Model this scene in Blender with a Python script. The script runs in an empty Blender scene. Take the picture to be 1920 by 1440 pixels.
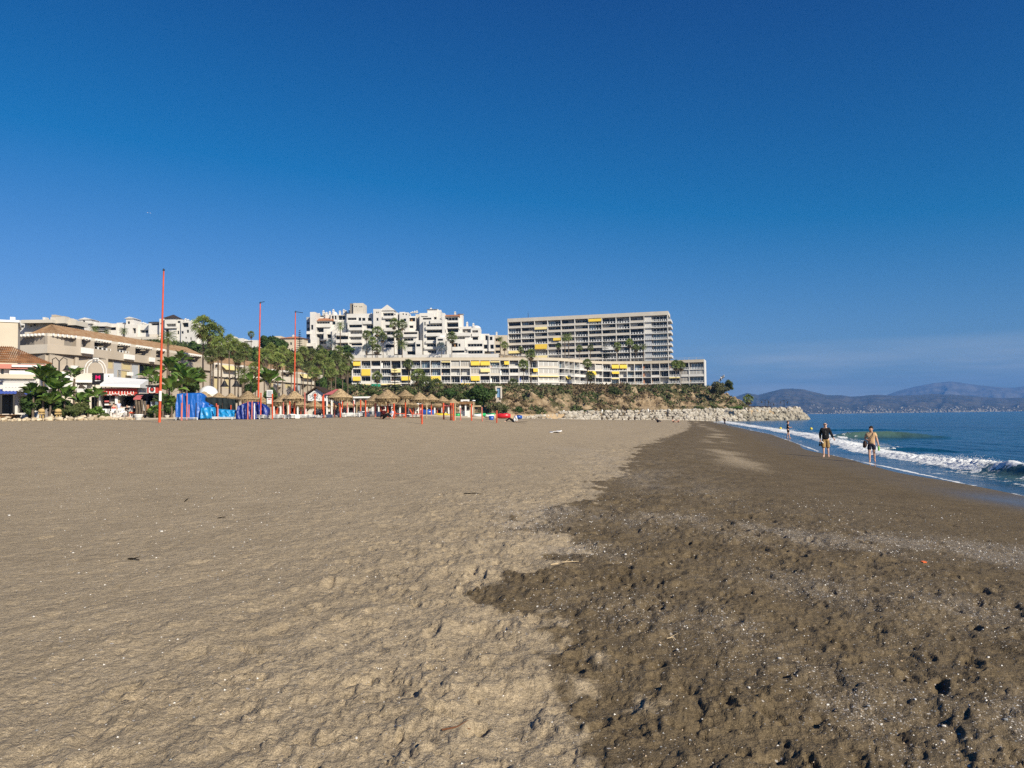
import bpy, math, random
import numpy as np
from mathutils import Vector, Matrix
from mathutils.bvhtree import BVHTree

sc = bpy.context.scene
# ------------------------------------------------------------------ camera
F_PX = 1440.0                       # focal length in photo pixels (photo is 1920 wide)
CAM = Vector((0.0, 0.0, 2.3))
PITCH, ROLL = math.atan(62.7/F_PX), math.atan(0.0125)
_F = Vector((0, math.cos(PITCH), math.sin(PITCH)))
_U0 = Vector((0, -math.sin(PITCH), math.cos(PITCH)))
_R0 = Vector((1, 0, 0))
_R = _R0*math.cos(ROLL) - _U0*math.sin(ROLL)
_U = _U0*math.cos(ROLL) + _R0*math.sin(ROLL)
cd = bpy.data.cameras.new("camera")
cam = bpy.data.objects.new("camera", cd)
sc.collection.objects.link(cam)
cam.matrix_world = Matrix(((_R.x, _U.x, -_F.x, CAM.x), (_R.y, _U.y, -_F.y, CAM.y), (_R.z, _U.z, -_F.z, CAM.z), (0, 0, 0, 1)))
cd.sensor_fit = 'HORIZONTAL'; cd.sensor_width = 36.0; cd.lens = 27.0
cd.clip_start = 0.1; cd.clip_end = 60000
sc.camera = cam
# ------------------------------------------------------------------ world and sun
SUN_EL, SUN_AZ = math.radians(32), math.radians(139)
w = bpy.data.worlds.new("World"); sc.world = w; w.use_nodes = True
nt = w.node_tree; nt.nodes.clear()
def _n(nt, t, **k):
    n = nt.nodes.new(t)
    for a, b in k.items(): setattr(n, a, b)
    return n
sky = _n(nt, 'ShaderNodeTexSky', sky_type='NISHITA', sun_disc=False, sun_elevation=SUN_EL, sun_rotation=SUN_AZ,
         altitude=0.0, air_density=1.0, dust_density=0.35, ozone_density=2.5)
sc3 = _n(nt, 'ShaderNodeVectorMath', operation='MULTIPLY_ADD')     # deeper, more saturated blue as in the photograph
sc3.inputs[1].default_value = (0.70, 0.70, 1.00); sc3.inputs[2].default_value = (-1.30, -0.58, -0.66)
mulc = _n(nt, 'ShaderNodeVectorMath', operation='MAXIMUM'); mulc.inputs[1].default_value = (0.02, 0.08, 0.25)
# thin high haze streaks low over the sea, laid out by direction
tc = _n(nt, 'ShaderNodeTexCoord'); sep = _n(nt, 'ShaderNodeSeparateXYZ')
mp = _n(nt, 'ShaderNodeMapping'); mp.inputs['Scale'].default_value = (2.2, 2.2, 26.0)
nz = _n(nt, 'ShaderNodeTexNoise'); nz.inputs['Scale'].default_value = 1.3; nz.inputs['Detail'].default_value = 5; nz.inputs['Roughness'].default_value = 0.55
cr = _n(nt, 'ShaderNodeMapRange'); cr.inputs[1].default_value = 0.38; cr.inputs[2].default_value = 0.66
band = _n(nt, 'ShaderNodeMapRange'); band.inputs[1].default_value = 0.090; band.inputs[2].default_value = 0.050
mm = _n(nt, 'ShaderNodeMath', operation='MULTIPLY'); mm2 = _n(nt, 'ShaderNodeMath', operation='MULTIPLY'); mm2.inputs[1].default_value = 0.95
mix = _n(nt, 'ShaderNodeMix', data_type='RGBA'); mix.inputs[7].default_value = (5.2, 5.8, 6.4, 1)
bg = _n(nt, 'ShaderNodeBackground'); bg.inputs[1].default_value = 0.083
wo = _n(nt, 'ShaderNodeOutputWorld')
L = nt.links.new
L(sky.outputs[0], sc3.inputs[0]); L(sc3.outputs[0], mulc.inputs[0])
L(tc.outputs['Generated'], mp.inputs[0]); L(mp.outputs[0], nz.inputs[0]); L(tc.outputs['Generated'], sep.inputs[0])
L(sep.outputs[2], band.inputs[0]); L(nz.outputs[0], cr.inputs[0]); L(cr.outputs[0], mm.inputs[0]); L(band.outputs[0], mm.inputs[1])
L(mm.outputs[0], mm2.inputs[0]); L(mm2.outputs[0], mix.inputs[0]); L(mulc.outputs[0], mix.inputs[6])
L(mix.outputs[2], bg.inputs[0]); L(bg.outputs[0], wo.inputs[0])
sl = bpy.data.lights.new("sun", 'SUN'); sl.energy = 4.8; sl.angle = math.radians(0.53); sl.color = (1.0, 0.91, 0.74)
so = bpy.data.objects.new("sun", sl); sc.collection.objects.link(so)
SUN = Vector((math.sin(SUN_AZ)*math.cos(SUN_EL), math.cos(SUN_AZ)*math.cos(SUN_EL), math.sin(SUN_EL)))
so.rotation_mode = 'QUATERNION'; so.rotation_quaternion = SUN.to_track_quat('Z', 'Y'); so.location = (30, -30, 60)
sc.view_settings.view_transform = 'Standard'; sc.view_settings.look = 'None'
sc.view_settings.exposure = 0.28; sc.view_settings.gamma = 1.0; sc.view_settings.use_curve_mapping = False
try:
    sc.cycles.max_bounces = 6; sc.cycles.diffuse_bounces = 2; sc.cycles.glossy_bounces = 2; sc.cycles.transmission_bounces = 2
    sc.cycles.volume_bounces = 0; sc.cycles.caustics_reflective = False; sc.cycles.caustics_refractive = False
    sc.cycles.use_denoising = False
except Exception: pass

# ------------------------------------------------------------------ helpers
rnd = random.Random(7)
rng = np.random.default_rng(11)
def ray(px, py):
    return _F + _R*((px-960)/F_PX) + _U*((720-py)/F_PX)
def at(px, py, Y):
    d = ray(px, py); return CAM + d*(Y/d.y)
def proj(p):
    q = Vector(p)-CAM; f = q.dot(_F)
    return 960+F_PX*q.dot(_R)/f, 720-F_PX*q.dot(_U)/f
def hor(px): return 782.7-0.0125*(px-960)
_wl = {}
def wloc(o):
    v = Vector((0, 0, 0))
    while o is not None:
        v += o.location; o = o.parent
    return v
def link(o): sc.collection.objects.link(o); return o
def tag(o, label=None, cat=None, group=None, kind=None):
    if label: o['label'] = label
    if cat: o['category'] = cat
    if group: o['group'] = group
    if kind: o['kind'] = kind
    return o
def thing(name, label, cat, loc=(0, 0, 0), group=None, rz=0.0):
    o = bpy.data.objects.new(name, None); o.location = loc; o.rotation_euler = (0, 0, rz); o.empty_display_size = 0.3
    link(o); return tag(o, label, cat, group)
def copy_tree(o, parent=None):
    c = o.copy(); link(c); c.parent = parent
    for ch in list(o.children): copy_tree(ch, c)
    return c
def meshobj(name, me, parent=None, loc=None, rz=0.0, scale=None):
    o = bpy.data.objects.new(name, me); link(o); o.parent = parent
    if loc is not None: o.location = Vector(loc) - (wloc(parent) if parent else Vector())
    o.rotation_euler = (0, 0, rz)
    if scale: o.scale = scale
    return o
class MB:
    """collects faces; build() links them as one mesh object"""
    def __init__(s): s.v = []; s.f = []; s.m = []; s.sm = []
    def add(s, vs, fs, m=0, smooth=False):
        b = len(s.v); s.v += [tuple(p) for p in vs]
        for f in fs: s.f.append(tuple(b+i for i in f)); s.m.append(m); s.sm.append(smooth)
    def box(s, x0, y0, z0, x1, y1, z1, m=0, fr=None, skip=()):
        vs = [(x0,y0,z0),(x1,y0,z0),(x1,y1,z0),(x0,y1,z0),(x0,y0,z1),(x1,y0,z1),(x1,y1,z1),(x0,y1,z1)]
        if fr: vs = [fr.P(*p) for p in vs]
        fs = [(0,3,2,1),(4,5,6,7),(0,1,5,4),(1,2,6,5),(2,3,7,6),(3,0,4,7)]
        s.add(vs, [f for i, f in enumerate(fs) if i not in skip], m)
    def cbox(s, c, size, m=0, rz=0.0, tilt=None):
        M = Matrix.Rotation(rz, 3, 'Z')
        if tilt is not None: M = M @ Matrix.Rotation(tilt[1], 3, tilt[0])
        hx, hy, hz = size[0]/2, size[1]/2, size[2]/2; c = Vector(c)
        vs = [c + M @ Vector((sx*hx, sy*hy, sz*hz)) for sz in (-1, 1) for sx, sy in ((-1,-1),(1,-1),(1,1),(-1,1))]
        s.add(vs, [(0,3,2,1),(4,5,6,7),(0,1,5,4),(1,2,6,5),(2,3,7,6),(3,0,4,7)], m)
    def tube(s, pts, rad, n=6, m=0, cap=True, smooth=True):
        pts = [Vector(p) for p in pts]
        if not hasattr(rad, '__len__'): rad = [rad]*len(pts)
        vs = []; k = len(pts)
        for i, p in enumerate(pts):
            t = (pts[min(i+1, k-1)] - pts[max(i-1, 0)]).normalized()
            a = t.orthogonal().normalized() if abs(t.z) < .95 else t.cross(Vector((0, 1, 0))).normalized()
            if abs(t.z) < .95: a = t.cross(Vector((0, 0, 1))).normalized()
            b = t.cross(a)
            for j in range(n):
                w_ = 2*math.pi*j/n; vs.append(p + (a*math.cos(w_) + b*math.sin(w_))*rad[i])
        fs = [(i*n+j, i*n+(j+1) % n, (i+1)*n+(j+1) % n, (i+1)*n+j) for i in range(k-1) for j in range(n)]
        s.add(vs, fs, m, smooth)
        if cap: s.add([vs[j] for j in range(n)], [tuple(range(n))[::-1]], m); s.add([vs[(k-1)*n+j] for j in range(n)], [tuple(range(n))], m)
    def lathe(s, c, prof, n=12, m=0, smooth=True, jit=0.0, r_=None):
        vs = []; c = Vector(c); r_ = r_ or rnd
        ja = [1+jit*(r_.random()-.5) for _ in range(n)]
        for r, z in prof:
            for j in range(n):
                w_ = 2*math.pi*j/n; vs.append(c + Vector((r*ja[j]*math.cos(w_), r*ja[j]*math.sin(w_), z)))
        k = len(prof)
        s.add(vs, [(i*n+j, i*n+(j+1) % n, (i+1)*n+(j+1) % n, (i+1)*n+j) for i in range(k-1) for j in range(n)], m, smooth)
    def blob(s, c, r, m=0, sub=1, jit=0.25, r_=None, smooth=False):
        r_ = r_ or rnd; c = Vector(c)
        vs, fs = _ICO[sub]
        if not hasattr(r, '__len__'): r = (r, r, r)
        ph = [r_.uniform(0, 6.28) for _ in range(6)]
        out = []
        for v in vs:
            k = 1 + jit*(math.sin(3*v[0]+ph[0])*math.sin(3*v[1]+ph[1]) + .6*math.sin(5*v[2]+ph[2]+2*v[0]) ) + jit*.35*(r_.random()-.5)
            out.append(c + Vector((v[0]*r[0]*k, v[1]*r[1]*k, v[2]*r[2]*k)))
        s.add(out, fs, m, smooth)
    def mesh(s, name, mats):
        me = bpy.data.meshes.new(name); me.from_pydata(s.v, [], s.f)
        for m in (mats if isinstance(mats, (list, tuple)) else [mats]): me.materials.append(m)
        if s.f:
            me.polygons.foreach_set('material_index', s.m); me.polygons.foreach_set('use_smooth', s.sm)
        me.update(); return me
    def build(s, name, mats, parent=None, world=True, **tags):
        if parent is not None and world:
            o_ = wloc(parent); s.v = [(p[0]-o_.x, p[1]-o_.y, p[2]-o_.z) for p in s.v]
        o = bpy.data.objects.new(name, s.mesh(name, mats)); link(o); o.parent = parent
        return tag(o, **tags)
def _ico(sub):
    t = (1+5**.5)/2
    v = [Vector(p).normalized() for p in ((-1,t,0),(1,t,0),(-1,-t,0),(1,-t,0),(0,-1,t),(0,1,t),(0,-1,-t),(0,1,-t),(t,0,-1),(t,0,1),(-t,0,-1),(-t,0,1))]
    f = [(0,11,5),(0,5,1),(0,1,7),(0,7,10),(0,10,11),(1,5,9),(5,11,4),(11,10,2),(10,7,6),(7,1,8),(3,9,4),(3,4,2),(3,2,6),(3,6,8),(3,8,9),(4,9,5),(2,4,11),(6,2,10),(8,6,7),(9,8,1)]
    for _ in range(sub):
        mid = {}; nf = []
        def md(a, b):
            k = (min(a, b), max(a, b))
            if k not in mid: mid[k] = len(v); v.append(((v[a]+v[b])/2).normalized())
            return mid[k]
        for a, b, c in f:
            x, y, z = md(a, b), md(b, c), md(c, a); nf += [(a,x,z),(b,y,x),(c,z,y),(x,y,z)]
        f = nf
    return [tuple(p) for p in v], f
_ICO = {i: _ico(i) for i in range(4)}
class Frame:
    """vertical wall frame: P(u, d, z): u along the wall, d outward (towards the beach), z up"""
    def __init__(s, a, b):
        s.o = Vector((a[0], a[1], 0)); e = Vector((b[0]-a[0], b[1]-a[1], 0)); s.L = e.length; s.u = e.normalized()
        s.n = Vector((s.u.y, -s.u.x, 0)); s.rz = math.atan2(s.u.y, s.u.x)
    def P(s, u, d, z): return s.o + s.u*u + s.n*d + Vector((0, 0, z))
    def px(s, px, py, d=0.0):
        """photo pixel -> (u, z) on the wall plane moved out by d"""
        r = ray(px, py); o = s.o + s.n*d; t = (o-CAM).dot(s.n)/r.dot(s.n); p = CAM + r*t
        return (p-s.o).dot(s.u), p.z
def grid_mesh(name, X, Y, Z, mats, attrs=None, smooth=True, mask=None):
    r, c = X.shape
    me = bpy.data.meshes.new(name)
    idx = np.arange(r*c).reshape(r, c)
    q = np.stack([idx[:-1, :-1], idx[:-1, 1:], idx[1:, 1:], idx[1:, :-1]], -1).reshape(-1, 4)
    if mask is not None: q = q[mask.reshape(-1)]
    co = np.stack([X, Y, Z], -1).reshape(-1, 3).astype(np.float32)
    me.vertices.add(len(co)); me.vertices.foreach_set('co', co.ravel())
    me.loops.add(q.size); me.loops.foreach_set('vertex_index', q.ravel().astype(np.int32))
    me.polygons.add(len(q)); me.polygons.foreach_set('loop_start', (np.arange(len(q))*4).astype(np.int32))
    me.polygons.foreach_set('use_smooth', np.full(len(q), smooth))
    for k, a in (attrs or {}).items():
        at_ = me.attributes.new(k, 'FLOAT', 'POINT'); at_.data.foreach_set('value', a.ravel().astype(np.float32))
    for m in (mats if isinstance(mats, (list, tuple)) else [mats]): me.materials.append(m)
    me.update(calc_edges=True); me.validate()
    return link(bpy.data.objects.new(name, me))
def tri_soup(name, V, F, mats, parent=None, mi=None, smooth=False):
    """V (n,3) float, F (m,k) int"""
    me = bpy.data.meshes.new(name); k = F.shape[1]
    me.vertices.add(len(V)); me.vertices.foreach_set('co', V.astype(np.float32).ravel())
    me.loops.add(F.size); me.loops.foreach_set('vertex_index', F.ravel().astype(np.int32))
    me.polygons.add(len(F)); me.polygons.foreach_set('loop_start', (np.arange(len(F))*k).astype(np.int32))
    me.polygons.foreach_set('use_smooth', np.full(len(F), smooth))
    if mi is not None: me.polygons.foreach_set('material_index', mi.astype(np.int32))
    for m in (mats if isinstance(mats, (list, tuple)) else [mats]): me.materials.append(m)
    me.update(calc_edges=True)
    o = bpy.data.objects.new(name, me); link(o); o.parent = parent; return o
# value noise
_perm = rng.random((256, 256))
def vnoise(x, y):
    xi = np.floor(x).astype(np.int64); yi = np.floor(y).astype(np.int64); fx = x-xi; fy = y-yi
    fx = fx*fx*(3-2*fx); fy = fy*fy*(3-2*fy)
    a = _perm[xi & 255, yi & 255]; b = _perm[(xi+1) & 255, yi & 255]; c = _perm[xi & 255, (yi+1) & 255]; d = _perm[(xi+1) & 255, (yi+1) & 255]
    return (a*(1-fx)+b*fx)*(1-fy) + (c*(1-fx)+d*fx)*fy
def fbm(x, y, o=4, g=.5):
    s = 0; a = 1; t = 0
    for i in range(o):
        s = s + a*vnoise(x+i*17.3, y+i*9.1); t += a; a *= g; x = x*2.03; y = y*2.03
    return s/t*2-1
def sstep(a, b, x):
    t = np.clip((x-a)/(b-a), 0, 1); return t*t*(3-2*t)

# ------------------------------------------------------------------ materials
def mat(name, col, rough=0.8, spec=0.3, noise=0.0, nscale=3.0, bump=0.0, bscale=20.0, col2=None, metal=0.0, emis=None, obj_coords=False, stretch=None, hue_obj=0.0, detail=4.0, sharp=None, backface=None):
    m = bpy.data.materials.new(name); m.use_nodes = True; nt = m.node_tree; b = nt.nodes['Principled BSDF']; L = nt.links.new
    b.inputs['Base Color'].default_value = (*col, 1); b.inputs['Roughness'].default_value = rough
    b.inputs['Specular IOR Level'].default_value = spec; b.inputs['Metallic'].default_value = metal
    if noise or bump or hue_obj:
        tc = _n(nt, 'ShaderNodeTexCoord'); src = tc.outputs['Object']
        if not obj_coords:
            g = _n(nt, 'ShaderNodeNewGeometry'); src = g.outputs['Position']
        if stretch:
            mp = _n(nt, 'ShaderNodeMapping'); mp.inputs['Scale'].default_value = stretch; L(src, mp.inputs[0]); src = mp.outputs[0]
        last = None
        if noise:
            nz = _n(nt, 'ShaderNodeTexNoise'); nz.inputs['Scale'].default_value = nscale; nz.inputs['Detail'].default_value = detail
            L(src, nz.inputs['Vector'])
            mr = _n(nt, 'ShaderNodeMapRange'); mr.inputs[1].default_value = 0.3 if not sharp else .5-sharp; mr.inputs[2].default_value = 0.7 if not sharp else .5+sharp
            L(nz.outputs[0], mr.inputs[0])
            mx = _n(nt, 'ShaderNodeMix', data_type='RGBA')
            c2 = col2 if col2 else tuple(c*(1-noise) for c in col)
            mx.inputs[6].default_value = (*col, 1); mx.inputs[7].default_value = (*c2, 1)
            L(mr.outputs[0], mx.inputs[0]); last = mx.outputs[2]
        if hue_obj:
            oi = _n(nt, 'ShaderNodeObjectInfo'); hs = _n(nt, 'ShaderNodeHueSaturation')
            mr2 = _n(nt, 'ShaderNodeMapRange'); mr2.inputs[3].default_value = 1-hue_obj; mr2.inputs[4].default_value = 1+hue_obj
            L(oi.outputs['Random'], mr2.inputs[0]); L(mr2.outputs[0], hs.inputs['Value'])
            if last: L(last, hs.inputs['Color'])
            else: hs.inputs['Color'].default_value = (*col, 1)
            last = hs.outputs[0]
        if last: L(last, b.inputs['Base Color'])
        if bump:
            n2 = _n(nt, 'ShaderNodeTexNoise'); n2.inputs['Scale'].default_value = bscale; n2.inputs['Detail'].default_value = 5; L(src, n2.inputs['Vector'])
            bp = _n(nt, 'ShaderNodeBump'); bp.inputs['Strength'].default_value = 1.0; bp.inputs['Distance'].default_value = bump
            L(n2.outputs[0], bp.inputs['Height']); L(bp.outputs[0], b.inputs['Normal'])
    if emis: b.inputs['Emission Color'].default_value = (*emis, 1); b.inputs['Emission Strength'].default_value = 1
    return m
# ================================================================== the shore: sand, sea, far mountains
_SY = np.array([-60, 5, 20, 29, 36.8, 46, 57, 88, 150, 236, 300, 500]); _SX = np.array([0, 12.6, 13.6, 15.0, 16.4, 18.2, 21.2, 29.5, 43, 62, 78, 128])
def shore_x(Y): return np.interp(Y, _SY, _SX)
def inland(X, Y): return (shore_x(Y)-X)*0.97
def sand_z(X, Y):
    X = np.asarray(X, float); Y = np.asarray(Y, float)
    s = inland(X, Y)
    z = np.interp(s, [-200, -60, -20, -5, 0, 3, 8, 13, 16], [-12, -5, -1.9, -.42, 0, .17, .46, .68, .72])
    A1 = np.interp(Y, [-50, 0, 12, 30, 65, 80, 95, 110, 150, 250, 400], [.1, .12, .2, .66, 1.80, 1.96, 1.72, 1.5, 1.32, .42, .4])
    A2 = np.interp(Y, [-50, 0, 12, 30, 65, 80, 95, 110, 150, 250, 400], [.1, .12, .2, .62, 1.62, 1.86, 1.9, 2.0, 2.2, 2.4, 2.4])
    t = sstep(-8, -24, X); A = A1*(1-t)+A2*t
    return z + A*sstep(13, 39, s)**.75
def gz(X, Y): return float(sand_z(X, Y))
# ---- foot prints stamped in two height rasters
def stamp(H, x0, y0, res, prints):
    ny, nx = H.shape
    for (x, y, a, ln, wd, dp, rim) in prints:
        R_ = ln*1.25; i0 = int((x-R_-x0)/res); i1 = int((x+R_-x0)/res)+1; j0 = int((y-R_-y0)/res); j1 = int((y+R_-y0)/res)+1
        if i0 < 0 or j0 < 0 or i1 >= nx or j1 >= ny: continue
        gx = x0+np.arange(i0, i1)*res-x; gy = (y0+np.arange(j0, j1)*res-y)[:, None]
        u = (gx*math.sin(a)+gy*math.cos(a))/(ln/2); v = (gx*math.cos(a)-gy*math.sin(a))/(wd/2)*(1+.25*np.clip(u, -1, 1)*.6)
        r = np.sqrt(u*u+v*v)
        H[j0:j1, i0:i1] += -dp*(1-sstep(.62, 1.0, r))*(1+.25*u) + rim*dp*np.exp(-((r-1.22)/.2)**2)*(1+.5*np.sin(3*a+4*u))
N1 = (1900, 2300); R1 = .01; X1, Y1 = -8.5, 1.5
N2 = (1700, 2500); R2 = .05; X2, Y2 = -62.0, 0.0
H1 = np.zeros((N1[0], N1[1])); H2 = np.zeros((N2[1], N2[0]))
def prints(n, xr, yr, res):
    out = []
    k = 0
    while k < n:
        # a walker's track: a few prints in a row along or across the beach
        x = rng.uniform(*xr); y = yr[0]+(yr[1]-yr[0])*rng.random()**(1.0 if res > .02 else 1.3); a = rng.normal(.25, .5)+(math.pi if rng.random() < .5 else 0)
        if rng.random() < .3: a = rng.uniform(0, 6.28)
        m = rng.integers(2, 9); side = 1
        base = rng.uniform(.6, 1.25)
        for i in range(m):
            s = float(inland(x, y))
            if s < 4.2: break
            wetz = 1 if s < 14.5 else 0
            crisp = rng.uniform(.6, 1) if wetz else rng.uniform(.15, .75)
            dens = 1.0 if wetz else np.interp(s, [14.5, 18, 24, 40], [1.0, .8, .5, .45])
            if rng.random() < dens:
                dp = base*(rng.uniform(.008, .022) if wetz else rng.uniform(.005, .014)*crisp*1.3)
                if s < 7.5: dp *= .55
                ln = rng.choice([.09, .14, .2, .26, .3])*rng.uniform(.85, 1.15)*(1 if wetz else 1.25); wd = ln*rng.uniform(.36, .5)*(1 if wetz else 1.25)
                out.append((x+side*.08*math.cos(a), y-side*.08*math.sin(a), a+rng.normal(0, .12), ln, wd, dp, rng.uniform(.15, .5)))
                # heel and ball pressed deeper
                out.append((x+side*.08*math.cos(a)-math.sin(a)*ln*.25, y-side*.08*math.sin(a)-math.cos(a)*ln*.25, a, ln*.36, wd*.75, dp*.5, .1))
                k += 1
            st = rng.uniform(.5, .75); x += math.sin(a)*st; y += math.cos(a)*st; side = -side
    return out
stamp(H1, X1, Y1, R1, prints(2600, (-8, 13), (1.6, 20), R1))
stamp(H2, X2, Y2, R2, [(a_, b_, c_, l_*1.5, w_*1.7, d_*1.5, r_) for a_, b_, c_, l_, w_, d_, r_ in prints(9000, (-60, 22), (4, 120), R2)])
def bil(H, x0, y0, res, X, Y):
    fx = (X-x0)/res; fy = (Y-y0)/res; ny, nx = H.shape
    ok = (fx > 1) & (fy > 1) & (fx < nx-2) & (fy < ny-2)
    fx = np.clip(fx, 0, nx-2); fy = np.clip(fy, 0, ny-2); i = fx.astype(int); j = fy.astype(int); a = fx-i; b = fy-j
    return (H[j, i]*(1-a)*(1-b)+H[j, i+1]*a*(1-b)+H[j+1, i]*(1-a)*b+H[j+1, i+1]*a*b)*ok
def wet_mask(X, Y, s):
    # damp sand: inland limit near 13 m of the water, ragged, plus a paler drying band nearer the water far away
    lim = np.interp(Y, [0, 3.6, 4.4, 5.3, 7.6, 8.8, 10.2, 13, 17, 23, 57, 150, 240], [11.0, 11.0, 11.3, 11.8, 12.9, 12.1, 11.8, 12.4, 11.4, 10.5, 10.0, 8, 8])+.35*fbm(X*.5+3, Y*.25, 3)+.45*fbm(X*1.7, Y*.9+5, 4)+.35*fbm(X*4.5, Y*1.6+2, 3)
    wt = sstep(-.25, .3, lim-s+.75*fbm(X*3.1, Y*2.2, 4))
    band = np.exp(-((s-5.8-.6*fbm(X*.2, Y*.08, 2))/1.3)**2)*sstep(18, 34, Y)*sstep(-.5, .5, fbm(X*.8+9, Y*.25, 3))*.75
    return np.clip(wt-band, 0, 1)
def shell_mask(X, Y, s):
    def seg(ax, ay, bx, by, w_):
        dx, dy = bx-ax, by-ay; t = np.clip(((X-ax)*dx+(Y-ay)*dy)/(dx*dx+dy*dy), 0, 1); return np.exp(-((np.hypot(X-ax-t*dx, Y-ay-t*dy)+.25*fbm(X*1.2, Y*1.2, 3))/w_)**2)
    base = seg(.6, 13.9, 8.4, 9.7, 1.0)*1.0 + seg(1.0, 6.8, 3.3, 3.3, .60)*.85 + seg(3.0, 8.0, 7, 5.2, .8)*.45 + seg(.9, 9.2, .2, 12, .5)*.6 + seg(4, 19, 3.2, 40, 1.6)*.4
    cl = .25+1.0*sstep(-.12, .30, fbm(X*1.6+11, Y*.9, 4))
    return np.clip(base*cl + .05*sstep(40, 14, s)*(s > 4) + .13*sstep(12.6, 11, s)*sstep(5, 7.5, s)*sstep(-.2, .4, fbm(X*.9+4, Y*.6, 3)), 0, 1)
def build_sand():
    az = np.radians(np.concatenate([np.linspace(-88, -39, 40)[:-1], np.linspace(-39, 38, 830), np.linspace(38, 85, 30)[1:]]))
    r = np.concatenate([np.geomspace(.9, 2.1, 14)[:-1], np.geomspace(2.1, 110, 700), np.geomspace(110, 330, 40)[1:]])
    A, Rr = np.meshgrid(az, r)
    X = Rr*np.sin(A); Y = Rr*np.cos(A)-.3
    s = inland(X, Y)
    Z = sand_z(X, Y)
    w1 = sstep(19.5, 16.5, Y)*sstep(-8.4, -7, X)*sstep(1.6, 2, Y)
    h1 = bil(H1, X1, Y1, R1, X, Y); h2 = bil(H2, X2, Y2, R2, X, Y)
    rough = sstep(4, 8, s)
    wet = wet_mask(X, Y, s)
    Z += h1*w1*1.25 + h2*(1-w1)
    amp = .5+.5*sstep(20, 13, s)
    und = fbm(X*.9, Y*.6, 3)*.02*(.4+.6*sstep(22, 13, s))+fbm(X*3.3-Y*1.2, Y*1.6+X*.9, 3)*.010*amp
    rid = 1-np.abs(fbm(X*1.6-Y*.9, (X*.9+Y*1.6)*.5, 3))*2.2
    crumb = fbm(X*15, Y*15, 3)*.007*sstep(18, 9, Y)+np.maximum(fbm(X*8+4, Y*8, 3)-.22, 0)*.075*sstep(28, 12, Y)*np.exp(-((s-13)/3.5)**2)
    # little scarps and slumped edges: terraced noise, streaked along the beach where dry
    def terr(n_, k_): q_ = n_*k_; f_ = np.floor(q_); return (f_+sstep(.80, 1.0, q_-f_))/k_
    wx = X+.12*fbm(X*5, Y*5+3, 2); wy = Y+.12*fbm(X*5+7, Y*5, 2); nearf = sstep(24, 9, Y)
    t1 = terr(fbm(wx*1.9, wy*1.5, 4), 5)*.072; t2 = terr(fbm(wx*3.8+4, wy*3.0, 3), 4)*.045
    al = X*.42+Y*.91; ac = X*.91-Y*.42
    st = terr(fbm(ac*2.6+.3*fbm(X*2, Y*2, 2), al*.75, 4), 5)*.060; st2 = fbm(ac*9, al*3, 3)*.010
    clods = np.maximum(fbm(X*11+4, Y*11, 3)-.12, 0)*.07*sstep(-.2, .5, fbm(X*1.3+2, Y*1.1, 3))
    dryA = sstep(-.1, .1, s-12.2); tramp = np.exp(-((s-12.4)/2.2)**2)
    Z += rough*(und*.6+crumb*.6+(1-dryA)*(t1*.8+t2+clods)*(.72+.28*nearf)*sstep(5, 9, s)+dryA*((st*.5+st2*.8)*(.22+.78*sstep(20, 13, s))*(.4+.6*nearf)+tramp*(t2*1.2+t1*.5+clods)*nearf))
    # shell-rich strips
    shell = (np.exp(-((s-9.2-.9*fbm(X*.3, Y*.12, 2))/1.6)**2)*sstep(5, 11, Y)*.8+np.exp(-((s-11.2)/1.5)**2)*.6*sstep(26, 9, Y))*(.35+.65*sstep(-.3, .35, fbm(X*.7, Y*.4+7, 3)))
    shell = shell*(.25+1.1*sstep(-.05, .3, fbm(X*1.1+11, Y*.55, 4))); shell = np.clip(shell+.05*sstep(40, 14, s)+.10*sstep(12.5, 11, s)*sstep(5, 7, s), 0, 1)
    shell = shell_mask(X, Y, s)
    swash = sstep(3.4, 1.2, s+.5*fbm(X*.25+2, Y*.12, 2))*(.35+.65*sstep(24, 19, Y))
    o = grid_mesh('sand', X, Y, Z, M_sand(), {'wet': wet, 'shell': shell, 'swash': swash})
    tag(o, kind='structure'); return o
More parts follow.
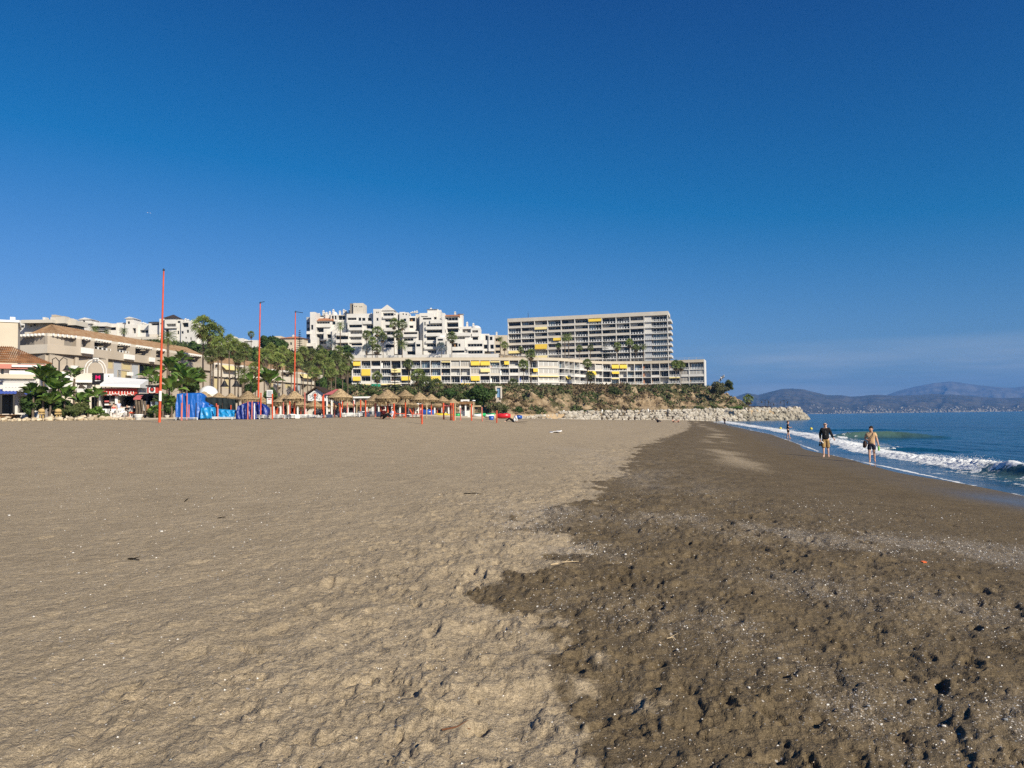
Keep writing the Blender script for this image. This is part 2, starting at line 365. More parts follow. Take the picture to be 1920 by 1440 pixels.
def M_sand():
    m = bpy.data.materials.new('sand'); m.use_nodes = True; nt = m.node_tree; b = nt.nodes['Principled BSDF']; L = nt.links.new
    g = _n(nt, 'ShaderNodeNewGeometry'); pos = g.outputs['Position']
    def att(n): a = _n(nt, 'ShaderNodeAttribute', attribute_name=n); return a.outputs['Fac']
    def noise(sc_, det=4, vec=pos, rough=.5):
        n = _n(nt, 'ShaderNodeTexNoise'); n.inputs['Scale'].default_value = sc_; n.inputs['Detail'].default_value = det; n.inputs['Roughness'].default_value = rough; L(vec, n.inputs['Vector']); return n.outputs[0]
    def mr(x, a, b_, c=0, d=1):
        n = _n(nt, 'ShaderNodeMapRange'); n.inputs[1].default_value = a; n.inputs[2].default_value = b_; n.inputs[3].default_value = c; n.inputs[4].default_value = d; L(x, n.inputs[0]); return n.outputs[0]
    def mixc(f, a, b_):
        n = _n(nt, 'ShaderNodeMix', data_type='RGBA')
        if isinstance(f, float): n.inputs[0].default_value = f
        else: L(f, n.inputs[0])
        for k, c in ((6, a), (7, b_)):
            if isinstance(c, tuple): n.inputs[k].default_value = (*c, 1)
            else: L(c, n.inputs[k])
        return n.outputs[2]
    def math_(op, a, b_):
        n = _n(nt, 'ShaderNodeMath', operation=op)
        for k, c in ((0, a), (1, b_)):
            if isinstance(c, (int, float)): n.inputs[k].default_value = c
            else: L(c, n.inputs[k])
        return n.outputs[0]
    wet = att('wet'); swash = att('swash'); shell = att('shell')
    dry = mixc(mr(noise(.9, 5), .35, .68), (.388, .308, .203), (.338, .267, .175))
    grain = mr(noise(170, 2, rough=.7), .34, .66, .62, 1.38)
    grain2 = mr(noise(42, 3, rough=.7), .34, .66, .78, 1.22)
    grain3 = mr(noise(7, 4, rough=.75), .34, .66, .86, 1.14)
    wc = mixc(mr(noise(1.3, 5), .35, .68), (.160, .120, .070), (.124, .092, .053))
    w2 = math_('ADD', wet, mr(noise(11, 4), .3, .7, -.22, .22))
    col = mixc(mr(w2, .2, .75), dry, wc)
    col = mixc(swash, col, (.125, .100, .062))
    col = mixc(math_('MULTIPLY', shell, .18), col, (.40, .36, .31))
    gm = _n(nt, 'ShaderNodeVectorMath', operation='SCALE'); L(col, gm.inputs[0]); L(math_('MULTIPLY', math_('MULTIPLY', grain, grain2), grain3), gm.inputs['Scale']); col = gm.outputs[0]
    vo = _n(nt, 'ShaderNodeTexVoronoi'); vo.inputs['Scale'].default_value = 34; L(pos, vo.inputs['Vector'])
    vs = _n(nt, 'ShaderNodeSeparateColor'); L(vo.outputs['Color'], vs.inputs[0])
    dot = math_('LESS_THAN', vo.outputs['Distance'], math_('MULTIPLY', vs.outputs[1], .30))
    has = math_('LESS_THAN', vs.outputs[0], math_('MULTIPLY', shell, .85))
    dots = math_('MULTIPLY', dot, has)
    vo2 = _n(nt, 'ShaderNodeTexVoronoi'); vo2.inputs['Scale'].default_value = 85; L(pos, vo2.inputs['Vector'])
    vs2 = _n(nt, 'ShaderNodeSeparateColor'); L(vo2.outputs['Color'], vs2.inputs[0])
    d2 = math_('MULTIPLY', math_('LESS_THAN', vo2.outputs['Distance'], math_('MULTIPLY', vs2.outputs[1], .42)), math_('LESS_THAN', vs2.outputs[0], math_('MULTIPLY', shell, .95)))
    vo3 = _n(nt, 'ShaderNodeTexVoronoi'); vo3.inputs['Scale'].default_value = 15; L(pos, vo3.inputs['Vector'])
    vs3 = _n(nt, 'ShaderNodeSeparateColor'); L(vo3.outputs['Color'], vs3.inputs[0])
    d3 = math_('MULTIPLY', math_('LESS_THAN', vo3.outputs['Distance'], math_('MULTIPLY', vs3.outputs[1], .22)), math_('LESS_THAN', vs3.outputs[0], math_('MULTIPLY', shell, .8)))
    dots = math_('MAXIMUM', math_('MAXIMUM', dots, d2), d3)
    col = mixc(math_('MULTIPLY', dots, math_('SUBTRACT', 1, swash)), col, mixc(vs2.outputs[2], (.62, .58, .52), (.32, .27, .23)))
    L(col, b.inputs['Base Color'])
    rg = mr(swash, 0, 1, .92, .30); L(rg, b.inputs['Roughness'])
    L(mr(swash, 0, 1, .12, .5), b.inputs['Specular IOR Level'])
    hgt = math_('ADD', math_('MULTIPLY', noise(95, 5, rough=.7), .009), math_('ADD', math_('MULTIPLY', noise(17, 5, rough=.65), .034), math_('MULTIPLY', noise(4.5, 5, rough=.7), .06)))
    spy = _n(nt, 'ShaderNodeSeparateXYZ'); L(pos, spy.inputs[0]); bp = _n(nt, 'ShaderNodeBump'); bp.inputs['Distance'].default_value = 1.0
    L(math_('MULTIPLY', mr(swash, 0, 1, .85, .04), mr(spy.outputs[1], 10, 60, 1, .45)), bp.inputs['Strength']); L(hgt, bp.inputs['Height']); L(bp.outputs[0], b.inputs['Normal'])
    return m
def M_sea():
    m = bpy.data.materials.new('sea_water'); m.use_nodes = True; nt = m.node_tree; b = nt.nodes['Principled BSDF']; L = nt.links.new
    g = _n(nt, 'ShaderNodeNewGeometry'); pos = g.outputs['Position']
    def att(n): a = _n(nt, 'ShaderNodeAttribute', attribute_name=n); return a.outputs['Fac']
    def noise(sc_, det=4, st=(1, 1, 1), rough=.55):
        mp = _n(nt, 'ShaderNodeMapping'); mp.inputs['Scale'].default_value = st; mp.inputs['Rotation'].default_value = (0, 0, .25); L(pos, mp.inputs[0])
        n = _n(nt, 'ShaderNodeTexNoise'); n.inputs['Scale'].default_value = sc_; n.inputs['Detail'].default_value = det; n.inputs['Roughness'].default_value = rough; L(mp.outputs[0], n.inputs['Vector']); return n.outputs[0]
    def mr(x, a, b_, c=0, d=1):
        n = _n(nt, 'ShaderNodeMapRange'); n.inputs[1].default_value = a; n.inputs[2].default_value = b_; n.inputs[3].default_value = c; n.inputs[4].default_value = d; L(x, n.inputs[0]); return n.outputs[0]
    def math_(op, a, b_):
        n = _n(nt, 'ShaderNodeMath', operation=op)
        for k, c in ((0, a), (1, b_)):
            if isinstance(c, (int, float)): n.inputs[k].default_value = c
            else: L(c, n.inputs[k])
        return n.outputs[0]
    def mixc(f, a, b_):
        n = _n(nt, 'ShaderNodeMix', data_type='RGBA'); L(f, n.inputs[0])
        for k, c in ((6, a), (7, b_)):
            if isinstance(c, tuple): n.inputs[k].default_value = (*c, 1)
            else: L(c, n.inputs[k])
        return n.outputs[2]
    foam = att('foam'); green = att('green'); shal = att('shallow')
    deep = mixc(mr(noise(.02, 3, (1, .4, 1)), .35, .65), (.006, .060, .125), (.010, .085, .155))
    col = mixc(green, deep, (.085, .150, .115)); col = mixc(shal, col, (.055, .062, .058))  # light shining through thin wave faces is put into the green base colour
    fn = noise(2.6, 6, (1, 1, 1), .7); fn2 = noise(.7, 4, (1.2, .6, 1), .6)
    fm = math_('ADD', foam, math_('ADD', mr(fn, .3, .7, -.52, .52), mr(fn2, .3, .7, -.22, .22)))
    fm = mr(fm, .46, .60); fm = math_('MULTIPLY', fm, mr(foam, .02, .12))
    col = mixc(fm, col, (.80, .81, .80)); L(col, b.inputs['Base Color'])
    L(mr(fm, 0, 1, .16, .85), b.inputs['Roughness'])
    b.inputs['IOR'].default_value = 1.333; L(mr(fm, 0, 1, .36, .1), b.inputs['Specular IOR Level'])
    h = math_('ADD', math_('MULTIPLY', noise(.55, 6, (1, .5, 1), .62), .55), math_('MULTIPLY', noise(3.2, 5, (1, .6, 1), .6), .055))
    h = math_('ADD', h, math_('MULTIPLY', noise(.06, 4, (1, .45, 1), .6), 2.6))
    h = math_('ADD', h, math_('MULTIPLY', math_('MULTIPLY', noise(7, 5), fm), .05))
    bp = _n(nt, 'ShaderNodeBump'); bp.inputs['Distance'].default_value = 1.0; L(math_('MULTIPLY', mr(shal, 0, 1, .85, .05), mr(green, 0, 1, 1, .4)), bp.inputs['Strength'])
    L(h, bp.inputs['Height']); L(bp.outputs[0], b.inputs['Normal'])
    return m
def build_sea():
    az = np.radians(np.concatenate([np.linspace(3, 36, 560), np.linspace(36, 75, 40)[1:]]))
    r = np.concatenate([np.geomspace(9, 14, 12)[:-1], np.arange(14, 42, .1), np.geomspace(42, 120, 260)[1:], np.geomspace(120, 28000, 130)[1:]])
    A, Rr = np.meshgrid(az, r); X = Rr*np.sin(A); Y = Rr*np.cos(A)
    s = -inland(X, Y)             # metres seaward
    fade = sstep(900, 150, Rr)
    off = sstep(.3, 6, s)
    Z = off*fade*(.06*fbm(X*.35, Y*.22, 4)+.035*fbm(X*1.4, Y*.9, 3)+.10*fbm(X*.08, Y*.05+3, 3))
    # swash edge wobble
    Z += .03*fbm(X*.2, Y*.1, 2)*sstep(2.5, 0, s)
    # B: the breaker line a few metres out
    sB = 3.0+.45*fbm(X*.12+5, Y*.07, 2)+sstep(30, 20, Y)*.9
    t = s-sB
    green_end = sstep(30.3, 27.6, Y)         # unbroken green face at the near end
    prof = np.where(t < 0, np.exp(-(t/(.75-.35*green_end))**2), np.exp(-(t/1.2)**2))
    ampB = np.interp(Y, [15, 22, 27, 32, 40, 60, 90, 240], [.55, .55, .42, .24, .18, .16, .14, .14])*(1+.3*fbm(X*.5, Y*.3, 3))
    lumpy = fbm(X*5.5, Y*5.5, 4)
    Z += ampB*prof*(1+.55*lumpy*(1-green_end)*prof)
    foamB = prof*(1-green_end*.9)*.86 + np.exp(-((t-1.1)/.8)**2)*.36*(1-green_end) + np.exp(-((t+.6)/.4)**2)*.5*(1-.5*green_end)
    foamB += green_end*np.exp(-((t-.05)/.16)**2)*.55
    foamB += np.exp(-((s-1.7)/.5)**2)*.45*sstep(34, 27, Y)+np.exp(-((t-2.6)/1.1)**2)*.34*sstep(40, 55, Y)
    # splash at the break point
    sp = np.exp(-(((Y-27.9)/.6)**2))*np.exp(-((t-.0)/.35)**2); Z += sp*.10*(1+.5*lumpy); foamB += sp
    # edge foam
    foamE = np.exp(-((s-.12+.08*fbm(X*2, Y*1.2, 2))/.11)**2)*(.62 + .5 * fbm(X * .6 + 1, Y * .3, 2)) + np.exp(-((s-.9)/.25)**2)*.38*sstep(-.1, .4, fbm(X*.4, Y*.2+9, 2))
    # A: green swell further out
    for (ya, xa, yb, xb, h, wf) in ((72, 29.5, 67.5, 37.5, .55, 1.0), (58, 40, 52, 50, .22, .8), (103, 40, 96, 52, .22, 1.2), (47, 22.0, 44.5, 26, .18, .5)):
        dx, dy = xb-xa, yb-ya; l = math.hypot(dx, dy); u = ((X-xa)*dx+(Y-ya)*dy)/l; v = -((X-xa)*-dy+(Y-ya)*dx)/l
        v = v + .9*np.sin(np.clip(u/l, 0, 1)*3.1)+.25*fbm(X*.4, Y*.4, 2)
        env = sstep(-.25, .32, u/l)*sstep(1.3, .5, u/l)
        p = np.where(v > 0, np.exp(-(v/(.55*wf))**2), np.exp(-(v/(1.9*wf))**2))
        Z += h*env*p*(1+.08*fbm(X*2.5, Y*.4, 2)); 
        if h > .5: gA = env*np.exp(-(v/(1.3))**2)
    green = np.clip(gA*1.0+green_end*np.exp(-(t/1.2)**2)*1.0, 0, 1)
    foam = np.clip(foamB+foamE, 0, 1.3)*sstep(330, 200, Y)
    foam += np.exp(-((s-2)/5)**2)*.35*sstep(150, 240, Y)
    shal = sstep(1.9, .3, s)*.9
    o = grid_mesh('sea', X, Y, Z, M_sea(), {'foam': foam, 'green': green, 'shallow': shal}, mask=(s[:-1, :-1] > -6))
    tag(o, kind='structure'); return o
def build_mountains():
    m1 = mat('mountain_scrub', (.055, .055, .036), .95, .05, noise=.5, nscale=.006, col2=(.12, .10, .07), sharp=.12)
    m2 = mat('mountain_rock', (.11, .10, .085), .95, .05, noise=.4, nscale=.004, col2=(.20, .18, .155), sharp=.12)
    front = [(700,758),(1000,752),(1250,748),(1380,744),(1400,736),(1421.7,740.5),(1454,732),(1470,729),(1487,728),(1508,730),(1530,736),(1552,741),(1573,740.5),(1595,743.5),(1644,740),(1680,742),(1711,741),(1747,738.6),(1801,741),(1861,746),(1920,746),(2100,742),(2500,752),(3200,760)]
    back = [(700,756),(1500,752),(1620,747),(1660,741),(1687,732),(1720,724),(1752,718),(1785,715),(1806,718),(1834,722),(1874,725.6),(1901,727),(1920,725),(2050,722),(2300,735),(2800,750),(3400,762)]
    for nm, prof, D, dep, mt, seed in (('front_mountains', front, 8200, 2600, m1, 0), ('back_mountains', back, 13500, 3000, m2, 40)):
        px = np.linspace(900, 2900, 900) ; py = np.interp(px, [p[0] for p in prof], [p[1] for p in prof]) + .7*fbm(px*.06+seed, px*0, 4)
        v = np.linspace(0, 1.25, 46)
        XX = []; ZZ = []; YY = []
        for t in v:
            Yd = D - dep*(1-t)
            crest = np.array([at(a, b, D).z for a, b in zip(px, py)])
            xx = (px-960)/F_PX*Yd/ (1) 
            prof_t = t**1.35 if t <= 1 else 1-(t-1)*2.0
            nzv = fbm(px*.035+seed, np.full_like(px, t*5.0+seed), 5)*.16*math.sin(min(t, 1)*math.pi)**.7 + (1-np.abs(fbm(px*.02+seed, np.full_like(px, t*1.6), 4))*2)*.12*math.sin(min(t, 1)*math.pi)
            XX.append(xx); YY.append(np.full_like(px, Yd)); ZZ.append(np.maximum(crest*(prof_t+nzv*(1 if t < .98 else .1)), -3 if t < .02 else 2))
        o = grid_mesh(nm, np.array(XX), np.array(YY), np.array(ZZ), mt); tag(o, kind='structure')
    # far coastal town: pale specks of houses along the foot of the hills
    V = []; Fc = []; r2 = random.Random(5); TB = BVHTree.FromObject(bpy.data.objects['front_mountains'], bpy.context.evaluated_depsgraph_get())
    for k in range(900):
        pxx = r2.uniform(1380, 1990); t = r2.random()**3.2*.55
        if r2.random() < .5: pxx = r2.choice([1465, 1590, 1640, 1700, 1790, 1850])+r2.gauss(0, 22)
        Yd = 5620+t*1500; x = (pxx-960)/F_PX*Yd; crest = 8200*(hor(pxx)-735)/F_PX
        hh = TB.ray_cast(Vector((x, Yd, 900)), Vector((0, 0, -1))); z = hh[0].z if hh[0] else 0
        wd = r2.uniform(5, 15); h = r2.uniform(2, 6)+ (r2.random() < .04)*9; b = len(V)
        for zz in (z-12, z+h):
            for (a, c) in ((-1, -1), (1, -1), (1, 1), (-1, 1)): V.append((x+a*wd/2, Yd+c*8, zz))
        for f in ((4,5,6,7),(0,1,5,4),(1,2,6,5),(2,3,7,6),(3,0,4,7)): Fc.append(tuple(b+i for i in f))
    tw = tri_soup('distant_town', np.array(V), np.array(Fc), mat('town_walls', (.42, .38, .32), .9, .1, noise=.5, nscale=.02, col2=(.3, .27, .22)))
    tag(tw, 'pale houses of a far coastal town strung along the foot of the hills', 'town', kind='stuff')
build_sand(); build_sea(); build_mountains()
# ---- air: haze box round everything
hz = MB(); hz.box(-16000, -60, -14, 27000, 17000, 700)
hm = bpy.data.materials.new('haze'); hm.use_nodes = True; hn = hm.node_tree; hn.nodes.clear()
pv = _n(hn, 'ShaderNodeVolumePrincipled'); pv.inputs['Color'].default_value = (.16, .44, 1.0, 1); pv.inputs['Density'].default_value = 8.0e-5
pv.inputs['Anisotropy'].default_value = 0.0
hn.links.new(pv.outputs[0], _n(hn, 'ShaderNodeOutputMaterial').inputs['Volume'])
HAZE = hz.build('haze', hm, kind='stuff'); HAZE['label'] = 'thin blue sea haze over the whole bay'
# ================================================================== materials for the built things
M = {}
def mm_(k, *a, **kw): M[k] = mat(k, *a, **kw); return M[k]
mm_('white_wall', (.74, .71, .66), .9, .2, noise=.14, nscale=.35, detail=6)
mm_('white_paint', (.82, .81, .78), .6, .3)
mm_('cream_wall', (.62, .54, .42), .9, .2, noise=.12, nscale=.3, detail=6)
mm_('beige_wall', (.50, .43, .345), .9, .2, noise=.12, nscale=.3, detail=6)
mm_('pale_wall', (.66, .60, .51), .9, .2, noise=.12, nscale=.3, detail=6)
mm_('blue_grey_wall', (.42, .44, .47), .9, .2)
mm_('yellow_blind', (.55, .46, .26), .8, .1)
mm_('recess_shade', (.13, .115, .10), .9, .1, noise=.3, nscale=.5)  # deep shade of the openings painted into the colour
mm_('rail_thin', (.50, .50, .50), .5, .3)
mm_('recess', (.27, .24, .205), .9, .1, noise=.2, nscale=.5)  # recess and rear walls toned darker, painting in the balcony shade
mm_('glass', (.014, .018, .023), .2, .3)
mm_('glass_sky', (.10, .15, .19), .10, .7)
mm_('curtain', (.52, .50, .46), .6, .4, noise=.25, nscale=2.5, stretch=(1, 1, .05))
mm_('shutter', (.36, .33, .29), .7, .3)
mm_('frame_white', (.72, .72, .70), .5, .3)
mm_('frame_dark', (.05, .045, .04), .5, .3)
mm_('awning_yellow', (.80, .56, .085), .85, .1, noise=.12, nscale=1.5)
mm_('awning_pale', (.72, .60, .28), .85, .1)
mm_('awning_green', (.02, .22, .13), .85, .1)
mm_('awning_white', (.66, .64, .60), .85, .1)
mm_('awning_red', (.55, .035, .03), .8, .2)
mm_('cloth_blue', (.06, .10, .38), .8, .1)
mm_('roof_tile', (.36, .17, .075), .9, .1, noise=.6, nscale=1.2, col2=(.17, .085, .045), sharp=.15)
mm_('roof_ochre', (.36, .25, .15), .9, .1, noise=.4, nscale=1.4, col2=(.27, .15, .08), sharp=.15)
mm_('dark_tile', (.06, .045, .038), .8, .2)
mm_('pink_eave', (.55, .22, .17), .9, .1)
mm_('black_metal', (.018, .017, .017), .5, .4)
mm_('rail_white', (.74, .74, .72), .5, .3)
mm_('orange', (.74, .11, .04), .5, .3, noise=.35, nscale=1.3, detail=3)
mm_('orange_faded', (.66, .19, .15), .55, .3, noise=.2, nscale=1.3)
mm_('wood', (.30, .17, .08), .8, .2, noise=.4, nscale=3, stretch=(1, 1, .2))
mm_('pale_wood', (.58, .45, .28), .8, .2, noise=.3, nscale=3, stretch=(1, 1, .2))
mm_('dark_wood', (.055, .035, .022), .8, .2)
mm_('thatch', (.50, .37, .22), .95, .05, noise=.45, nscale=9, col2=(.27, .19, .105), bump=.03, bscale=14, obj_coords=True, stretch=(1, 1, .5), hue_obj=.16)
mm_('thatch_fringe', (.38, .28, .16), .95, .05, noise=.5, nscale=22, col2=(.10, .07, .035), obj_coords=True, stretch=(1, 1, .12), hue_obj=.16)
mm_('tarp_blue', (.012, .12, .46), .42, .5, bump=.07, bscale=2.2)
mm_('tarp_cyan', (.015, .25, .55), .38, .5, bump=.07, bscale=2.6)
mm_('tarp_navy', (.010, .030, .21), .42, .5, bump=.07, bscale=2.4)
mm_('shade_net', (.028, .036, .036), .9, .1, noise=.4, nscale=2.5, stretch=(1, 1, .25))
mm_('palm_green', (.125, .19, .048), .75, .25, noise=.45, nscale=.9, col2=(.21, .23, .065), hue_obj=.25)
mm_('palm_pale', (.15, .185, .06), .75, .25, noise=.4, nscale=.9, hue_obj=.2)
mm_('palm_blue', (.13, .17, .17), .75, .25, noise=.3, nscale=.9)
mm_('palm_dead', (.17, .125, .070), .95, .05, noise=.4, nscale=2)
mm_('palm_trunk', (.20, .155, .115), .95, .05, noise=.45, nscale=2.2, stretch=(1, 1, 3.0), bump=.03, bscale=6)
mm_('banana_green', (.070, .16, .030), .45, .45, noise=.5, nscale=1.1, col2=(.16, .23, .05), hue_obj=.2)
mm_('leaf_dark', (.028, .060, .016), .8, .2, noise=.5, nscale=1.0, col2=(.062, .098, .026), hue_obj=.15)
mm_('leaf_mid', (.050, .078, .022), .8, .2, noise=.45, nscale=.6, col2=(.088, .10, .034), hue_obj=.15)
mm_('leaf_olive', (.165, .16, .078), .85, .15, noise=.5, nscale=.4, col2=(.085, .090, .042), hue_obj=.15)
mm_('leaf_brown', (.17, .125, .068), .9, .1, noise=.4, nscale=.5, hue_obj=.15)
mm_('leaf_bright', (.10, .18, .025), .7, .3, noise=.3, nscale=1.5)
mm_('bark', (.115, .09, .065), .95, .05, noise=.4, nscale=3)
mm_('boulder', (.54, .50, .43), .95, .1, noise=.42, nscale=.9, col2=(.34, .29, .22), bump=.10, bscale=2.5, hue_obj=.22)
mm_('edging_rock', (.66, .56, .41), .95, .1, noise=.35, nscale=1.6, col2=(.46, .36, .24), bump=.05, bscale=4, hue_obj=.2)
mm_('boulder_wet', (.44, .40, .32), .9, .2, noise=.4, nscale=.9, col2=(.27, .235, .18), bump=.10, bscale=2.5, hue_obj=.25)
mm_('path', (.46, .34, .21), .95, .1, noise=.15, nscale=.4)
mm_('paving', (.36, .31, .25), .95, .1, noise=.15, nscale=.8)
mm_('stone_yellow', (.62, .44, .20), .9, .1, noise=.3, nscale=3)
mm_('skin', (.62, .36, .25), .6, .3)
mm_('skin_pale', (.72, .46, .35), .6, .3)
mm_('hair_grey', (.22, .20, .19), .9, .1)
mm_('hair_dark', (.028, .018, .012), .8, .2)
mm_('hair_brown', (.10, .05, .025), .8, .2)
mm_('cloth_black', (.014, .014, .017), .85, .2)
mm_('cloth_navy', (.020, .022, .040), .85, .2)
mm_('cloth_khaki', (.46, .30, .13), .9, .1, noise=.35, nscale=9)
mm_('cloth_peach', (.66, .43, .24), .9, .1, noise=.15, nscale=6)
mm_('cloth_white', (.78, .76, .74), .9, .1)
mm_('cloth_red', (.50, .03, .035), .9, .1)
mm_('cloth_lightblue', (.55, .60, .75), .9, .1)
mm_('cloth_maroon', (.07, .012, .014), .9, .1)
mm_('bag', (.045, .022, .016), .6, .3)
mm_('green_bright', (.22, .55, .12), .6, .3)
mm_('buoy', (.78, .62, .06), .4, .4)
mm_('sign_black', (.016, .014, .016), .4, .4)
mm_('sign_pink', (.72, .01, .13), .5, .3)
mm_('sign_red', (.45, .05, .035), .5, .3)
mm_('kayak_red', (.60, .02, .03), .3, .5)
mm_('kayak_green', (.03, .42, .12), .3, .5)
mm_('kayak_yellow', (.75, .55, .04), .3, .5)
mm_('boat_blue', (.02, .09, .38), .3, .5)
mm_('plastic_white', (.78, .78, .76), .35, .5)
mm_('plastic_dark', (.03, .033, .038), .4, .5)
mm_('terracotta', (.42, .19, .10), .9, .1)
mm_('seagull', (.8, .8, .8), .8, .1)
mm_('cloth_pink', (.50, .13, .13), .8, .2)
mm_('shell', (.68, .65, .60), .7, .3, hue_obj=.15)
mm_('pebble_grey', (.22, .23, .24), .7, .3, hue_obj=.3)
mm_('pebble_tan', (.42, .32, .22), .8, .2, hue_obj=.3)
mm_('twig', (.14, .06, .03), .9, .1)
mm_('debris_dark', (.02, .016, .012), .9, .1)
mm_('debris_orange', (.75, .16, .05), .6, .3)

# ================================================================== hillside and headland
_FOOT = [(-175, 84), (-120, 96), (-90, 120), (-90, 236), (-76, 268), (-50, 262), (-8, 240), (22, 262), (50, 283), (82, 296), (95, 306), (97, 318), (108, 350), (135, 420), (150, 700), (-900, 700), (-900, 84)]
def _seg_d(X, Y):
    best = np.full(X.shape, 1e9); ins = np.zeros(X.shape, bool); n = len(_FOOT)
    for i in range(n):
        (x0, y0), (x1, y1) = _FOOT[i], _FOOT[(i+1) % n]
        dx, dy = x1-x0, y1-y0; t = np.clip(((X-x0)*dx+(Y-y0)*dy)/(dx*dx+dy*dy), 0, 1)
        best = np.minimum(best, np.hypot(X-x0-t*dx, Y-y0-t*dy))
        c = ((y0 > Y) != (y1 > Y)); ins ^= c & (X < (dx)*(Y-y0)/(dy if dy else 1e-9)+x0)
    return np.where(ins, best, -best)
def base_z(X, Y): return np.interp(X, [-90, -30, 20, 60, 95], [2.9, 2.8, 3.2, 3.6, 4.0])
def hill_z(X, Y, rock=True):
    X = np.asarray(X, float); Y = np.asarray(Y, float); d = _seg_d(X, Y)
    cl = np.interp(d, [-20, 0, 3, 10, 16, 24, 34, 62, 88, 104, 140, 260, 500], [-4, 0, 1.6, 5.2, 8.2, 10.3, 11.0, 12.0, 17, 29, 34, 42, 48])
    left = np.interp(d, [-20, 0, 3, 12, 24, 40, 70, 110, 170, 260, 500], [-4, 0, .8, 3, 7.5, 15, 28, 36, 42, 50, 56])
    t = sstep(-55, -85, X)
    z = cl*(1-t)+left*t
    # low beyond the right end of the far tall block
    z = np.where(z > 13, 13+(z-13)*sstep(105, 60, X-(Y-300)*.12), z)
    z = z + base_z(X, Y)
    if rock:
        steep = np.exp(-((d-11)/10)**2)
        z = z + steep*(fbm(X*.11, Y*.11, 4)*4.6+fbm(X*.45, Y*.45, 3)*2.0+(1-np.abs(fbm(X*.22+5, Y*.1, 3))*3)*.8) + fbm(X*.05, Y*.05, 3)*.8*sstep(0, 20, d)
    return z
def hz1(X, Y):
    return float(hill_z(np.array([X]), np.array([Y]))[0])
def M_hill():
    m = bpy.data.materials.new('hillside_rock'); m.use_nodes = True; nt = m.node_tree; b = nt.nodes['Principled BSDF']; L = nt.links.new
    g = _n(nt, 'ShaderNodeNewGeometry')
    def noise(sc_, det=5, st=(1, 1, 1)):
        mp = _n(nt, 'ShaderNodeMapping'); mp.inputs['Scale'].default_value = st; L(g.outputs['Position'], mp.inputs[0])
        n = _n(nt, 'ShaderNodeTexNoise'); n.inputs['Scale'].default_value = sc_; n.inputs['Detail'].default_value = det; n.inputs['Roughness'].default_value = .62; L(mp.outputs[0], n.inputs['Vector']); return n.outputs[0]
    cr = _n(nt, 'ShaderNodeValToRGB'); L(noise(.30, 6, (1, 1, 1.6)), cr.inputs[0])
    e = cr.color_ramp.elements; e[0].position = .33; e[0].color = (.12, .085, .05, 1); e[1].position = .62; e[1].color = (.46, .35, .22, 1)
    x = e.new(.47); x.color = (.30, .215, .125, 1)
    mx = _n(nt, 'ShaderNodeMix', data_type='RGBA'); L(cr.outputs[0], mx.inputs[6]); mx.inputs[7].default_value = (.085, .08, .035, 1)
    mr = _n(nt, 'ShaderNodeMapRange'); mr.inputs[1].default_value = .50; mr.inputs[2].default_value = .60; L(noise(.12, 6), mr.inputs[0]); L(mr.outputs[0], mx.inputs[0])
    L(mx.outputs[2], b.inputs['Base Color']); b.inputs['Roughness'].default_value = .95; b.inputs['Specular IOR Level'].default_value = .1
    bp = _n(nt, 'ShaderNodeBump'); bp.inputs['Distance'].default_value = 1.6; bp.inputs['Strength'].default_value = 1; L(noise(.55, 6, (1, 1, 1.8)), bp.inputs['Height']); L(bp.outputs[0], b.inputs['Normal'])
    return m
def build_hill():
    xs = np.concatenate([np.linspace(-420, -100, 60)[:-1], np.linspace(-100, 112, 330), np.linspace(112, 200, 30)[1:]])
    ys = np.concatenate([np.linspace(80, 232, 90)[:-1], np.linspace(232, 335, 170), np.linspace(335, 620, 80)[1:]])
    X, Y = np.meshgrid(xs, ys); d = _seg_d(X, Y); Z = hill_z(X, Y)
    # loose jitter makes ledges
    o = grid_mesh('hillside', X, Y, Z, M_hill(), mask=(d[:-1, :-1] > -6), smooth=False); tag(o, kind='structure')
    # promenade: paved strip between the sand and the foot of the slope
    X, Y = np.meshgrid(np.linspace(-190, 100, 200), np.linspace(70, 330, 160)); d = _seg_d(X, Y)
    fy = np.interp(X, [-190, -85, -62, -44, -30, -12, 0, 2.6, 14, 24, 60, 88, 100, 116], [84, 86, 80.5, 80, 84, 98, 150, 190, 226, 252, 276, 288, 294, 300])
    Z = np.where(Y > fy, base_z(X, Y)-.04, -1.0)
    o = grid_mesh('promenade', X, Y, Z, M['path'], mask=((Y[1:, :-1] > fy[1:, :-1]) & (d[:-1, :-1] < 8)), smooth=False); tag(o, kind='structure')
build_hill()

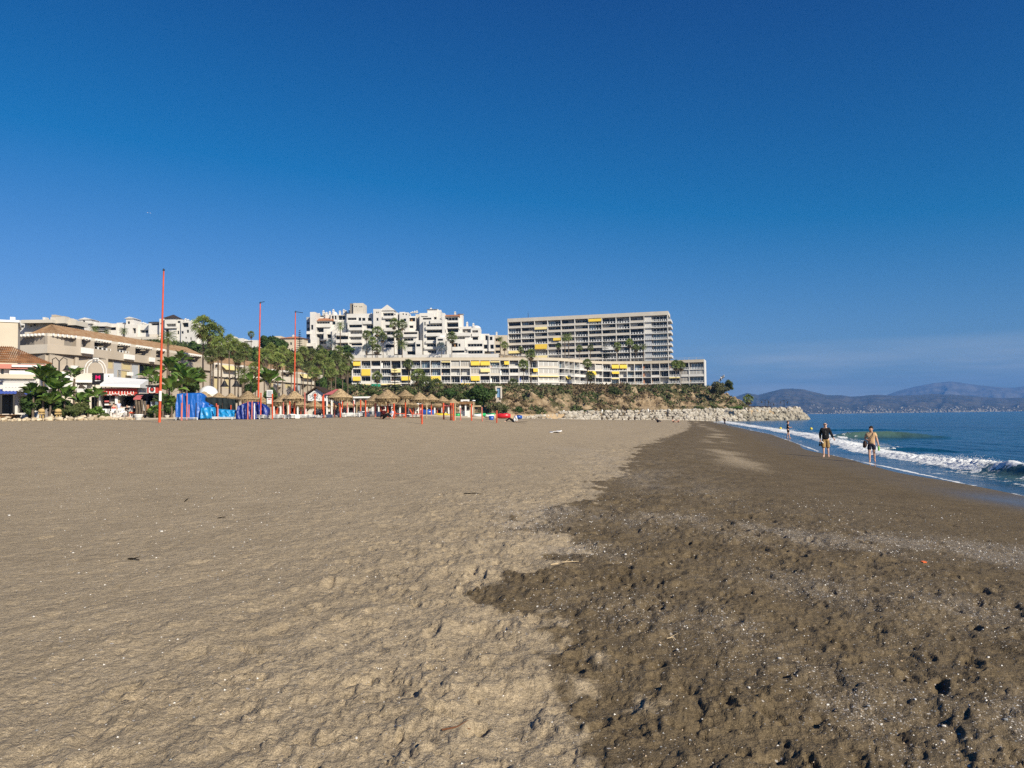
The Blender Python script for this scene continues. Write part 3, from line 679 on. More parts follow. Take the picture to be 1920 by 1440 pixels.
# ================================================================== breakwater of white boulders
def build_breakwater():
    root = thing('breakwater', 'long bank of white and tan boulders running out into the sea below the headland', 'breakwater', (60, 275, 3))
    line = [(-2, 176), (3.5, 192), (12, 224), (23, 250), (45, 266), (68, 280), (88, 290), (107, 299), (114, 303)]
    hts = [.3, .6, 1.3, 2.6, 3.0, 3.3, 3.9, 4.2, 1.2]
    L_ = [0]
    for a, b in zip(line, line[1:]): L_.append(L_[-1]+math.hypot(b[0]-a[0], b[1]-a[1]))
    r2 = random.Random(3); rocks = []
    def pt(s):
        s = max(0, min(L_[-1], s)); k = max(i for i in range(len(L_)) if L_[i] <= s+1e-6); k = min(k, len(line)-2)
        t = (s-L_[k])/(L_[k+1]-L_[k]); a, b = line[k], line[k+1]; dx, dy = b[0]-a[0], b[1]-a[1]; l = math.hypot(dx, dy)
        return a[0]+dx*t, a[1]+dy*t, dy/l, -dx/l, hts[k]*(1-t)+hts[k+1]*t
    s = 0
    while s < L_[-1]:
        x, y, nx, ny, h = pt(s)
        g0 = gz(x+nx*4, y+ny*4) if x < 70 else -.4
        top = base_z(x, y)+.35 if h > 1.5 else g0+h
        tiers = max(2, int((top-g0)/.75)+1)
        for k in range(tiers):
            t = k/(tiers-1)
            z = g0+t*(top-g0); off = 4.2*(1-t)*(1 if h > 1 else .5)+r2.uniform(-.4, .4)
            sz = r2.uniform(.45, .95)*(1.25 if x > 60 else 1.0)*(.75 if h < 1.2 else 1)
            jx = r2.uniform(-.5, .5)
            rocks.append((x+nx*off+ny*jx*1.2, y+ny*off-nx*jx*1.2, z, sz, x > 84 and t < .75))
        s += r2.uniform(.75, 1.35)
    # rounded head, and the hidden sea side
    for k in range(260):
        a = r2.uniform(-.5, 3.1); rr = r2.uniform(0, 1); x = 110+math.cos(a-1.2)*rr*6; y = 302+math.sin(a-1.2)*rr*7
        rocks.append((x, y, max(-.4, 4.0*(1-rr)**.7*r2.uniform(.8, 1.05)), r2.uniform(.6, 1.15), rr > .3))
    core = MB(); pts = [pt(L_[-1]*i/40) for i in range(41)]
    for (a, b) in zip(pts, pts[1:]):
        core.add([(a[0]+a[2]*4.2, a[1]+a[3]*4.2, -1), (b[0]+b[2]*4.2, b[1]+b[3]*4.2, -1), (b[0]-.5*b[2], b[1]-.5*b[3], base_z(b[0], 0)-.35 if b[4] > 1.5 else gz(b[0], b[1])+.1), (a[0]-.5*a[2], a[1]-.5*a[3], base_z(a[0], 0)-.35 if a[4] > 1.5 else gz(a[0], a[1])+.1)], [(0, 1, 2, 3)])
    core.build('core', mat('rubble', (.20, .16, .11), .95, .1, noise=.5, nscale=1.2), root)
    shapes = {}
    for mt in ('boulder', 'boulder_wet'):
        shapes[mt] = []
        for v in range(6):
            b = MB(); b.blob((0, 0, 0), (1, r2.uniform(.7, 1), r2.uniform(.6, .85)), sub=1, jit=.30, r_=r2)
            b.v = [tuple(max(-.80, min(.80, c)) for c in p) for p in b.v]
            shapes[mt].append(b.mesh('boulder_shape', M[mt]))
    rocks.sort(key=lambda q: -q[3]/math.hypot(q[0], q[1]))
    for q in rocks[:300]:
        o = meshobj('boulder', r2.choice(shapes['boulder_wet' if q[4] else 'boulder']), root, q[:3], 0, (q[3], q[3]*r2.uniform(.8, 1.1), q[3]*r2.uniform(.8, 1)))
        o.rotation_euler = (r2.uniform(0, 6), r2.uniform(0, 6), r2.uniform(0, 6))
    V = []; Fc = []; mi = []
    for q in rocks[300:]:
        me = r2.choice(shapes['boulder']); R_ = Matrix.Rotation(r2.uniform(0, 6), 3, 'Z') @ Matrix.Rotation(r2.uniform(0, 6), 3, 'X'); b = len(V)
        V += [tuple(R_ @ v.co*q[3]+Vector(q[:3])-root.location) for v in me.vertices]
        for p in me.polygons: Fc.append(tuple(b+i for i in p.vertices)); mi.append(1 if q[4] else 0)
    tag(tri_soup('small_boulders', np.array(V), np.array(Fc), [M['boulder'], M['boulder_wet']], root, np.array(mi)), kind='stuff')
build_breakwater()
# ================================================================== facades
_WIN = {}
def win_mesh(kind, n=2):
    """unit window (x 0..1, z 0..1), frame with n panels; glass is a separate mesh"""
    k = (kind, n)
    if k in _WIN: return _WIN[k]
    f = MB(); t = .035
    f.box(0, -.03, 0, 1, .05, t); f.box(0, -.03, 1-t, 1, .05, 1); f.box(0, -.03, t, t, .05, 1-t); f.box(1-t, -.03, t, 1, .05, 1-t)
    for i in range(1, n): f.box(i/n-t*.5, -.03, t, i/n+t*.5, .05, 1-t)
    g = MB(); g.add([(t, .01, t), (1-t, .01, t), (1-t, .01, 1-t), (t, .01, 1-t)], [(0, 1, 2, 3)])
    fm = 'frame_dark' if kind.endswith('!') else 'frame_white'
    _WIN[k] = (f.mesh('window_frame_'+kind, M[fm]), g.mesh('pane_'+kind, M[kind.rstrip('!')])); return _WIN[k]
def window(root, fr, u0, u1, z0, z1, d, kind='glass', n=2, name='window', pane=True):
    fm, gm = win_mesh(kind, n)
    o = meshobj(name, fm, root, fr.P(u0, d, z0), fr.rz, (u1-u0, 1, z1-z0))
    if pane:
        p = bpy.data.objects.new('pane', gm); link(p); p.parent = o
    return o
_RAIL = {}
def rail_mesh(n, solid=None):
    k = (n, solid)
    if k in _RAIL: return _RAIL[k]
    b = MB()
    if solid: b.box(0, 0, 0, 1, .08, 1)
    else:
        b.box(0, 0, .93, 1, .06, 1); b.box(0, 0, 0, 1, .05, .06)
        for i in range(n+1): x = i/n; b.box(max(0, x-.18/n), .01, .06, min(1, x+.18/n), .04, .93)
    _RAIL[k] = b.mesh('railing_mesh', M[solid or 'rail_white']); return _RAIL[k]
def railing(root, fr, u0, u1, z0, z1, d, n=8, solid=None, name='railing'):
    return meshobj(name, rail_mesh(n, solid), root, fr.P(u0, d, z0), fr.rz, (u1-u0, 1, z1-z0))
_AW = {}
def awning(root, fr, u0, u1, ztop, drop, out, d, m='awning_yellow', name='awning'):
    k = (m,)
    if k not in _AW:
        b = MB(); b.add([(0, 0, 0), (1, 0, 0), (1, -1, -1), (0, -1, -1), (1, -1, -1.16), (0, -1, -1.16), (0, .04, -.05), (1, .04, -.05), (1, -.97, -1.03), (0, -.97, -1.03)],
                       [(0, 3, 2, 1), (3, 5, 4, 2), (6, 7, 8, 9), (0, 6, 9, 3), (1, 2, 8, 7)]); _AW[k] = b.mesh('awning_'+m, M[m])
    return meshobj(name, _AW[k], root, fr.P(u0, d, ztop), fr.rz, (u1-u0, out, drop))
def wall_holes(mb, fr, u0, u1, z0, z1, holes, d=0.0, m=0, mr=1, depth=1.2, caps=True, back=8.0):
    """solid block front with real recesses. holes: (ua,ub,za,zb[,depth])"""
    us = sorted({u0, u1, *[max(u0, min(u1, h[i])) for h in holes for i in (0, 1)]}); zs = sorted({z0, z1, *[max(z0, min(z1, h[i])) for h in holes for i in (2, 3)]})
    def inh(u, z): return any(h[0] < u < h[1] and h[2] < z < h[3] for h in holes)
    for a, b in zip(us, us[1:]):
        if b-a < 1e-4: continue
        run = None
        for c, e in zip(zs, zs[1:]):
            if e-c < 1e-4: continue
            if not inh((a+b)/2, (c+e)/2):
                run = (run[0], e) if run else (c, e)
            elif run: mb.add([fr.P(a, d, run[0]), fr.P(b, d, run[0]), fr.P(b, d, run[1]), fr.P(a, d, run[1])], [(0, 1, 2, 3)], m); run = None
        if run: mb.add([fr.P(a, d, run[0]), fr.P(b, d, run[0]), fr.P(b, d, run[1]), fr.P(a, d, run[1])], [(0, 1, 2, 3)], m)
    for h in holes:
        a, b, c, e = max(u0, h[0]), min(u1, h[1]), max(z0, h[2]), min(z1, h[3]); dp = h[4] if len(h) > 4 else depth
        P = [fr.P(a, d, c), fr.P(b, d, c), fr.P(b, d, e), fr.P(a, d, e), fr.P(a, d-dp, c), fr.P(b, d-dp, c), fr.P(b, d-dp, e), fr.P(a, d-dp, e)]
        mb.add(P, [(0, 4, 5, 1), (1, 5, 6, 2), (2, 6, 7, 3), (3, 7, 4, 0)], m); mb.add(P, [(4, 7, 6, 5)], mr)
    if caps:
        P = [fr.P(u, w_, z) for u, w_, z in ((u0, d, z0), (u1, d, z0), (u1, d-back, z0), (u0, d-back, z0), (u0, d, z1), (u1, d, z1), (u1, d-back, z1), (u0, d-back, z1))]
        mb.add(P, [(1, 2, 6, 5), (3, 0, 4, 7), (2, 3, 7, 6), (4, 5, 6, 7)], m)

# ------------------------------------------------------------------ long yellow-awninged apartment block on the headland
def long_block():
    root = thing('apartment_building', 'long low curved apartment block with yellow awnings on top of the headland', 'building', (10, 316, 13))
    P = [(-64, 307), (-30, 311), (0, 315.5), (12, 317), (19, 320), (24, 325.5), (29.5, 333), (35, 340), (42, 344.5), (58, 346.5), (72, 343.5), (86, 339)]
    xs = [661, 677, 695.5, 714, 733, 752, 770, 789, 807, 827, 845, 863, 882, 900, 919, 937.5, 955, 973, 992, 1009, 1048, 1059, 1067, 1077, 1087, 1101, 1116, 1130, 1146, 1161, 1176, 1190, 1205, 1221, 1237, 1254, 1275, 1292, 1320]
    # where each bay edge's sight line meets the plan curve
    def hit(px):
        r = ray(px, 700); k = r.x/r.y
        for (a, b) in zip(P, P[1:]):
            fa, fb = a[0]-k*a[1], b[0]-k*b[1]
            if fa*fb <= 0 and fa != fb: t = fa/(fa-fb); return (a[0]+(b[0]-a[0])*t, a[1]+(b[1]-a[1])*t)
        return P[-1] if k > 0 else P[0]
    pts = [hit(x) for x in xs]
    zt = 27.0; fh = 3.0; par = 1.25; z0 = [zt-par-fh*(i+1) for i in range(4)]
    zb = 6.0
    r2 = random.Random(21)
    aw = {(0,0):'y', (0,12):'y', (0,13):'y', (0,9):'t', (0,14):'t', (0,15):'h', (0,28):'y', (0,29):'y', (1,1):'F', (1,4):'p', (1,13):'p', (1,25):'y', (1,28):'s', (1,18):'h',
          (2,0):'y', (2,5):'y', (2,8):'y', (2,12):'P', (2,18):'t', (2,19):'t', (2,21):'s', (2,28):'t', (3,2):'g', (3,3):'t', (3,4):'t', (3,8):'h', (3,11):'F', (3,31):'F', (3,1):'t', (2,35):'t'}
    closed = {(0,11), (0,10), (1,12), (1,14), (3,0), (3,10), (2,19), (1,19), (0,19), (0,24), (0,26), (3,18), (3,19), (2,36), (1,36), (1,37)}
    rr0 = MB(); rr0.box(0, 0, .96, 1, .05, 1.02); rr0.box(0, 0, .5, 1, .03, .53); rr0.box(0, 0, 0, .02, .05, .96); rr0.box(.5, 0, 0, .52, .05, .96); roof_rail = rr0.mesh('roof_rail', M['rail_thin'])
    par_mb = MB(); soff = {i: MB() for i in range(4)}; back = MB()
    for k, (a, b) in enumerate(zip(pts, pts[1:])):
        fr = Frame(a, b); wd = fr.L
        if wd < .3: continue
        par_mb.box(0, -9, zt-par, wd, .12, zt-.15, 0, fr); par_mb.box(0, -.25, zt-.15, wd, .16, zt, 0, fr)
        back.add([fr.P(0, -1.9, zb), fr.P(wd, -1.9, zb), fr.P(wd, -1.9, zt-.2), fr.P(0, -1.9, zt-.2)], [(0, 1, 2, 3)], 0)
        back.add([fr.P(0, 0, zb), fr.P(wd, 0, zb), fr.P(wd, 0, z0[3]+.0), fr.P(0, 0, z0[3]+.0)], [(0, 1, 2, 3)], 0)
        # party wall at the left edge of each bay
        pw = MB(); pw.box(-.14, -1.9, zb, .14, .1, zt-par, 0, fr); pw.build('partition', M['white_wall'], root)
        for i in range(4):
            zf = z0[i]
            soff[i].box(0, -1.9, zf-.30, wd, .14, zf, 0, fr)
            g = ('glass', 'glass', 'glass_sky', 'curtain', 'glass', 'glass!')[r2.randrange(6)]
            sh = (i, k) in closed
            d_ = -1.75 if not sh else -.25
            if sh: g = r2.choice(['curtain', 'shutter', 'glass_sky'])
            nn = max(2, min(4, int(wd/1.0))) if wd > 2 else 1
            inset = r2.uniform(.1, .9) if not sh and wd > 2.5 else .15
            window(root, fr, inset, wd-.15, zf+.05, zf+fh-.55, d_, g, nn)
            if not sh and r2.random() < .8: railing(root, fr, .14, wd-.14, zf, zf+r2.choice([.95, .85]), .02, n=max(3, int(wd*1.6)) , solid=('white_wall' if r2.random() < .2 else None))
            elif sh: railing(root, fr, .14, wd-.14, zf, zf+.8, .02, n=4, solid='pale_wall' if r2.random() < .5 else 'white_wall')
            if not sh and r2.random() < .35 and wd > 2:   # blind or cabinet at the back of the balcony
                c = MB(); c.box(.2, -1.6, zf, .75, -1.0, zf+r2.uniform(1.0, 2.2), 0, fr); c.build('balcony_cabinet', M[r2.choice(['white_paint', 'wood', 'cloth_blue', 'terracotta'])], root)
            t = aw.get((i, k))
            if t:
                drop, out, mt = {'y': (1.5, .8, 'awning_yellow'), 'F': (2.3, .35, 'awning_yellow'), 'P': (1.7, .7, 'awning_yellow'), 'p': (1.3, .9, 'awning_pale'), 't': (.42, .5, 'awning_pale'), 's': (1.0, 1.0, 'awning_yellow'), 'g': (1.0, .9, 'awning_green'), 'h': (1.3, .7, 'awning_yellow')}[t]
                ua = .16 if t != 'h' else wd*.45
                awning(root, fr, ua, wd-.16, zf+fh-.33, drop, out, .16, mt)
        # roof terrace railing
        meshobj('roof_railing', roof_rail, root, fr.P(0, -.3, zt), fr.rz, (wd, 1, 1))
    fr = Frame(pts[-2], pts[-1]); wd = fr.L
    e = MB(); e.box(wd, -11, zb, wd+.3, .12, zt+.02, 0, fr); fr0 = Frame(pts[0], pts[1]); e.box(-.3, -11, zb, 0, .12, zt+.02, 0, fr0); e.build('end_wall', M['white_wall'], root)
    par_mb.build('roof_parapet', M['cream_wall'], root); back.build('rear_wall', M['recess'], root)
    for i in range(4): soff[i].build('floor_slab', M['white_wall'], root)
    return pts
LB = long_block()

# ------------------------------------------------------------------ tall slab block behind
def tall_block():
    root = thing('apartment_building', 'tall flat-roofed apartment slab with rows of dark balconies above the curved block', 'building', (38, 394, 14))
    xs = [953, 977.5, 1002.5, 1027, 1052.5, 1078, 1103.5, 1129, 1155.6, 1181.7, 1208.3, 1252.5]
    A = at(953, 650, 405); B = at(1252.5, 650, 383); fr = Frame((A.x, A.y), (B.x, B.y))
    us = [fr.px(x, 640)[0] for x in xs]; zt = 54.6; par = 1.9; fh = 3.0
    r2 = random.Random(9); sl = MB(); bk = MB(); pr = MB(); n = 11
    pr.box(us[0]-.3, -15, zt-par, us[-1]+.4, .15, zt, 0, fr)
    bk.box(us[0], -15, 12, us[-1], -1.8, zt-par, 0, fr)
    aw = {(0, 6): 'y', (4, 2): 'F', (3, 3): 'h'}
    for i in range(n):
        zf = zt-par-fh*(i+1)
        sl.box(us[0]-.2, -1.8, zf-.28, us[-1]+1.7-i*.02, .14, zf, 0, fr)
        sl.box(us[-1], -13, zf-.28, us[-1]+1.7, -1.8, zf, 0, fr)
        railing(root, fr, us[-1]+.02, us[-1]+1.65, zf, zf+.95, .08, 4, 'white_wall')
        fr2 = Frame(fr.P(us[-1]+1.7, 0, 0).xy, fr.P(us[-1]+1.7, -13, 0).xy)
        if i < 9: railing(root, fr2, .1, 12.9, zf, zf+.95, -.06, 4, 'white_wall')
        for k in range(11):
            if i >= 9: continue
            a, b = us[k], us[k+1]; m = (a+b)/2
            if k == 10:
                # end bay: wall panels and wide windows
                w1 = MB(); w1.box(a+.3, -1.8, zf, a+3.6, -.6, zf+fh-.28, 0, fr); w1.build('balcony_screen', M['white_wall' if i < 3 else 'blue_grey_wall'], root)
                window(root, fr, a+4.2, b-.5, zf+.1, zf+fh-.5, -1.72, r2.choice(['glass', 'glass', 'curtain', 'glass_sky']), 4)
                railing(root, fr, a+.15, b, zf, zf+.95, .05, 12, None); continue
            g = r2.choice(['glass', 'glass', 'glass', 'glass!', 'curtain', 'glass_sky'])
            window(root, fr, a+.35, m-.1, zf+.1, zf+fh-.55, -1.72, g, 3)
            window(root, fr, m+.15, b-.35, zf+.1, zf+fh-.55, -1.72, r2.choice(['glass', 'glass', 'glass!', 'shutter']), 2)
            railing(root, fr, a+.14, b-.14, zf, zf+.9, .05, 5, 'pale_wall' if r2.random() < .55 else None)
            t = aw.get((i, k))
            if t: awning(root, fr, a+.2 if t != 'h' else m-.6, b-.2, zf+fh-.3, 1.3 if t != 'F' else 2.3, .7, .15, 'awning_yellow')
            if t is None and r2.random() < .03: awning(root, fr, a+.2, b-.2, zf+fh-.3, 1.2, .7, .15, r2.choice(['awning_pale', 'awning_white', 'awning_pale']))
    for k in range(12):
        p = MB(); p.box(us[k]-.15, -1.8, 14, us[k]+.15, .12, zt-par, 0, fr); p.build('partition', M['white_wall'], root)
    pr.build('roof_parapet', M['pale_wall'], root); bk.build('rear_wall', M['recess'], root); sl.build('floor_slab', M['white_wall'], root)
    a = MB(); u = fr.px(987, 600)[0]; a.tube([fr.P(u, -4, zt), fr.P(u, -4, zt+3.2)], .12, 5); a.box(u-4, -6, zt, u-2, -4, zt+.6, 0, fr); a.build('roof_mast', M['frame_dark'], root)
tall_block()

# ------------------------------------------------------------------ blocks drawn from photo-pixel rectangles on upright planes
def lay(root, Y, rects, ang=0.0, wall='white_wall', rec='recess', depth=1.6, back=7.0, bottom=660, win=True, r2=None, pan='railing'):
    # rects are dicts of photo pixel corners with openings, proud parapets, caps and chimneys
    if rec == 'recess': rec = 'recess_shade'
    r2 = r2 or random.Random(1)
    for R_ in rects:
        x0, y0, x1, y1 = R_['r']; Yb = Y+R_.get('dy', 0)
        a = at(x0, 650, Yb); b = at(x1, 650, Yb); c = Vector(((a.x+b.x)/2, Yb)); an = R_.get('ang', ang)
        h = (b.x-a.x)/2; fr = Frame((c.x-h*math.cos(an), Yb-h*math.sin(an)), (c.x+h*math.cos(an), Yb+h*math.sin(an)))
        wd = fr.L; zt = fr.px((x0+x1)/2, y0)[1]; zb = fr.px((x0+x1)/2, y1)[1]
        hs = []; wins = []
        def m_(px, py):
            u, z = fr.px(px, py); return u, z
        for hh in R_.get('holes', []):
            ua, za = m_(hh[0], hh[3]); ub, zb_ = m_(hh[2], hh[1]); ua = max(.15, ua); ub = min(wd-.15, ub); kind = hh[4] if len(hh) > 4 else 'b'
            if ub-ua < .2: continue
            dp = {'b': depth, 'w': .35, 'd': depth*1.6}.get(kind, depth)
            hs.append((ua, ub, za, zb_, dp)); wins.append((ua, ub, za, zb_, dp, kind))
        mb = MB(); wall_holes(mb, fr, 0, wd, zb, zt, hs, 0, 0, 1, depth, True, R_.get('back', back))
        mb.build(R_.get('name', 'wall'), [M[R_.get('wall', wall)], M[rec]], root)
        for (ua, ub, za, ze, dp, kind) in wins:
            n = max(1, min(6, int((ub-ua)/1.3)))
            window(root, fr, ua+.05, ub-.05, za+.02, ze-.03, -dp+.08, r2.choice(['glass', 'glass', 'glass!', 'glass!', 'glass', 'shutter']) if kind != 'w' else 'glass', n)
            if kind in 'bd' and (ze-za) > 1.6 and r2.random() < .5 and (ub-ua) > 2: # furniture or plants glimpsed inside
                c_ = MB(); u = r2.uniform(ua+.3, ub-.8); c_.box(u, -dp*.6, za, u+r2.uniform(.4, 1.1), -dp*.6+.4, za+r2.uniform(.7, 1.5), 0, fr); c_.build('terrace_furniture', M[r2.choice(['white_paint', 'wood', 'leaf_mid', 'shutter'])], root)
        for p in R_.get('par', []):   # proud parapets / balcony fronts: (x0,y0,x1,y1)
            ua, za = m_(p[0], p[3]); ub, ze = m_(p[2], p[1]); q = MB(); q.box(ua, .02, za, ub, p[4] if len(p) > 4 else .9, ze, 0, fr); q.build('balcony_front', M[R_.get('wall', wall)], root)
        cap = R_.get('cap')
        if cap:
            q = MB()
            if cap == 'gable':
                zt2 = fr.px((x0+x1)/2, R_['cy'])[1]; q.add([fr.P(-.6, .5, zt), fr.P(wd+.6, .5, zt), fr.P(wd/2, .5, zt2), fr.P(-.6, -6, zt), fr.P(wd+.6, -6, zt), fr.P(wd/2, -6, zt2)], [(0, 1, 2), (3, 5, 4), (0, 2, 5, 3), (1, 4, 5, 2), (0, 3, 4, 1)])
            elif cap == 'hip':
                zt2 = fr.px((x0+x1)/2, R_['cy'])[1]; q.add([fr.P(-.7, .7, zt), fr.P(wd+.7, .7, zt), fr.P(wd+.7, -7, zt), fr.P(-.7, -7, zt), fr.P(wd/2, -3, zt2)], [(0, 1, 4), (1, 2, 4), (2, 3, 4), (3, 0, 4), (3, 2, 1, 0)])
            elif cap == 'dome':
                zt2 = fr.px((x0+x1)/2, R_['cy'])[1]; rr = wd/2; hh = zt2-zt; q.lathe(fr.P(wd/2, -rr, zt), [(rr*math.cos(t*.2618*1.2), hh*math.sin(t*.2618*1.2)) for t in range(5)]+[(.05, hh)], 14)
            elif cap == 'shed':
                zt2 = fr.px((x0+x1)/2, R_['cy'])[1]; q.add([fr.P(-.4, .6, zt), fr.P(wd+.4, .6, zt), fr.P(wd+.4, -4, zt2), fr.P(-.4, -4, zt2), fr.P(-.4, -4, zt), fr.P(wd+.4, -4, zt)], [(0, 1, 2, 3), (0, 4, 5, 1), (0, 3, 4), (1, 5, 2), (2, 5, 4, 3)])
            q.build('roof', M[R_.get('capm', wall)], root)
        for ch in R_.get('chim', []):  # chimneys: (x, ytop)
            u, z = fr.px(ch[0], ch[1]); q = MB(); s_ = .45
            q.box(u-s_, -2.5, zt-.1, u+s_, -1.6, z-.4, 0, fr); q.add([fr.P(u-s_*1.3, -2.7, z-.4), fr.P(u+s_*1.3, -2.7, z-.4), fr.P(u+s_*1.3, -1.4, z-.4), fr.P(u-s_*1.3, -1.4, z-.4), fr.P(u, -2, z+.3)], [(0, 3, 2, 1), (0, 1, 4), (1, 2, 4), (2, 3, 4), (3, 0, 4)])
            q.build('chimney', M[wall], root)
def z4(x0, y0, x1, y1, k=None): # zoomed crop (560,560) x9.6
    r = (560+x0/9.6, 560+y0/9.6, 560+x1/9.6, 560+y1/9.6); return r+((k,) if k else ())
def z5(x0, y0, x1, y1, k=None): # zoomed crop (740,560) x8.727
    r = (740+x0/8.727, 560+y0/8.727, 740+x1/8.727, 560+y1/8.727); return r+((k,) if k else ())
def white_complex():
    r2 = random.Random(4)
    root = thing('apartment_building', 'big stepped white apartment complex with domes, chimneys and terraces on the hill', 'building', (-60, 360, 32))
    bot = z4(0, 1040, 0, 1040)[1]
    B = []
    # left wing; the shade on its end wall is put into the blue-grey
    B += [dict(r=z4(140, 330, 215, 1000), dy=6, wall='blue_grey_wall', holes=[z4(150, 420, 205, 460, 'w'), z4(150, 520, 205, 570, 'w'), z4(150, 640, 205, 690, 'w')]),
          dict(r=z4(205, 240, 300, 1000), dy=0, holes=[z4(222, 470, 262, 560, 'w')], par=[z4(150, 590, 215, 640)]),
          dict(r=z4(240, 400, 600, 1040), dy=3, holes=[z4(262, 412, 560, 452), z4(262, 520, 450, 606), z4(262, 640, 450, 726), z4(320, 765, 500, 815)], par=[z4(262, 455, 580, 518), z4(262, 606, 450, 638), z4(270, 728, 500, 762)], cap='shed', cy=z4(0, 335, 0, 0)[1], capm='terracotta'),
          dict(r=z4(300, 318, 480, 400), dy=9, wall='white_wall', holes=[z4(330, 300, 460, 330, 'w')], chim=[z4(430, 205, 0, 0)[:2], z4(455, 245, 0, 0)[:2], z4(350, 255, 0, 0)[:2]]),
          dict(r=z4(480, 285, 600, 420), dy=7, holes=[z4(555, 300, 575, 340, 'w')], chim=[z4(487, 235, 0, 0)[:2], z4(545, 220, 0, 0)[:2]]),
          dict(r=z4(575, 290, 690, 420), dy=5, holes=[z4(592, 305, 630, 375), z4(645, 305, 680, 375)], cap='dome', cy=z4(0, 225, 0, 0)[1]),
          dict(r=z4(690, 290, 870, 480), dy=8, holes=[z4(705, 300, 840, 385)], chim=[z4(610, 185, 0, 0)[:2], z4(727, 210, 0, 0)[:2], z4(798, 185, 0, 0)[:2], z4(835, 205, 0, 0)[:2], z4(860, 240, 0, 0)[:2], z4(900, 195, 0, 0)[:2]]),
          dict(r=z4(580, 405, 860, 1040), dy=4, holes=[z4(600, 405, 660, 470, 'w'), z4(620, 560, 680, 600, 'w')]),
          dict(r=z4(450, 560, 500, 740), dy=-2), dict(r=z4(600, 565, 665, 1000), dy=-2),
          dict(r=z4(500, 590, 600, 860), dy=-1, holes=[z4(512, 640, 585, 710)]),
          dict(r=z4(215, 690, 330, 1000), dy=-3, holes=[]), dict(r=z4(30, 770, 95, 940), dy=-6), dict(r=z4(90, 800, 290, 1000), dy=-5, holes=[z4(95, 855, 260, 920)]),
          dict(r=z4(150, 925, 300, 1010), dy=-8),
          dict(r=z4(660, 610, 900, 1040), dy=-2, holes=[z4(672, 670, 890, 735), z4(700, 800, 890, 850)], par=[z4(672, 740, 885, 797), z4(672, 615, 850, 668)])]
    # tower and centre; the dark first block paints the tower's shaded left side
    B += [dict(r=z4(925, 85, 985, 300), dy=4, wall='recess', back=3), dict(r=z4(985, 80, 1165, 270), dy=3, wall='pale_wall', holes=[z4(1000, 130, 1016, 150, 'w'), z4(1030, 130, 1046, 150, 'w'), z4(1095, 135, 1111, 155, 'w'), z4(1126, 135, 1142, 155, 'w')], chim=[z4(1000, 75, 0, 0)[:2], z4(1120, 78, 0, 0)[:2]]),
          dict(r=z4(865, 270, 1350, 470), dy=2, holes=[z4(878, 340, 1040, 385), z4(1075, 340, 1125, 400, 'w'), z4(1140, 345, 1200, 400, 'w'), z4(1245, 345, 1310, 400)], chim=[z4(1130, 215, 0, 0)[:2], z4(1297, 255, 0, 0)[:2]]),
          dict(r=z4(880, 400, 1150, 1040), dy=0, holes=[z4(905, 465, 1140, 520), z4(930, 575, 1145, 635), z4(930, 690, 1130, 740), z4(950, 800, 1170, 845)], par=[z4(905, 525, 1145, 572), z4(905, 640, 1150, 688), z4(915, 745, 1135, 795)]),
          dict(r=z4(1150, 400, 1350, 1040), dy=1, holes=[z4(1220, 470, 1345, 540), z4(1220, 590, 1340, 650), z4(1250, 835, 1345, 870)], par=[z4(1160, 410, 1350, 460), z4(1200, 550, 1350, 588)]),
          dict(r=z4(1240, 760, 1400, 1000), dy=-3, holes=[z4(1260, 840, 1390, 870)]),
          dict(r=z4(1345, 185, 1490, 1000), dy=-1, holes=[z4(1395, 235, 1415, 262, 'w'), z4(1425, 235, 1440, 262, 'w'), z4(1400, 345, 1435, 400, 'w'), z4(1475, 465, 1495, 510, 'w')]),
          dict(r=z4(1480, 215, 1720, 1040), dy=0, holes=[z4(1520, 255, 1710, 310), z4(1555, 365, 1710, 415), z4(1560, 470, 1690, 525), z4(1580, 590, 1730, 650), z4(1590, 710, 1740, 765), z4(1560, 825, 1740, 880)], par=[z4(1520, 315, 1710, 360), z4(1540, 535, 1715, 585), z4(1580, 655, 1730, 700)], cap='gable', cy=z4(0, 110, 0, 0)[1]),
          dict(r=z4(1715, 250, 1790, 1000), dy=1, holes=[z4(1722, 268, 1742, 300, 'w')]),
          dict(r=z4(1820, 240, 1920, 1000), dy=2, holes=[z4(1870, 268, 1890, 290, 'w')]),
          dict(r=z4(900, 860, 1190, 1040), dy=-5, holes=[z4(940, 945, 1000, 975)])]
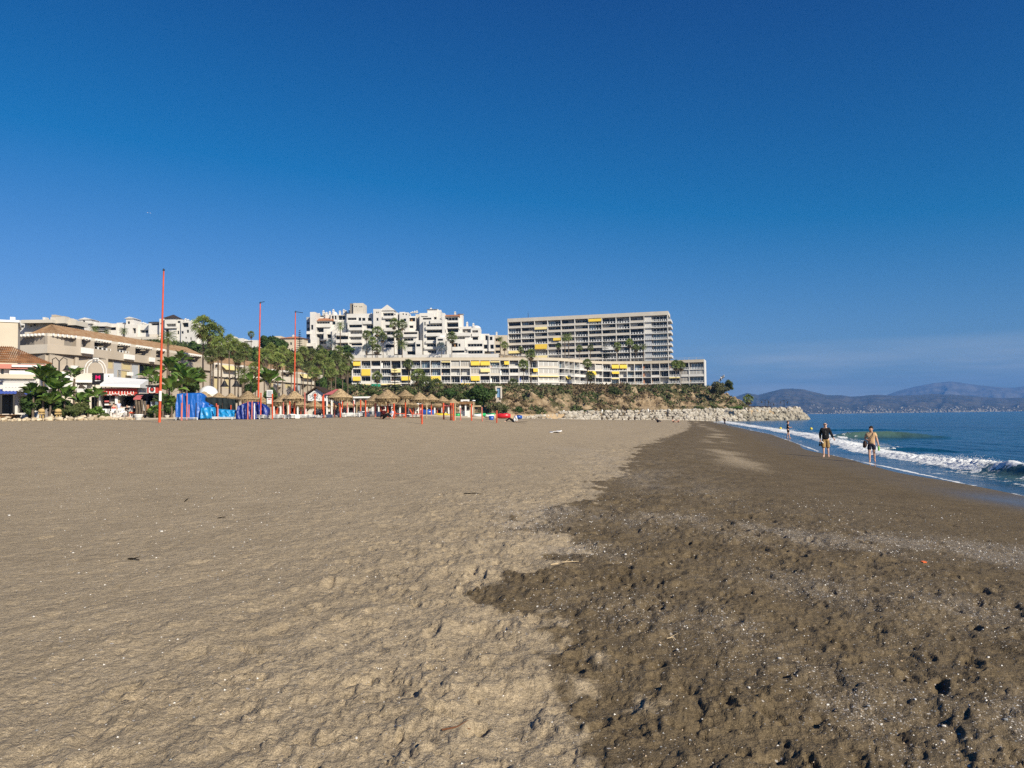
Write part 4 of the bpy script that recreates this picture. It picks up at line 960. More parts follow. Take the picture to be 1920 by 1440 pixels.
    # right wing (crop 740)
    B += [dict(r=z5(80, 225, 230, 700), dy=0, holes=[z5(130, 240, 150, 265, 'w'), z5(178, 245, 200, 270, 'w'), z5(145, 325, 188, 370, 'w'), z5(148, 535, 200, 585)], chim=[z5(262, 215, 0, 0)[:2], z5(284, 205, 0, 0)[:2], z5(322, 195, 0, 0)[:2], z5(357, 190, 0, 0)[:2]]),
          dict(r=z5(225, 285, 350, 560), dy=3, holes=[z5(232, 312, 335, 372), z5(230, 438, 305, 480)]),
          dict(r=z5(130, 530, 380, 1000), dy=-2, holes=[z5(148, 545, 370, 582), z5(148, 645, 305, 690), z5(205, 750, 330, 790), z5(205, 858, 340, 915)], par=[z5(145, 585, 375, 630), z5(150, 692, 320, 735)]),
          dict(r=z5(340, 680, 445, 1000), dy=-4, holes=[z5(352, 740, 420, 785)]),
          dict(r=z5(345, 255, 440, 860), dy=8, wall='pale_wall'),
          dict(r=z5(410, 235, 640, 900), dy=2, holes=[z5(430, 285, 540, 300, 'w'), z5(460, 310, 600, 345)]),
          dict(r=z5(540, 175, 690, 300), dy=4, chim=[z5(588, 145, 0, 0)[:2], z5(703, 170, 0, 0)[:2], z5(742, 205, 0, 0)[:2]], cap='shed', cy=z5(0, 155, 0, 0)[1]),
          dict(r=z5(690, 190, 760, 400), dy=5),
          dict(r=z5(470, 340, 860, 1000), dy=-2, holes=[z5(485, 380, 505, 440, 'w'), z5(520, 415, 780, 455), z5(525, 510, 835, 560), z5(525, 622, 680, 680), z5(525, 735, 680, 785), z5(540, 840, 690, 890)], par=[z5(585, 350, 775, 405), z5(510, 455, 830, 508), z5(510, 570, 840, 618), z5(510, 690, 655, 732), z5(490, 790, 680, 830)]),
          dict(r=z5(780, 235, 825, 620), dy=-3), dict(r=z5(825, 290, 1050, 640), dy=-1, holes=[z5(825, 300, 1035, 358), z5(825, 395, 1045, 465), z5(865, 488, 1090, 550)], par=[z5(820, 362, 1040, 392), z5(860, 466, 1090, 486)], cap='shed', cy=z5(0, 245, 0, 0)[1], capm='terracotta'),
          dict(r=z5(1045, 250, 1115, 500), dy=3, holes=[], chim=[z5(985, 205, 0, 0)[:2]], cap='shed', cy=z5(0, 235, 0, 0)[1]),
          dict(r=z5(680, 630, 830, 1000), dy=-5, holes=[z5(692, 735, 705, 780, 'w'), z5(718, 735, 731, 780, 'w'), z5(744, 735, 757, 780, 'w'), z5(700, 655, 790, 690, 'w')], cap='dome', cy=z5(0, 590, 0, 0)[1]),
          dict(r=z5(1040, 455, 1260, 900), dy=0, holes=[z5(1110, 495, 1235, 555), z5(1180, 630, 1240, 675)], chim=[z5(1183, 375, 0, 0)[:2]]),
          dict(r=z5(850, 560, 1250, 690), dy=-2, holes=[z5(870, 620, 1150, 665)], par=[z5(960, 560, 1245, 615)]),
          dict(r=z5(1250, 480, 1410, 900), dy=-1, holes=[z5(1270, 515, 1365, 555), z5(1275, 625, 1365, 675)], par=[z5(1265, 565, 1380, 620)], cap='dome', cy=z5(0, 430, 0, 0)[1], chim=[z5(1285, 395, 0, 0)[:2]]),
          dict(r=z5(850, 670, 1145, 1000), dy=-5, holes=[z5(935, 725, 1030, 790), z5(1042, 735, 1075, 785, 'w'), z5(940, 845, 1140, 885)]),
          dict(r=z5(1150, 680, 1450, 900), dy=-4, holes=[z5(1195, 735, 1435, 785)], par=[z5(1160, 790, 1450, 835)]),
          dict(r=z5(1400, 575, 1550, 860), dy=1, holes=[z5(1485, 600, 1520, 680), z5(1460, 750, 1520, 820)]),
          dict(r=z5(1540, 595, 1630, 860), dy=0, holes=[z5(1555, 620, 1600, 680), z5(1565, 750, 1620, 820)]),
          dict(r=z5(1190, 830, 1460, 960), dy=-7, holes=[z5(1190, 845, 1440, 900, 'd')]), dict(r=z5(1020, 885, 1200, 1000), dy=-9), dict(r=z5(500, 880, 560, 1000), dy=-9)]
    lay(root, 360, B, r2=r2, back=9)
    # low terrace wall the complex stands on
    tw = MB(); a = at(655, 668, 349); b = at(935, 668, 349); tw.box(a.x, 349, 10, b.x, 352, at(800, 667, 349).z+.5); tw.build('terrace_wall', M['white_wall'], root)
white_complex()
def other_blocks():
    r2 = random.Random(8)
    root = thing('apartment_building', 'narrow yellowish block with balconies wedged between white complex and tall slab', 'building', (-8, 400, 30))
    lay(root, 400, [dict(r=(926, 628.5, 952, 672), dy=0, holes=[(929, 634, 938, 640), (929, 646, 938, 652), (929, 657, 938, 662)], chim=[(931, 622)], wall='cream_wall', back=10)], r2=r2)
    # long beige hotel above the promenade row, far left
    root = thing('apartment_building', 'flat beige hotel with long roof slabs and chimneys above the tiled promenade block', 'building', (-165, 250, 20))
    a = lambda x0, y0, x1, y1, k=None: (x0/9.6, 590+y0/9.6, x1/9.6, 590+y1/9.6)+((k,) if k else ())
    lay(root, 240, [dict(r=a(370, 90, 940, 148), dy=-1, wall='pale_wall'), dict(r=a(440, 140, 1030, 420), dy=2, wall='pale_wall', holes=[a(540, 195, 580, 220, 'w'), a(600, 165, 650, 205, 'w')]),
                    dict(r=a(900, 42, 1160, 155), dy=1, wall='pale_wall', holes=[]), dict(r=a(930, 100, 1360, 190), dy=3, wall='pale_wall'), dict(r=a(1030, 175, 1290, 300), dy=4, wall='beige_wall', holes=[a(1040, 180, 1120, 205), a(1160, 185, 1280, 225)]),
                    dict(r=a(310, 110, 445, 400), dy=4, wall='white_wall', holes=[a(320, 190, 435, 235), a(355, 255, 385, 280, 'w')]),
                    dict(r=a(920, 0, 1000, 40), dy=3, wall='beige_wall', back=3), dict(r=a(1095, 25, 1150, 75), dy=3, wall='beige_wall', back=3), dict(r=a(760, 45, 805, 90), dy=3, wall='white_wall', back=2), dict(r=a(240, 95, 330, 120), dy=6, wall='white_wall', back=3)], r2=r2)
    root = thing('apartment_building', 'low white hillside villas with a gabled roof left of the tallest orange pole', 'building', (-190, 330, 34))
    lay(root, 330, [dict(r=a(1150, 130, 1620, 215), dy=0, holes=[]), dict(r=a(1420, 90, 1640, 160), dy=-1, holes=[a(1490, 105, 1530, 140, 'w')], cap='gable', cy=595.5, chim=[(132, 597), (134.5, 598)]), dict(r=a(1625, 140, 1920, 210), dy=1, holes=[]),
                    dict(r=a(1290, 205, 1520, 300), dy=-4, holes=[a(1330, 220, 1500, 245)]), dict(r=a(1500, 210, 1920, 400), dy=3, wall='white_wall', holes=[a(1640, 215, 1900, 245), a(1700, 290, 1900, 320)])], r2=r2)
    b = lambda x0, y0, x1, y1, k=None: (200+x0/6, 560+y0/6, 200+x1/6, 560+y1/6)+((k,) if k else ())
    root = thing('apartment_building', 'white terraced villas with a stepped gable, between the low villas and the tower', 'building', (-165, 335, 34))
    lay(root, 335, [dict(r=b(0, 280, 110, 440), dy=0, holes=[b(10, 320, 105, 355)]), dict(r=b(110, 270, 215, 460), dy=1, holes=[]), dict(r=b(215, 225, 300, 300), dy=-1, holes=[b(235, 255, 260, 285, 'w')], cap='gable', cy=594), dict(r=b(205, 290, 330, 460), dy=-2, holes=[b(290, 330, 360, 390)]),
                    dict(r=b(300, 290, 560, 440), dy=0, holes=[b(375, 350, 530, 385), b(320, 320, 355, 370)], chim=[b(375, 265, 0, 0)[:2], b(392, 262, 0, 0)[:2], b(415, 270, 0, 0)[:2], b(440, 280, 0, 0)[:2]]), dict(r=b(500, 275, 650, 480), dy=2, holes=[b(540, 300, 600, 330)]),
                    dict(r=b(140, 430, 560, 520), dy=-8, wall='pale_wall', holes=[b(350, 460, 480, 480)]), dict(r=b(480, 400, 560, 460), dy=-6, wall='pale_wall')], r2=r2)
    root = thing('apartment_building', 'white apartment tower with dark pyramid roof right behind the tallest orange pole', 'building', (-140, 330, 34))
    lay(root, 328, [dict(r=b(650, 220, 780, 560), dy=0, holes=[b(670, 280, 790, 315), b(660, 340, 700, 420)], par=[b(665, 316, 800, 335)], cap='hip', cy=588, capm='dark_tile'),
                    dict(r=b(780, 235, 850, 560), dy=1, holes=[b(795, 360, 815, 400, 'w'), b(795, 250, 830, 275, 'w')]), dict(r=b(835, 255, 1000, 600), dy=0, holes=[b(850, 270, 920, 320), b(835, 365, 865, 395, 'w'), b(900, 350, 925, 385, 'w'), b(885, 430, 900, 450, 'w'), b(940, 435, 955, 470, 'w'), b(880, 485, 900, 520, 'w')], chim=[b(868, 220, 0, 0)[:2], b(895, 228, 0, 0)[:2], b(935, 240, 0, 0)[:2]]),
                    dict(r=b(590, 225, 655, 520), dy=2, holes=[]), dict(r=b(470, 265, 600, 400), dy=4, holes=[b(500, 275, 590, 300)], cap='shed', cy=601, capm='dark_tile'), dict(r=b(1000, 300, 1060, 560), dy=2, wall='white_wall'), dict(r=b(920, 280, 1010, 330), dy=1, holes=[b(935, 290, 1005, 320)])], r2=r2)
    c = lambda x0, y0, x1, y1, k=None: (400+x0/8.727, 600+y0/8.727, 400+x1/8.727, 600+y1/8.727)+((k,) if k else ())
    root = thing('apartment_building', 'long low white block with a roof terrace behind the palms between two orange poles', 'building', (-135, 345, 36))
    lay(root, 345, [dict(r=c(130, 300, 480, 420), dy=0, wall='white_wall', holes=[c(150, 305, 290, 345)]), dict(r=c(450, 330, 720, 480), dy=2, holes=[c(470, 345, 640, 365)]), dict(r=c(250, 258, 310, 300), dy=1), dict(r=c(900, 325, 1010, 560), dy=3, holes=[c(910, 350, 960, 380), c(905, 480, 985, 510)]), dict(r=c(600, 470, 720, 600), dy=-2, wall='cream_wall')], r2=r2)
    root = thing('house', 'ochre house with red tiled roof behind the thin pole left of the white complex', 'house', (-108, 350, 34))
    lay(root, 350, [dict(r=c(1110, 300, 1480, 560), dy=0, wall='cream_wall', holes=[c(1255, 365, 1285, 410, 'w')], cap='hip', cy=629, capm='terracotta', chim=[c(1290, 240, 0, 0)[:2]]), dict(r=c(985, 262, 1110, 420), dy=1, wall='cream_wall', holes=[c(1005, 278, 1030, 300, 'w')]), dict(r=c(1190, 480, 1420, 600), dy=-8, wall='pale_wall')], r2=r2)
other_blocks()
# ================================================================== vegetation
def ground(X, Y):
    d = float(_seg_d(np.array([float(X)]), np.array([float(Y)]))[0])
    if d > 0: return hz1(X, Y)
    fy = float(np.interp(X, [-190, -85, -62, -44, -30, -12, 0, 2.6, 14, 24, 60, 88, 100, 116], [84, 86, 80.5, 80, 84, 98, 150, 190, 226, 252, 276, 288, 294, 300]))
    if Y > fy: return float(base_z(X, Y))-.04
    return gz(X, Y)
def fan_crown(seed, R=1.0, n=60, dead=12, open_=1.0):
    r = random.Random(seed); b = MB()
    for k in range(n+dead):
        isd = k >= n; az = k*2.399+r.uniform(-.25, .25)
        el = math.radians(-42+124*((k+.5)/n)**.85+r.uniform(-8, 8)) if not isd else math.radians(r.uniform(-86, -58))
        ln = R*(r.uniform(.38, .66) if not isd else r.uniform(.25, .45)); D = Vector((math.cos(az)*math.cos(el), math.sin(az)*math.cos(el), math.sin(el)))
        o = Vector((0, 0, 0 if not isd else -.15*R)); c = o + D*ln
        sd = D.cross(Vector((0, 0, 1))); sd = sd.normalized() if sd.length > .05 else Vector((1, 0, 0)); up = sd.cross(D); ro = r.uniform(-1.1, 1.1)
        sd, up = sd*math.cos(ro)+up*math.sin(ro), up*math.cos(ro)-sd*math.sin(ro)
        b.add([o-sd*.02*R, o+sd*.02*R, c], [(0, 1, 2)], 1 if isd else 0)
        m = 7; L_ = R*r.uniform(.40, .56)*(1.2 if isd else 1)
        for j in range(m):
            t = (j/(m-1)-.5)*2.7*(.5 if isd else 1)+r.uniform(-.1, .1); q = (D*math.cos(t)+sd*math.sin(t)+up*r.uniform(-.2, .2)).normalized(); lj = L_*r.uniform(.8, 1.1)
            tip = c+q*lj*.95 - Vector((0, 0, 1))*lj*(.42 if not isd else .1)*(1-abs(q.z)*.6); pn = q.cross(up).normalized()*L_*.085
            mid = c+q*lj*.5+up*L_*.03
            b.add([c, mid+pn, tip, mid-pn], [(0, 1, 2, 3)], 1 if isd else 0)
    return b
def feather_crown(seed, R=1.0, n=34, droop=1.0, low=-35):
    r = random.Random(seed); b = MB()
    for k in range(n):
        az = k*2.399+r.uniform(-.15, .15); el = math.radians(low+(88-low)*((k+.5)/n)**.8); p = Vector((0, 0, 0)); pts = [p]; e = el; sg = 8; ln = R*r.uniform(.85, 1.1)/sg
        for j in range(sg):
            D = Vector((math.cos(az)*math.cos(e), math.sin(az)*math.cos(e), math.sin(e))); p = p+D*ln; pts.append(p); e -= .17*droop*(1.1 if e > -1.2 else 0)
        S = Vector((-math.sin(az), math.cos(az), 0))
        for j in range(1, sg):
            a, c = pts[j], pts[j+1]; T = (c-a).normalized(); w = R*.20*math.sin(math.pi*(j+.6)/(sg+.8))+.02*R
            for s_ in (-1, 1):
                for h in (0, .5):
                    q = a.lerp(c, h); q2 = a.lerp(c, h+.28)
                    tip = q+S*s_*w+T*w*.55-Vector((0, 0, w*.45)); b.add([q, q2, tip], [(0, 1, 2)], 0)
            b.add([a-S*.012*R, a+S*.012*R, c], [(0, 1, 2)], 0)
    return b
def banana_crown(seed, R=1.0, n=13, spread=1.0):
    r = random.Random(seed); b = MB()
    for k in range(n):
        az = k*2.399+r.uniform(-.3, .3); el = math.radians(r.uniform(15, 84)); D0 = Vector((math.cos(az)*math.cos(el), math.sin(az)*math.cos(el), math.sin(el)))
        S = Vector((-math.sin(az), math.cos(az), 0)); p = D0*R*.35; b.add([-S*.02*R, S*.02*R, p+S*.02*R, p-S*.02*R], [(0, 1, 2, 3)], 0)
        L_ = R*r.uniform(.55, .85); W = R*r.uniform(.17, .27); e = el; sg = 5; rows = []
        roll = r.uniform(-.7, .7); S2 = (S*math.cos(roll)+D0.cross(S)*math.sin(roll))
        for j in range(sg+1):
            t = j/sg; w = W*math.sin(math.pi*min(.97, t*.86+.10))**.7; N = Vector((0, 0, 1))
            rows.append((p-S2*w+N*w*.35, p, p+S2*w+N*w*.35))
            D = Vector((math.cos(az)*math.cos(e), math.sin(az)*math.cos(e), math.sin(e))); p = p+D*(L_/sg); e -= .16
        for a, c in zip(rows, rows[1:]):
            b.add([a[0], a[1], c[1], c[0]], [(0, 1, 2, 3)], 0); b.add([a[1], a[2], c[2], c[1]], [(0, 1, 2, 3)], 0)
    return b
def leaf_cloud(name, c, r, n, size, mt, parent=None, seed=0, clumps=14, flat=.0, shell=.55):
    g = np.random.default_rng(seed); cc = g.normal(size=(clumps, 3)); cc /= np.linalg.norm(cc, axis=1)[:, None]; cc *= g.uniform(.25, .78, (clumps, 1)); cr_ = g.uniform(.28, .5, clumps)
    k = g.integers(0, clumps, n); d = g.normal(size=(n, 3)); d /= np.linalg.norm(d, axis=1)[:, None]; p = cc[k]+d*(cr_[k]*g.uniform(shell, 1, n))[:, None]
    p = p*np.array(r)+np.array(c); t = g.normal(size=(n, 3)); t /= np.linalg.norm(t, axis=1)[:, None]; u = np.cross(t, d+.001); u /= np.linalg.norm(u, axis=1)[:, None]
    s = (size*g.uniform(.6, 1.3, n))[:, None]; V = np.stack([p-t*s-u*s*.0, p+u*s*.55, p+t*s, p-u*s*.55], 1).reshape(-1, 3); Fc = np.arange(n*4).reshape(n, 4)
    return tri_soup(name, V, Fc, mt, parent)
_CR = {}
def crown_mesh(kind, v):
    k = (kind, v)
    if k not in _CR:
        _CR[k] = {'fan': lambda: fan_crown(10+v).mesh('crown_fan', [M['palm_green'], M['palm_dead']]), 'far': lambda: fan_crown(30+v, n=50, dead=7).mesh('crown_far', [M['palm_green'], M['palm_dead']]),
                  'date': lambda: feather_crown(50+v, n=40).mesh('crown_date', M['palm_green']), 'blue': lambda: fan_crown(70+v, n=26, dead=0).mesh('crown_blue', [M['palm_blue'], M['palm_dead']]),
                  'banana': lambda: banana_crown(90+v, n=17).mesh('crown_banana', M['banana_green']), 'bananabig': lambda: banana_crown(95+v, n=26).mesh('crown_banana', M['banana_green']),
                  'pale': lambda: fan_crown(110+v).mesh('crown_pale', [M['palm_pale'], M['palm_dead']])}[kind]()
    return _CR[k]
def palm(px, yc, rpx, Y, kind, label, group, skirt=0.0, trunk=None, lean=0.0, base=None):
    c = at(px, yc, Y); R = rpx * Y / F_PX * 1.22; X = c.x-lean; g = ground(X, Y) if base is None else at(px, base, Y).z
    name = {'banana': 'banana_plant', 'bananabig': 'banana_plant'}.get(kind, 'palm_tree')
    root = thing(name, label, 'palm' if name == 'palm_tree' else 'plant', (X, Y, g), group)
    v = rnd.randrange(4)
    o = meshobj('crown', crown_mesh(kind, v), root, c, rnd.uniform(0, 6.28), (R, R, R*(1.0 if kind != 'far' else 1.0)))
    tr = trunk or (.17 if kind in ('fan', 'far', 'blue', 'pale') else .26 if kind == 'date' else .13)
    t = MB(); h = c.z-g; n = 5
    pts = [Vector((X+lean*(i/n)**1.6+.04*math.sin(i*2+px), Y, g-.3+(h+.2)*i/n)) for i in range(n+1)]; rr = [tr*(1.5 if i == 0 else 1.0-.25*i/n) for i in range(n+1)]
    t.tube(pts, rr, 7)
    if skirt: t.tube([c+Vector((0, 0, -skirt*R)), c+Vector((0, 0, -.1*R))], [R*.30, R*.42], 8)
    t.build('trunk', M['palm_trunk'], root); return root
def leafy_tree(px, yc, rx, rz, Y, mt, label, n=2600, group=None, name='tree', trunk=True, size=.28, clumps=16, ry=None):
    c = at(px, yc, Y); k = Y/F_PX; R = (rx*k, (ry or rx)*k, rz*k); g = ground(c.x, Y)
    root = thing(name, label, 'tree' if name != 'shrub' else 'shrub', (c.x, Y, g), group)
    l = leaf_cloud('crown', (0, 0, c.z-g), R, n, size, M[mt], root, int(px*7), clumps)
    if trunk:
        t = MB(); h = c.z-g
        if h > .8: t.tube([Vector((c.x, Y, g-.3)), Vector((c.x+.2, Y, g+h*.5)), Vector((c.x, Y, g+h*.9))], [.28, .22, .12], 6)
        for j in range(4):
            a = j*1.6+px; t.tube([Vector((c.x+.15, Y, g+max(0, h*.5))), Vector((c.x+math.cos(a)*R[0]*.5, Y+math.sin(a)*R[1]*.4, c.z+R[2]*.2))], [.12, .05], 5)
        t.build('trunk', M['bark'], root)
    return root
def norfolk(px, yt, yb, rpx, Y, label, density=1.0):
    top = at(px, yt, Y); bot = at(px, yb, Y); g = min(ground(top.x, Y), bot.z); H = top.z-g; root = thing('norfolk_pine', label, 'tree', (top.x, Y, g)); R = rpx*Y/F_PX; r = random.Random(int(px))
    t = MB(); t.tube([Vector((top.x, Y, g-.3)), Vector((top.x, Y, top.z))], [.30, .04], 7); t.build('trunk', M['bark'], root)
    b = MB(); nt_ = max(8, int((top.z-bot.z)/.8))
    for i in range(nt_):
        z = bot.z+(top.z-bot.z)*(i+.3)/nt_; rr = R*(1-(i/nt_)**1.15)*r.uniform(.8, 1.05)+.12
        for j in range(12):
            a = j*.524+i*.6; D = Vector((math.cos(a), math.sin(a), 0)); S = Vector((-D.y, D.x, 0)); o = Vector((top.x, Y, z))
            for q in range(7):
                s0 = q/7; p = o+D*rr*s0+Vector((0, 0, rr*.14*s0)); w_ = rr*.42*(1.1-s0)+.2
                for sg in (-1, 1): b.add([p, p+D*rr*.16, p+S*sg*w_+D*w_*.5+Vector((0, 0, .1))], [(0, 1, 2)])
                b.add([p-S*.06, p+S*.06, p+Vector((0, 0, .25))+D*.2], [(0, 1, 2)])
    b.build('crown', M['leaf_dark'], root); return root
# ---- palms of the promenade and of the town slope (left to right)
G1 = 'palm trees along the promenade and the slope behind it'
PL = [(178, 617, 9, 292, 'date', 'small palm in front of the low white villas, left of the stepped gable', .0),
 (200, 622, 8, 294, 'date', 'small round palm between the white villas, second from their left end', .0),
 (232, 621, 9, 292, 'date', 'small palm in front of the villas with the stepped gable', .0),
 (315, 633, 18, 135, 'date', 'drooping feather palm just right of the tallest orange pole', .0),
 (381, 612, 21, 150, 'fan', 'tallest fan palm, highest crown of the big palm group by the blue tarp', .9),
 (400, 627, 21, 149, 'fan', 'fan palm leaning against the tallest one on its right', .9),
 (409, 647, 16, 146, 'fan', 'fan palm with yellowing lower leaves, right below the two tallest palms', .3),
 (415, 662, 12, 141, 'pale', 'bare ringed trunk palm with a pale crown beside the bell street lamp', .0),
 (441, 650, 14, 165, 'fan', 'fan palm standing third to the left of the middle orange pole', .8),
 (458, 657, 15, 160, 'fan', 'fan palm with a pale skirt above the bell lamp, left of the middle orange pole', .5),
 (471, 627, 6.5, 330, 'far', 'small thin palm silhouetted against the sky left of the middle orange pole', .0),
 (496, 668, 15, 172, 'fan', 'bushy fan palm immediately right of the middle orange pole', 1.2),
 (508, 655, 12, 186, 'fan', 'fan palm behind the bushy one right of the middle orange pole', .9),
 (521, 676, 15, 176, 'fan', 'fan palm over the white notice board, midway between two orange poles', .6),
 (541, 668, 10, 236, 'fan', 'small fan palm just left of the thin right orange pole', .5),
 (557, 675, 13, 190, 'fan', 'fan palm just behind the thin right orange pole', .8),
 (577, 688, 11, 212, 'pale', 'pale fan palm above the white gabled kiosk', .6),
 (590, 700, 12, 204, 'fan', 'low fan palm directly over the peak of the gabled kiosk', .4),
 (598, 677, 13, 213, 'fan', 'fan palm with a clean grey trunk right of the gabled kiosk', .7),
 (606, 664, 10, 242, 'fan', 'fan palm high on the slope under the left end of the white complex', .9),
 (615, 684, 13, 209, 'fan', 'fan palm with a bare trunk above the reddish tent roof', .5),
 (629, 676, 14, 216, 'pale', 'pale fan palm behind the largest left parasol', 1.1),
 (642, 692, 13, 226, 'fan', 'fan palm against the left end of the block with yellow awnings', 1.2),
 (652, 672, 11, 236, 'pale', 'pale fan palm touching the roof corner of the block with yellow awnings', 1.1),
 (456, 702, 19, 112, 'date', 'big feather palm beside the pair of black bell lamps', .0),
 (372, 702, 13, 128, 'pale', 'pale fan palm at the foot of the two tallest palms', .6),
 (638, 611, 11, 350, 'date', 'dark feather palm on a tall thin trunk before the left wing of the white complex', .0),
 (620, 645, 9, 345, 'blue', 'silvery blue fan palm before the left wing of the white complex', .0),
 (600, 655, 8, 340, 'pale', 'squat pale palm at the lower left corner of the white complex', .6),
 (687, 628, 9, 348, 'far', 'palm before the square tower of the white complex, leftmost of a tight trio', .3),
 (698, 640, 9, 345, 'far', 'lowest palm of the tight trio before the white complex', .3),
 (708, 621, 10, 349, 'far', 'tallest palm of the tight trio before the white complex', .3),
 (718, 632, 9, 344, 'far', 'palm right of the tight trio before the white complex', .2),
 (739, 606, 10, 351, 'far', 'tall palm before the gabled part of the white complex', .2),
 (754, 609, 10, 350, 'far', 'tall palm right of the gabled part of the white complex', .2),
 (746, 628, 9, 344, 'pale', 'pale lower palm between the two tall ones by the gabled part', .6),
 (754, 646, 13, 340, 'date', 'spreading feather palm at the roof terrace before the gabled part', .0),
 (687, 653, 9, 338, 'blue', 'bluish palm above the roof of the long block, under the tight trio', .0),
 (706, 654, 9, 337, 'fan', 'dark low palm above the roof of the long block, right of the bluish one', .3),
 (847, 632, 10, 348, 'fan', 'fan palm on a thin trunk before the right wing of the white complex', .2),
 (828, 652, 10, 344, 'blue', 'silvery blue palm before the right wing of the white complex', .0),
 (938, 636, 7, 372, 'date', 'feather palm before the narrow yellowish block', .0),
 (946, 648, 8, 366, 'fan', 'fan palm at the left edge of the tall slab', .4),
 (977, 656, 6, 358, 'fan', 'low fan palm at the lower left of the tall slab', .4),
 (1047, 648, 6, 368, 'far', 'small palm left of the twin feather palms before the tall slab', .2),
 (1059, 633, 10, 365, 'date', 'left one of the twin feather palms before the tall slab', .0),
 (1066, 631, 9, 367, 'date', 'right one of the twin feather palms before the tall slab', .0),
 (1086, 653, 6, 360, 'fan', 'small round palm between the twin feather palms and the dark pine', .2),
 (1107, 652, 6, 362, 'pale', 'pale small palm just left of the dark pine before the tall slab', .3),
 (1157, 650, 8, 362, 'fan', 'fan palm just right of the dark pine before the tall slab', .2),
 (1180, 643, 8, 364, 'fan', 'tallest of the palms near the right end of the tall slab', .2),
 (1192, 652, 7, 360, 'fan', 'palm second from the right before the tall slab', .2),
 (1206, 650, 8, 361, 'date', 'rightmost palm before the tall slab', .0),
 (766, 683, 10, 286, 'pale', 'tall thin palm crossing the left half of the block with yellow awnings', .4),
 (707, 706, 10, 284, 'fan', 'palm before the left end of the block with yellow awnings', .5),
 (785, 706, 15, 256, 'fan', 'dense dark palm rising from the shrubs before the yellow awnings', .7),
 (799, 719, 14, 252, 'pale', 'yellowish palm behind the middle parasols', .8),
 (817, 724, 14, 248, 'pale', 'straw coloured palm right of the other two behind the middle parasols', .9),
 (961, 720, 10, 291, 'pale', 'low palm before the middle of the long block, beside the blue framed lift shaft', .5),
 (981, 684, 10, 292, 'fan', 'left palm of the tall pair before the curve of the long block', .2),
 (995, 664, 10, 296, 'fan', 'taller right palm of the pair before the curve of the long block', .2),
 (1101, 682, 9, 318, 'fan', 'tall palm before the right half of the long block', .2),
 (1107, 705, 9, 312, 'pale', 'lower palm beside the tall one before the right half of the long block', .5),
 (1267, 684, 9, 318, 'fan', 'left one of the two palms at the right end of the long block', .2),
 (1276, 685, 9, 319, 'fan', 'right one of the two palms at the right end of the long block', .2),
 (430, 640, 13, 172, 'fan', 'fan palm half hidden between the tall pair and the lamp palms', .5),
 (447, 672, 12, 158, 'pale', 'low pale palm over the ochre roof left of the middle orange pole', .6),
 (530, 660, 12, 200, 'fan', 'fan palm under the dark round tree with the pale trunk', .6),
 (546, 690, 11, 205, 'pale', 'pale palm low beside the thin right orange pole', .5),
 (568, 660, 11, 225, 'fan', 'fan palm right under the norfolk pine', .5),
 (584, 664, 11, 232, 'pale', 'pale palm on the slope right of the thin orange pole', .6),
 (621, 700, 12, 206, 'fan', 'low fan palm left above the large pale parasol', .5),
 (635, 658, 10, 245, 'fan', 'small fan palm high on the slope beside the ivy tree', .5),
 (479, 690, 12, 150, 'fan', 'fan palm directly left behind the middle orange pole', .5),
 (395, 668, 13, 138, 'pale', 'pale palm between the trunks of the two tallest palms', .5),
 (1403, 748, 9, 288, 'fan', 'squat lone palm at the tip of the headland above the breakwater', .9)]
for (px, yc, rp, Y, kd, lb, sk) in PL: palm(px, yc, rp, Y, kd, lb, G1, skirt=sk)
G2 = 'giant banana plants in the planting along the promenade'
BL = [(62, 735, 16, 79.8, 'bananabig', 'banana plant nearest the dark restaurant front'), (94, 752, 15, 79.6, 'bananabig', 'low banana plant just above the left stone ornament'), (150, 752, 13, 84, 'banana', 'low banana plant under the wooden sign'), (166, 742, 12, 85, 'banana', 'thin banana plant between the wooden sign and the M sign'), (112, 712, 14, 84, 'banana', 'banana plant right behind the bell lamp post'),
 (82, 706, 20, 80, 'bananabig', 'banana plant with upright leaves beside the left bell lamp, above the agave'),
 (101, 728, 20, 81, 'bananabig', 'banana plant under the bell lamp post left of the bare stemmed one'),
 (140, 703, 13, 86, 'banana', 'banana plant with a long bare stem left of the white arch'),
 (122, 742, 17, 81, 'banana', 'low banana plant between the two yellow stone ornaments'),
 (183, 741, 13, 84, 'banana', 'banana plant with torn yellow lower leaves right under the black M sign'),
 (280, 703, 14, 102, 'banana', 'banana plant above the second M sign'),
 (291, 716, 11, 99, 'banana', 'banana plant between the second M sign and the orange pole'),
 (318, 690, 17, 108, 'bananabig', 'high banana plant right of the tallest orange pole'),
 (322, 728, 20, 92, 'bananabig', 'broad banana plant at mid height right of the tallest orange pole'),
 (341, 700, 17, 104, 'bananabig', 'tall banana plant under the two tallest palms'),
 (350, 716, 20, 100, 'bananabig', 'dense banana plant left behind the white dome'),
 (338, 672, 13, 120, 'banana', 'highest banana plant against the beige block, left of the two tallest palms'),
 (365, 712, 16, 112, 'bananabig', 'banana plant directly behind the white dome'),
 (470, 716, 14, 100, 'banana', 'banana plant right behind the second bell lamp'),
 (505, 712, 18, 98, 'bananabig', 'banana plant right of the middle orange pole above the parasols'),
 (290, 770, 9, 80, 'banana', 'low banana plant at the foot of the tallest orange pole'),
 (305, 752, 13, 85, 'banana', 'banana plant right behind the base of the tallest orange pole'),
 (322, 755, 12, 86, 'banana', 'banana plant left of the tall blue tarp')]
for (px, yc, rp, Y, kd, lb) in BL: palm(px, yc+rp*.4, rp*1.35, Y, kd, lb, G2)
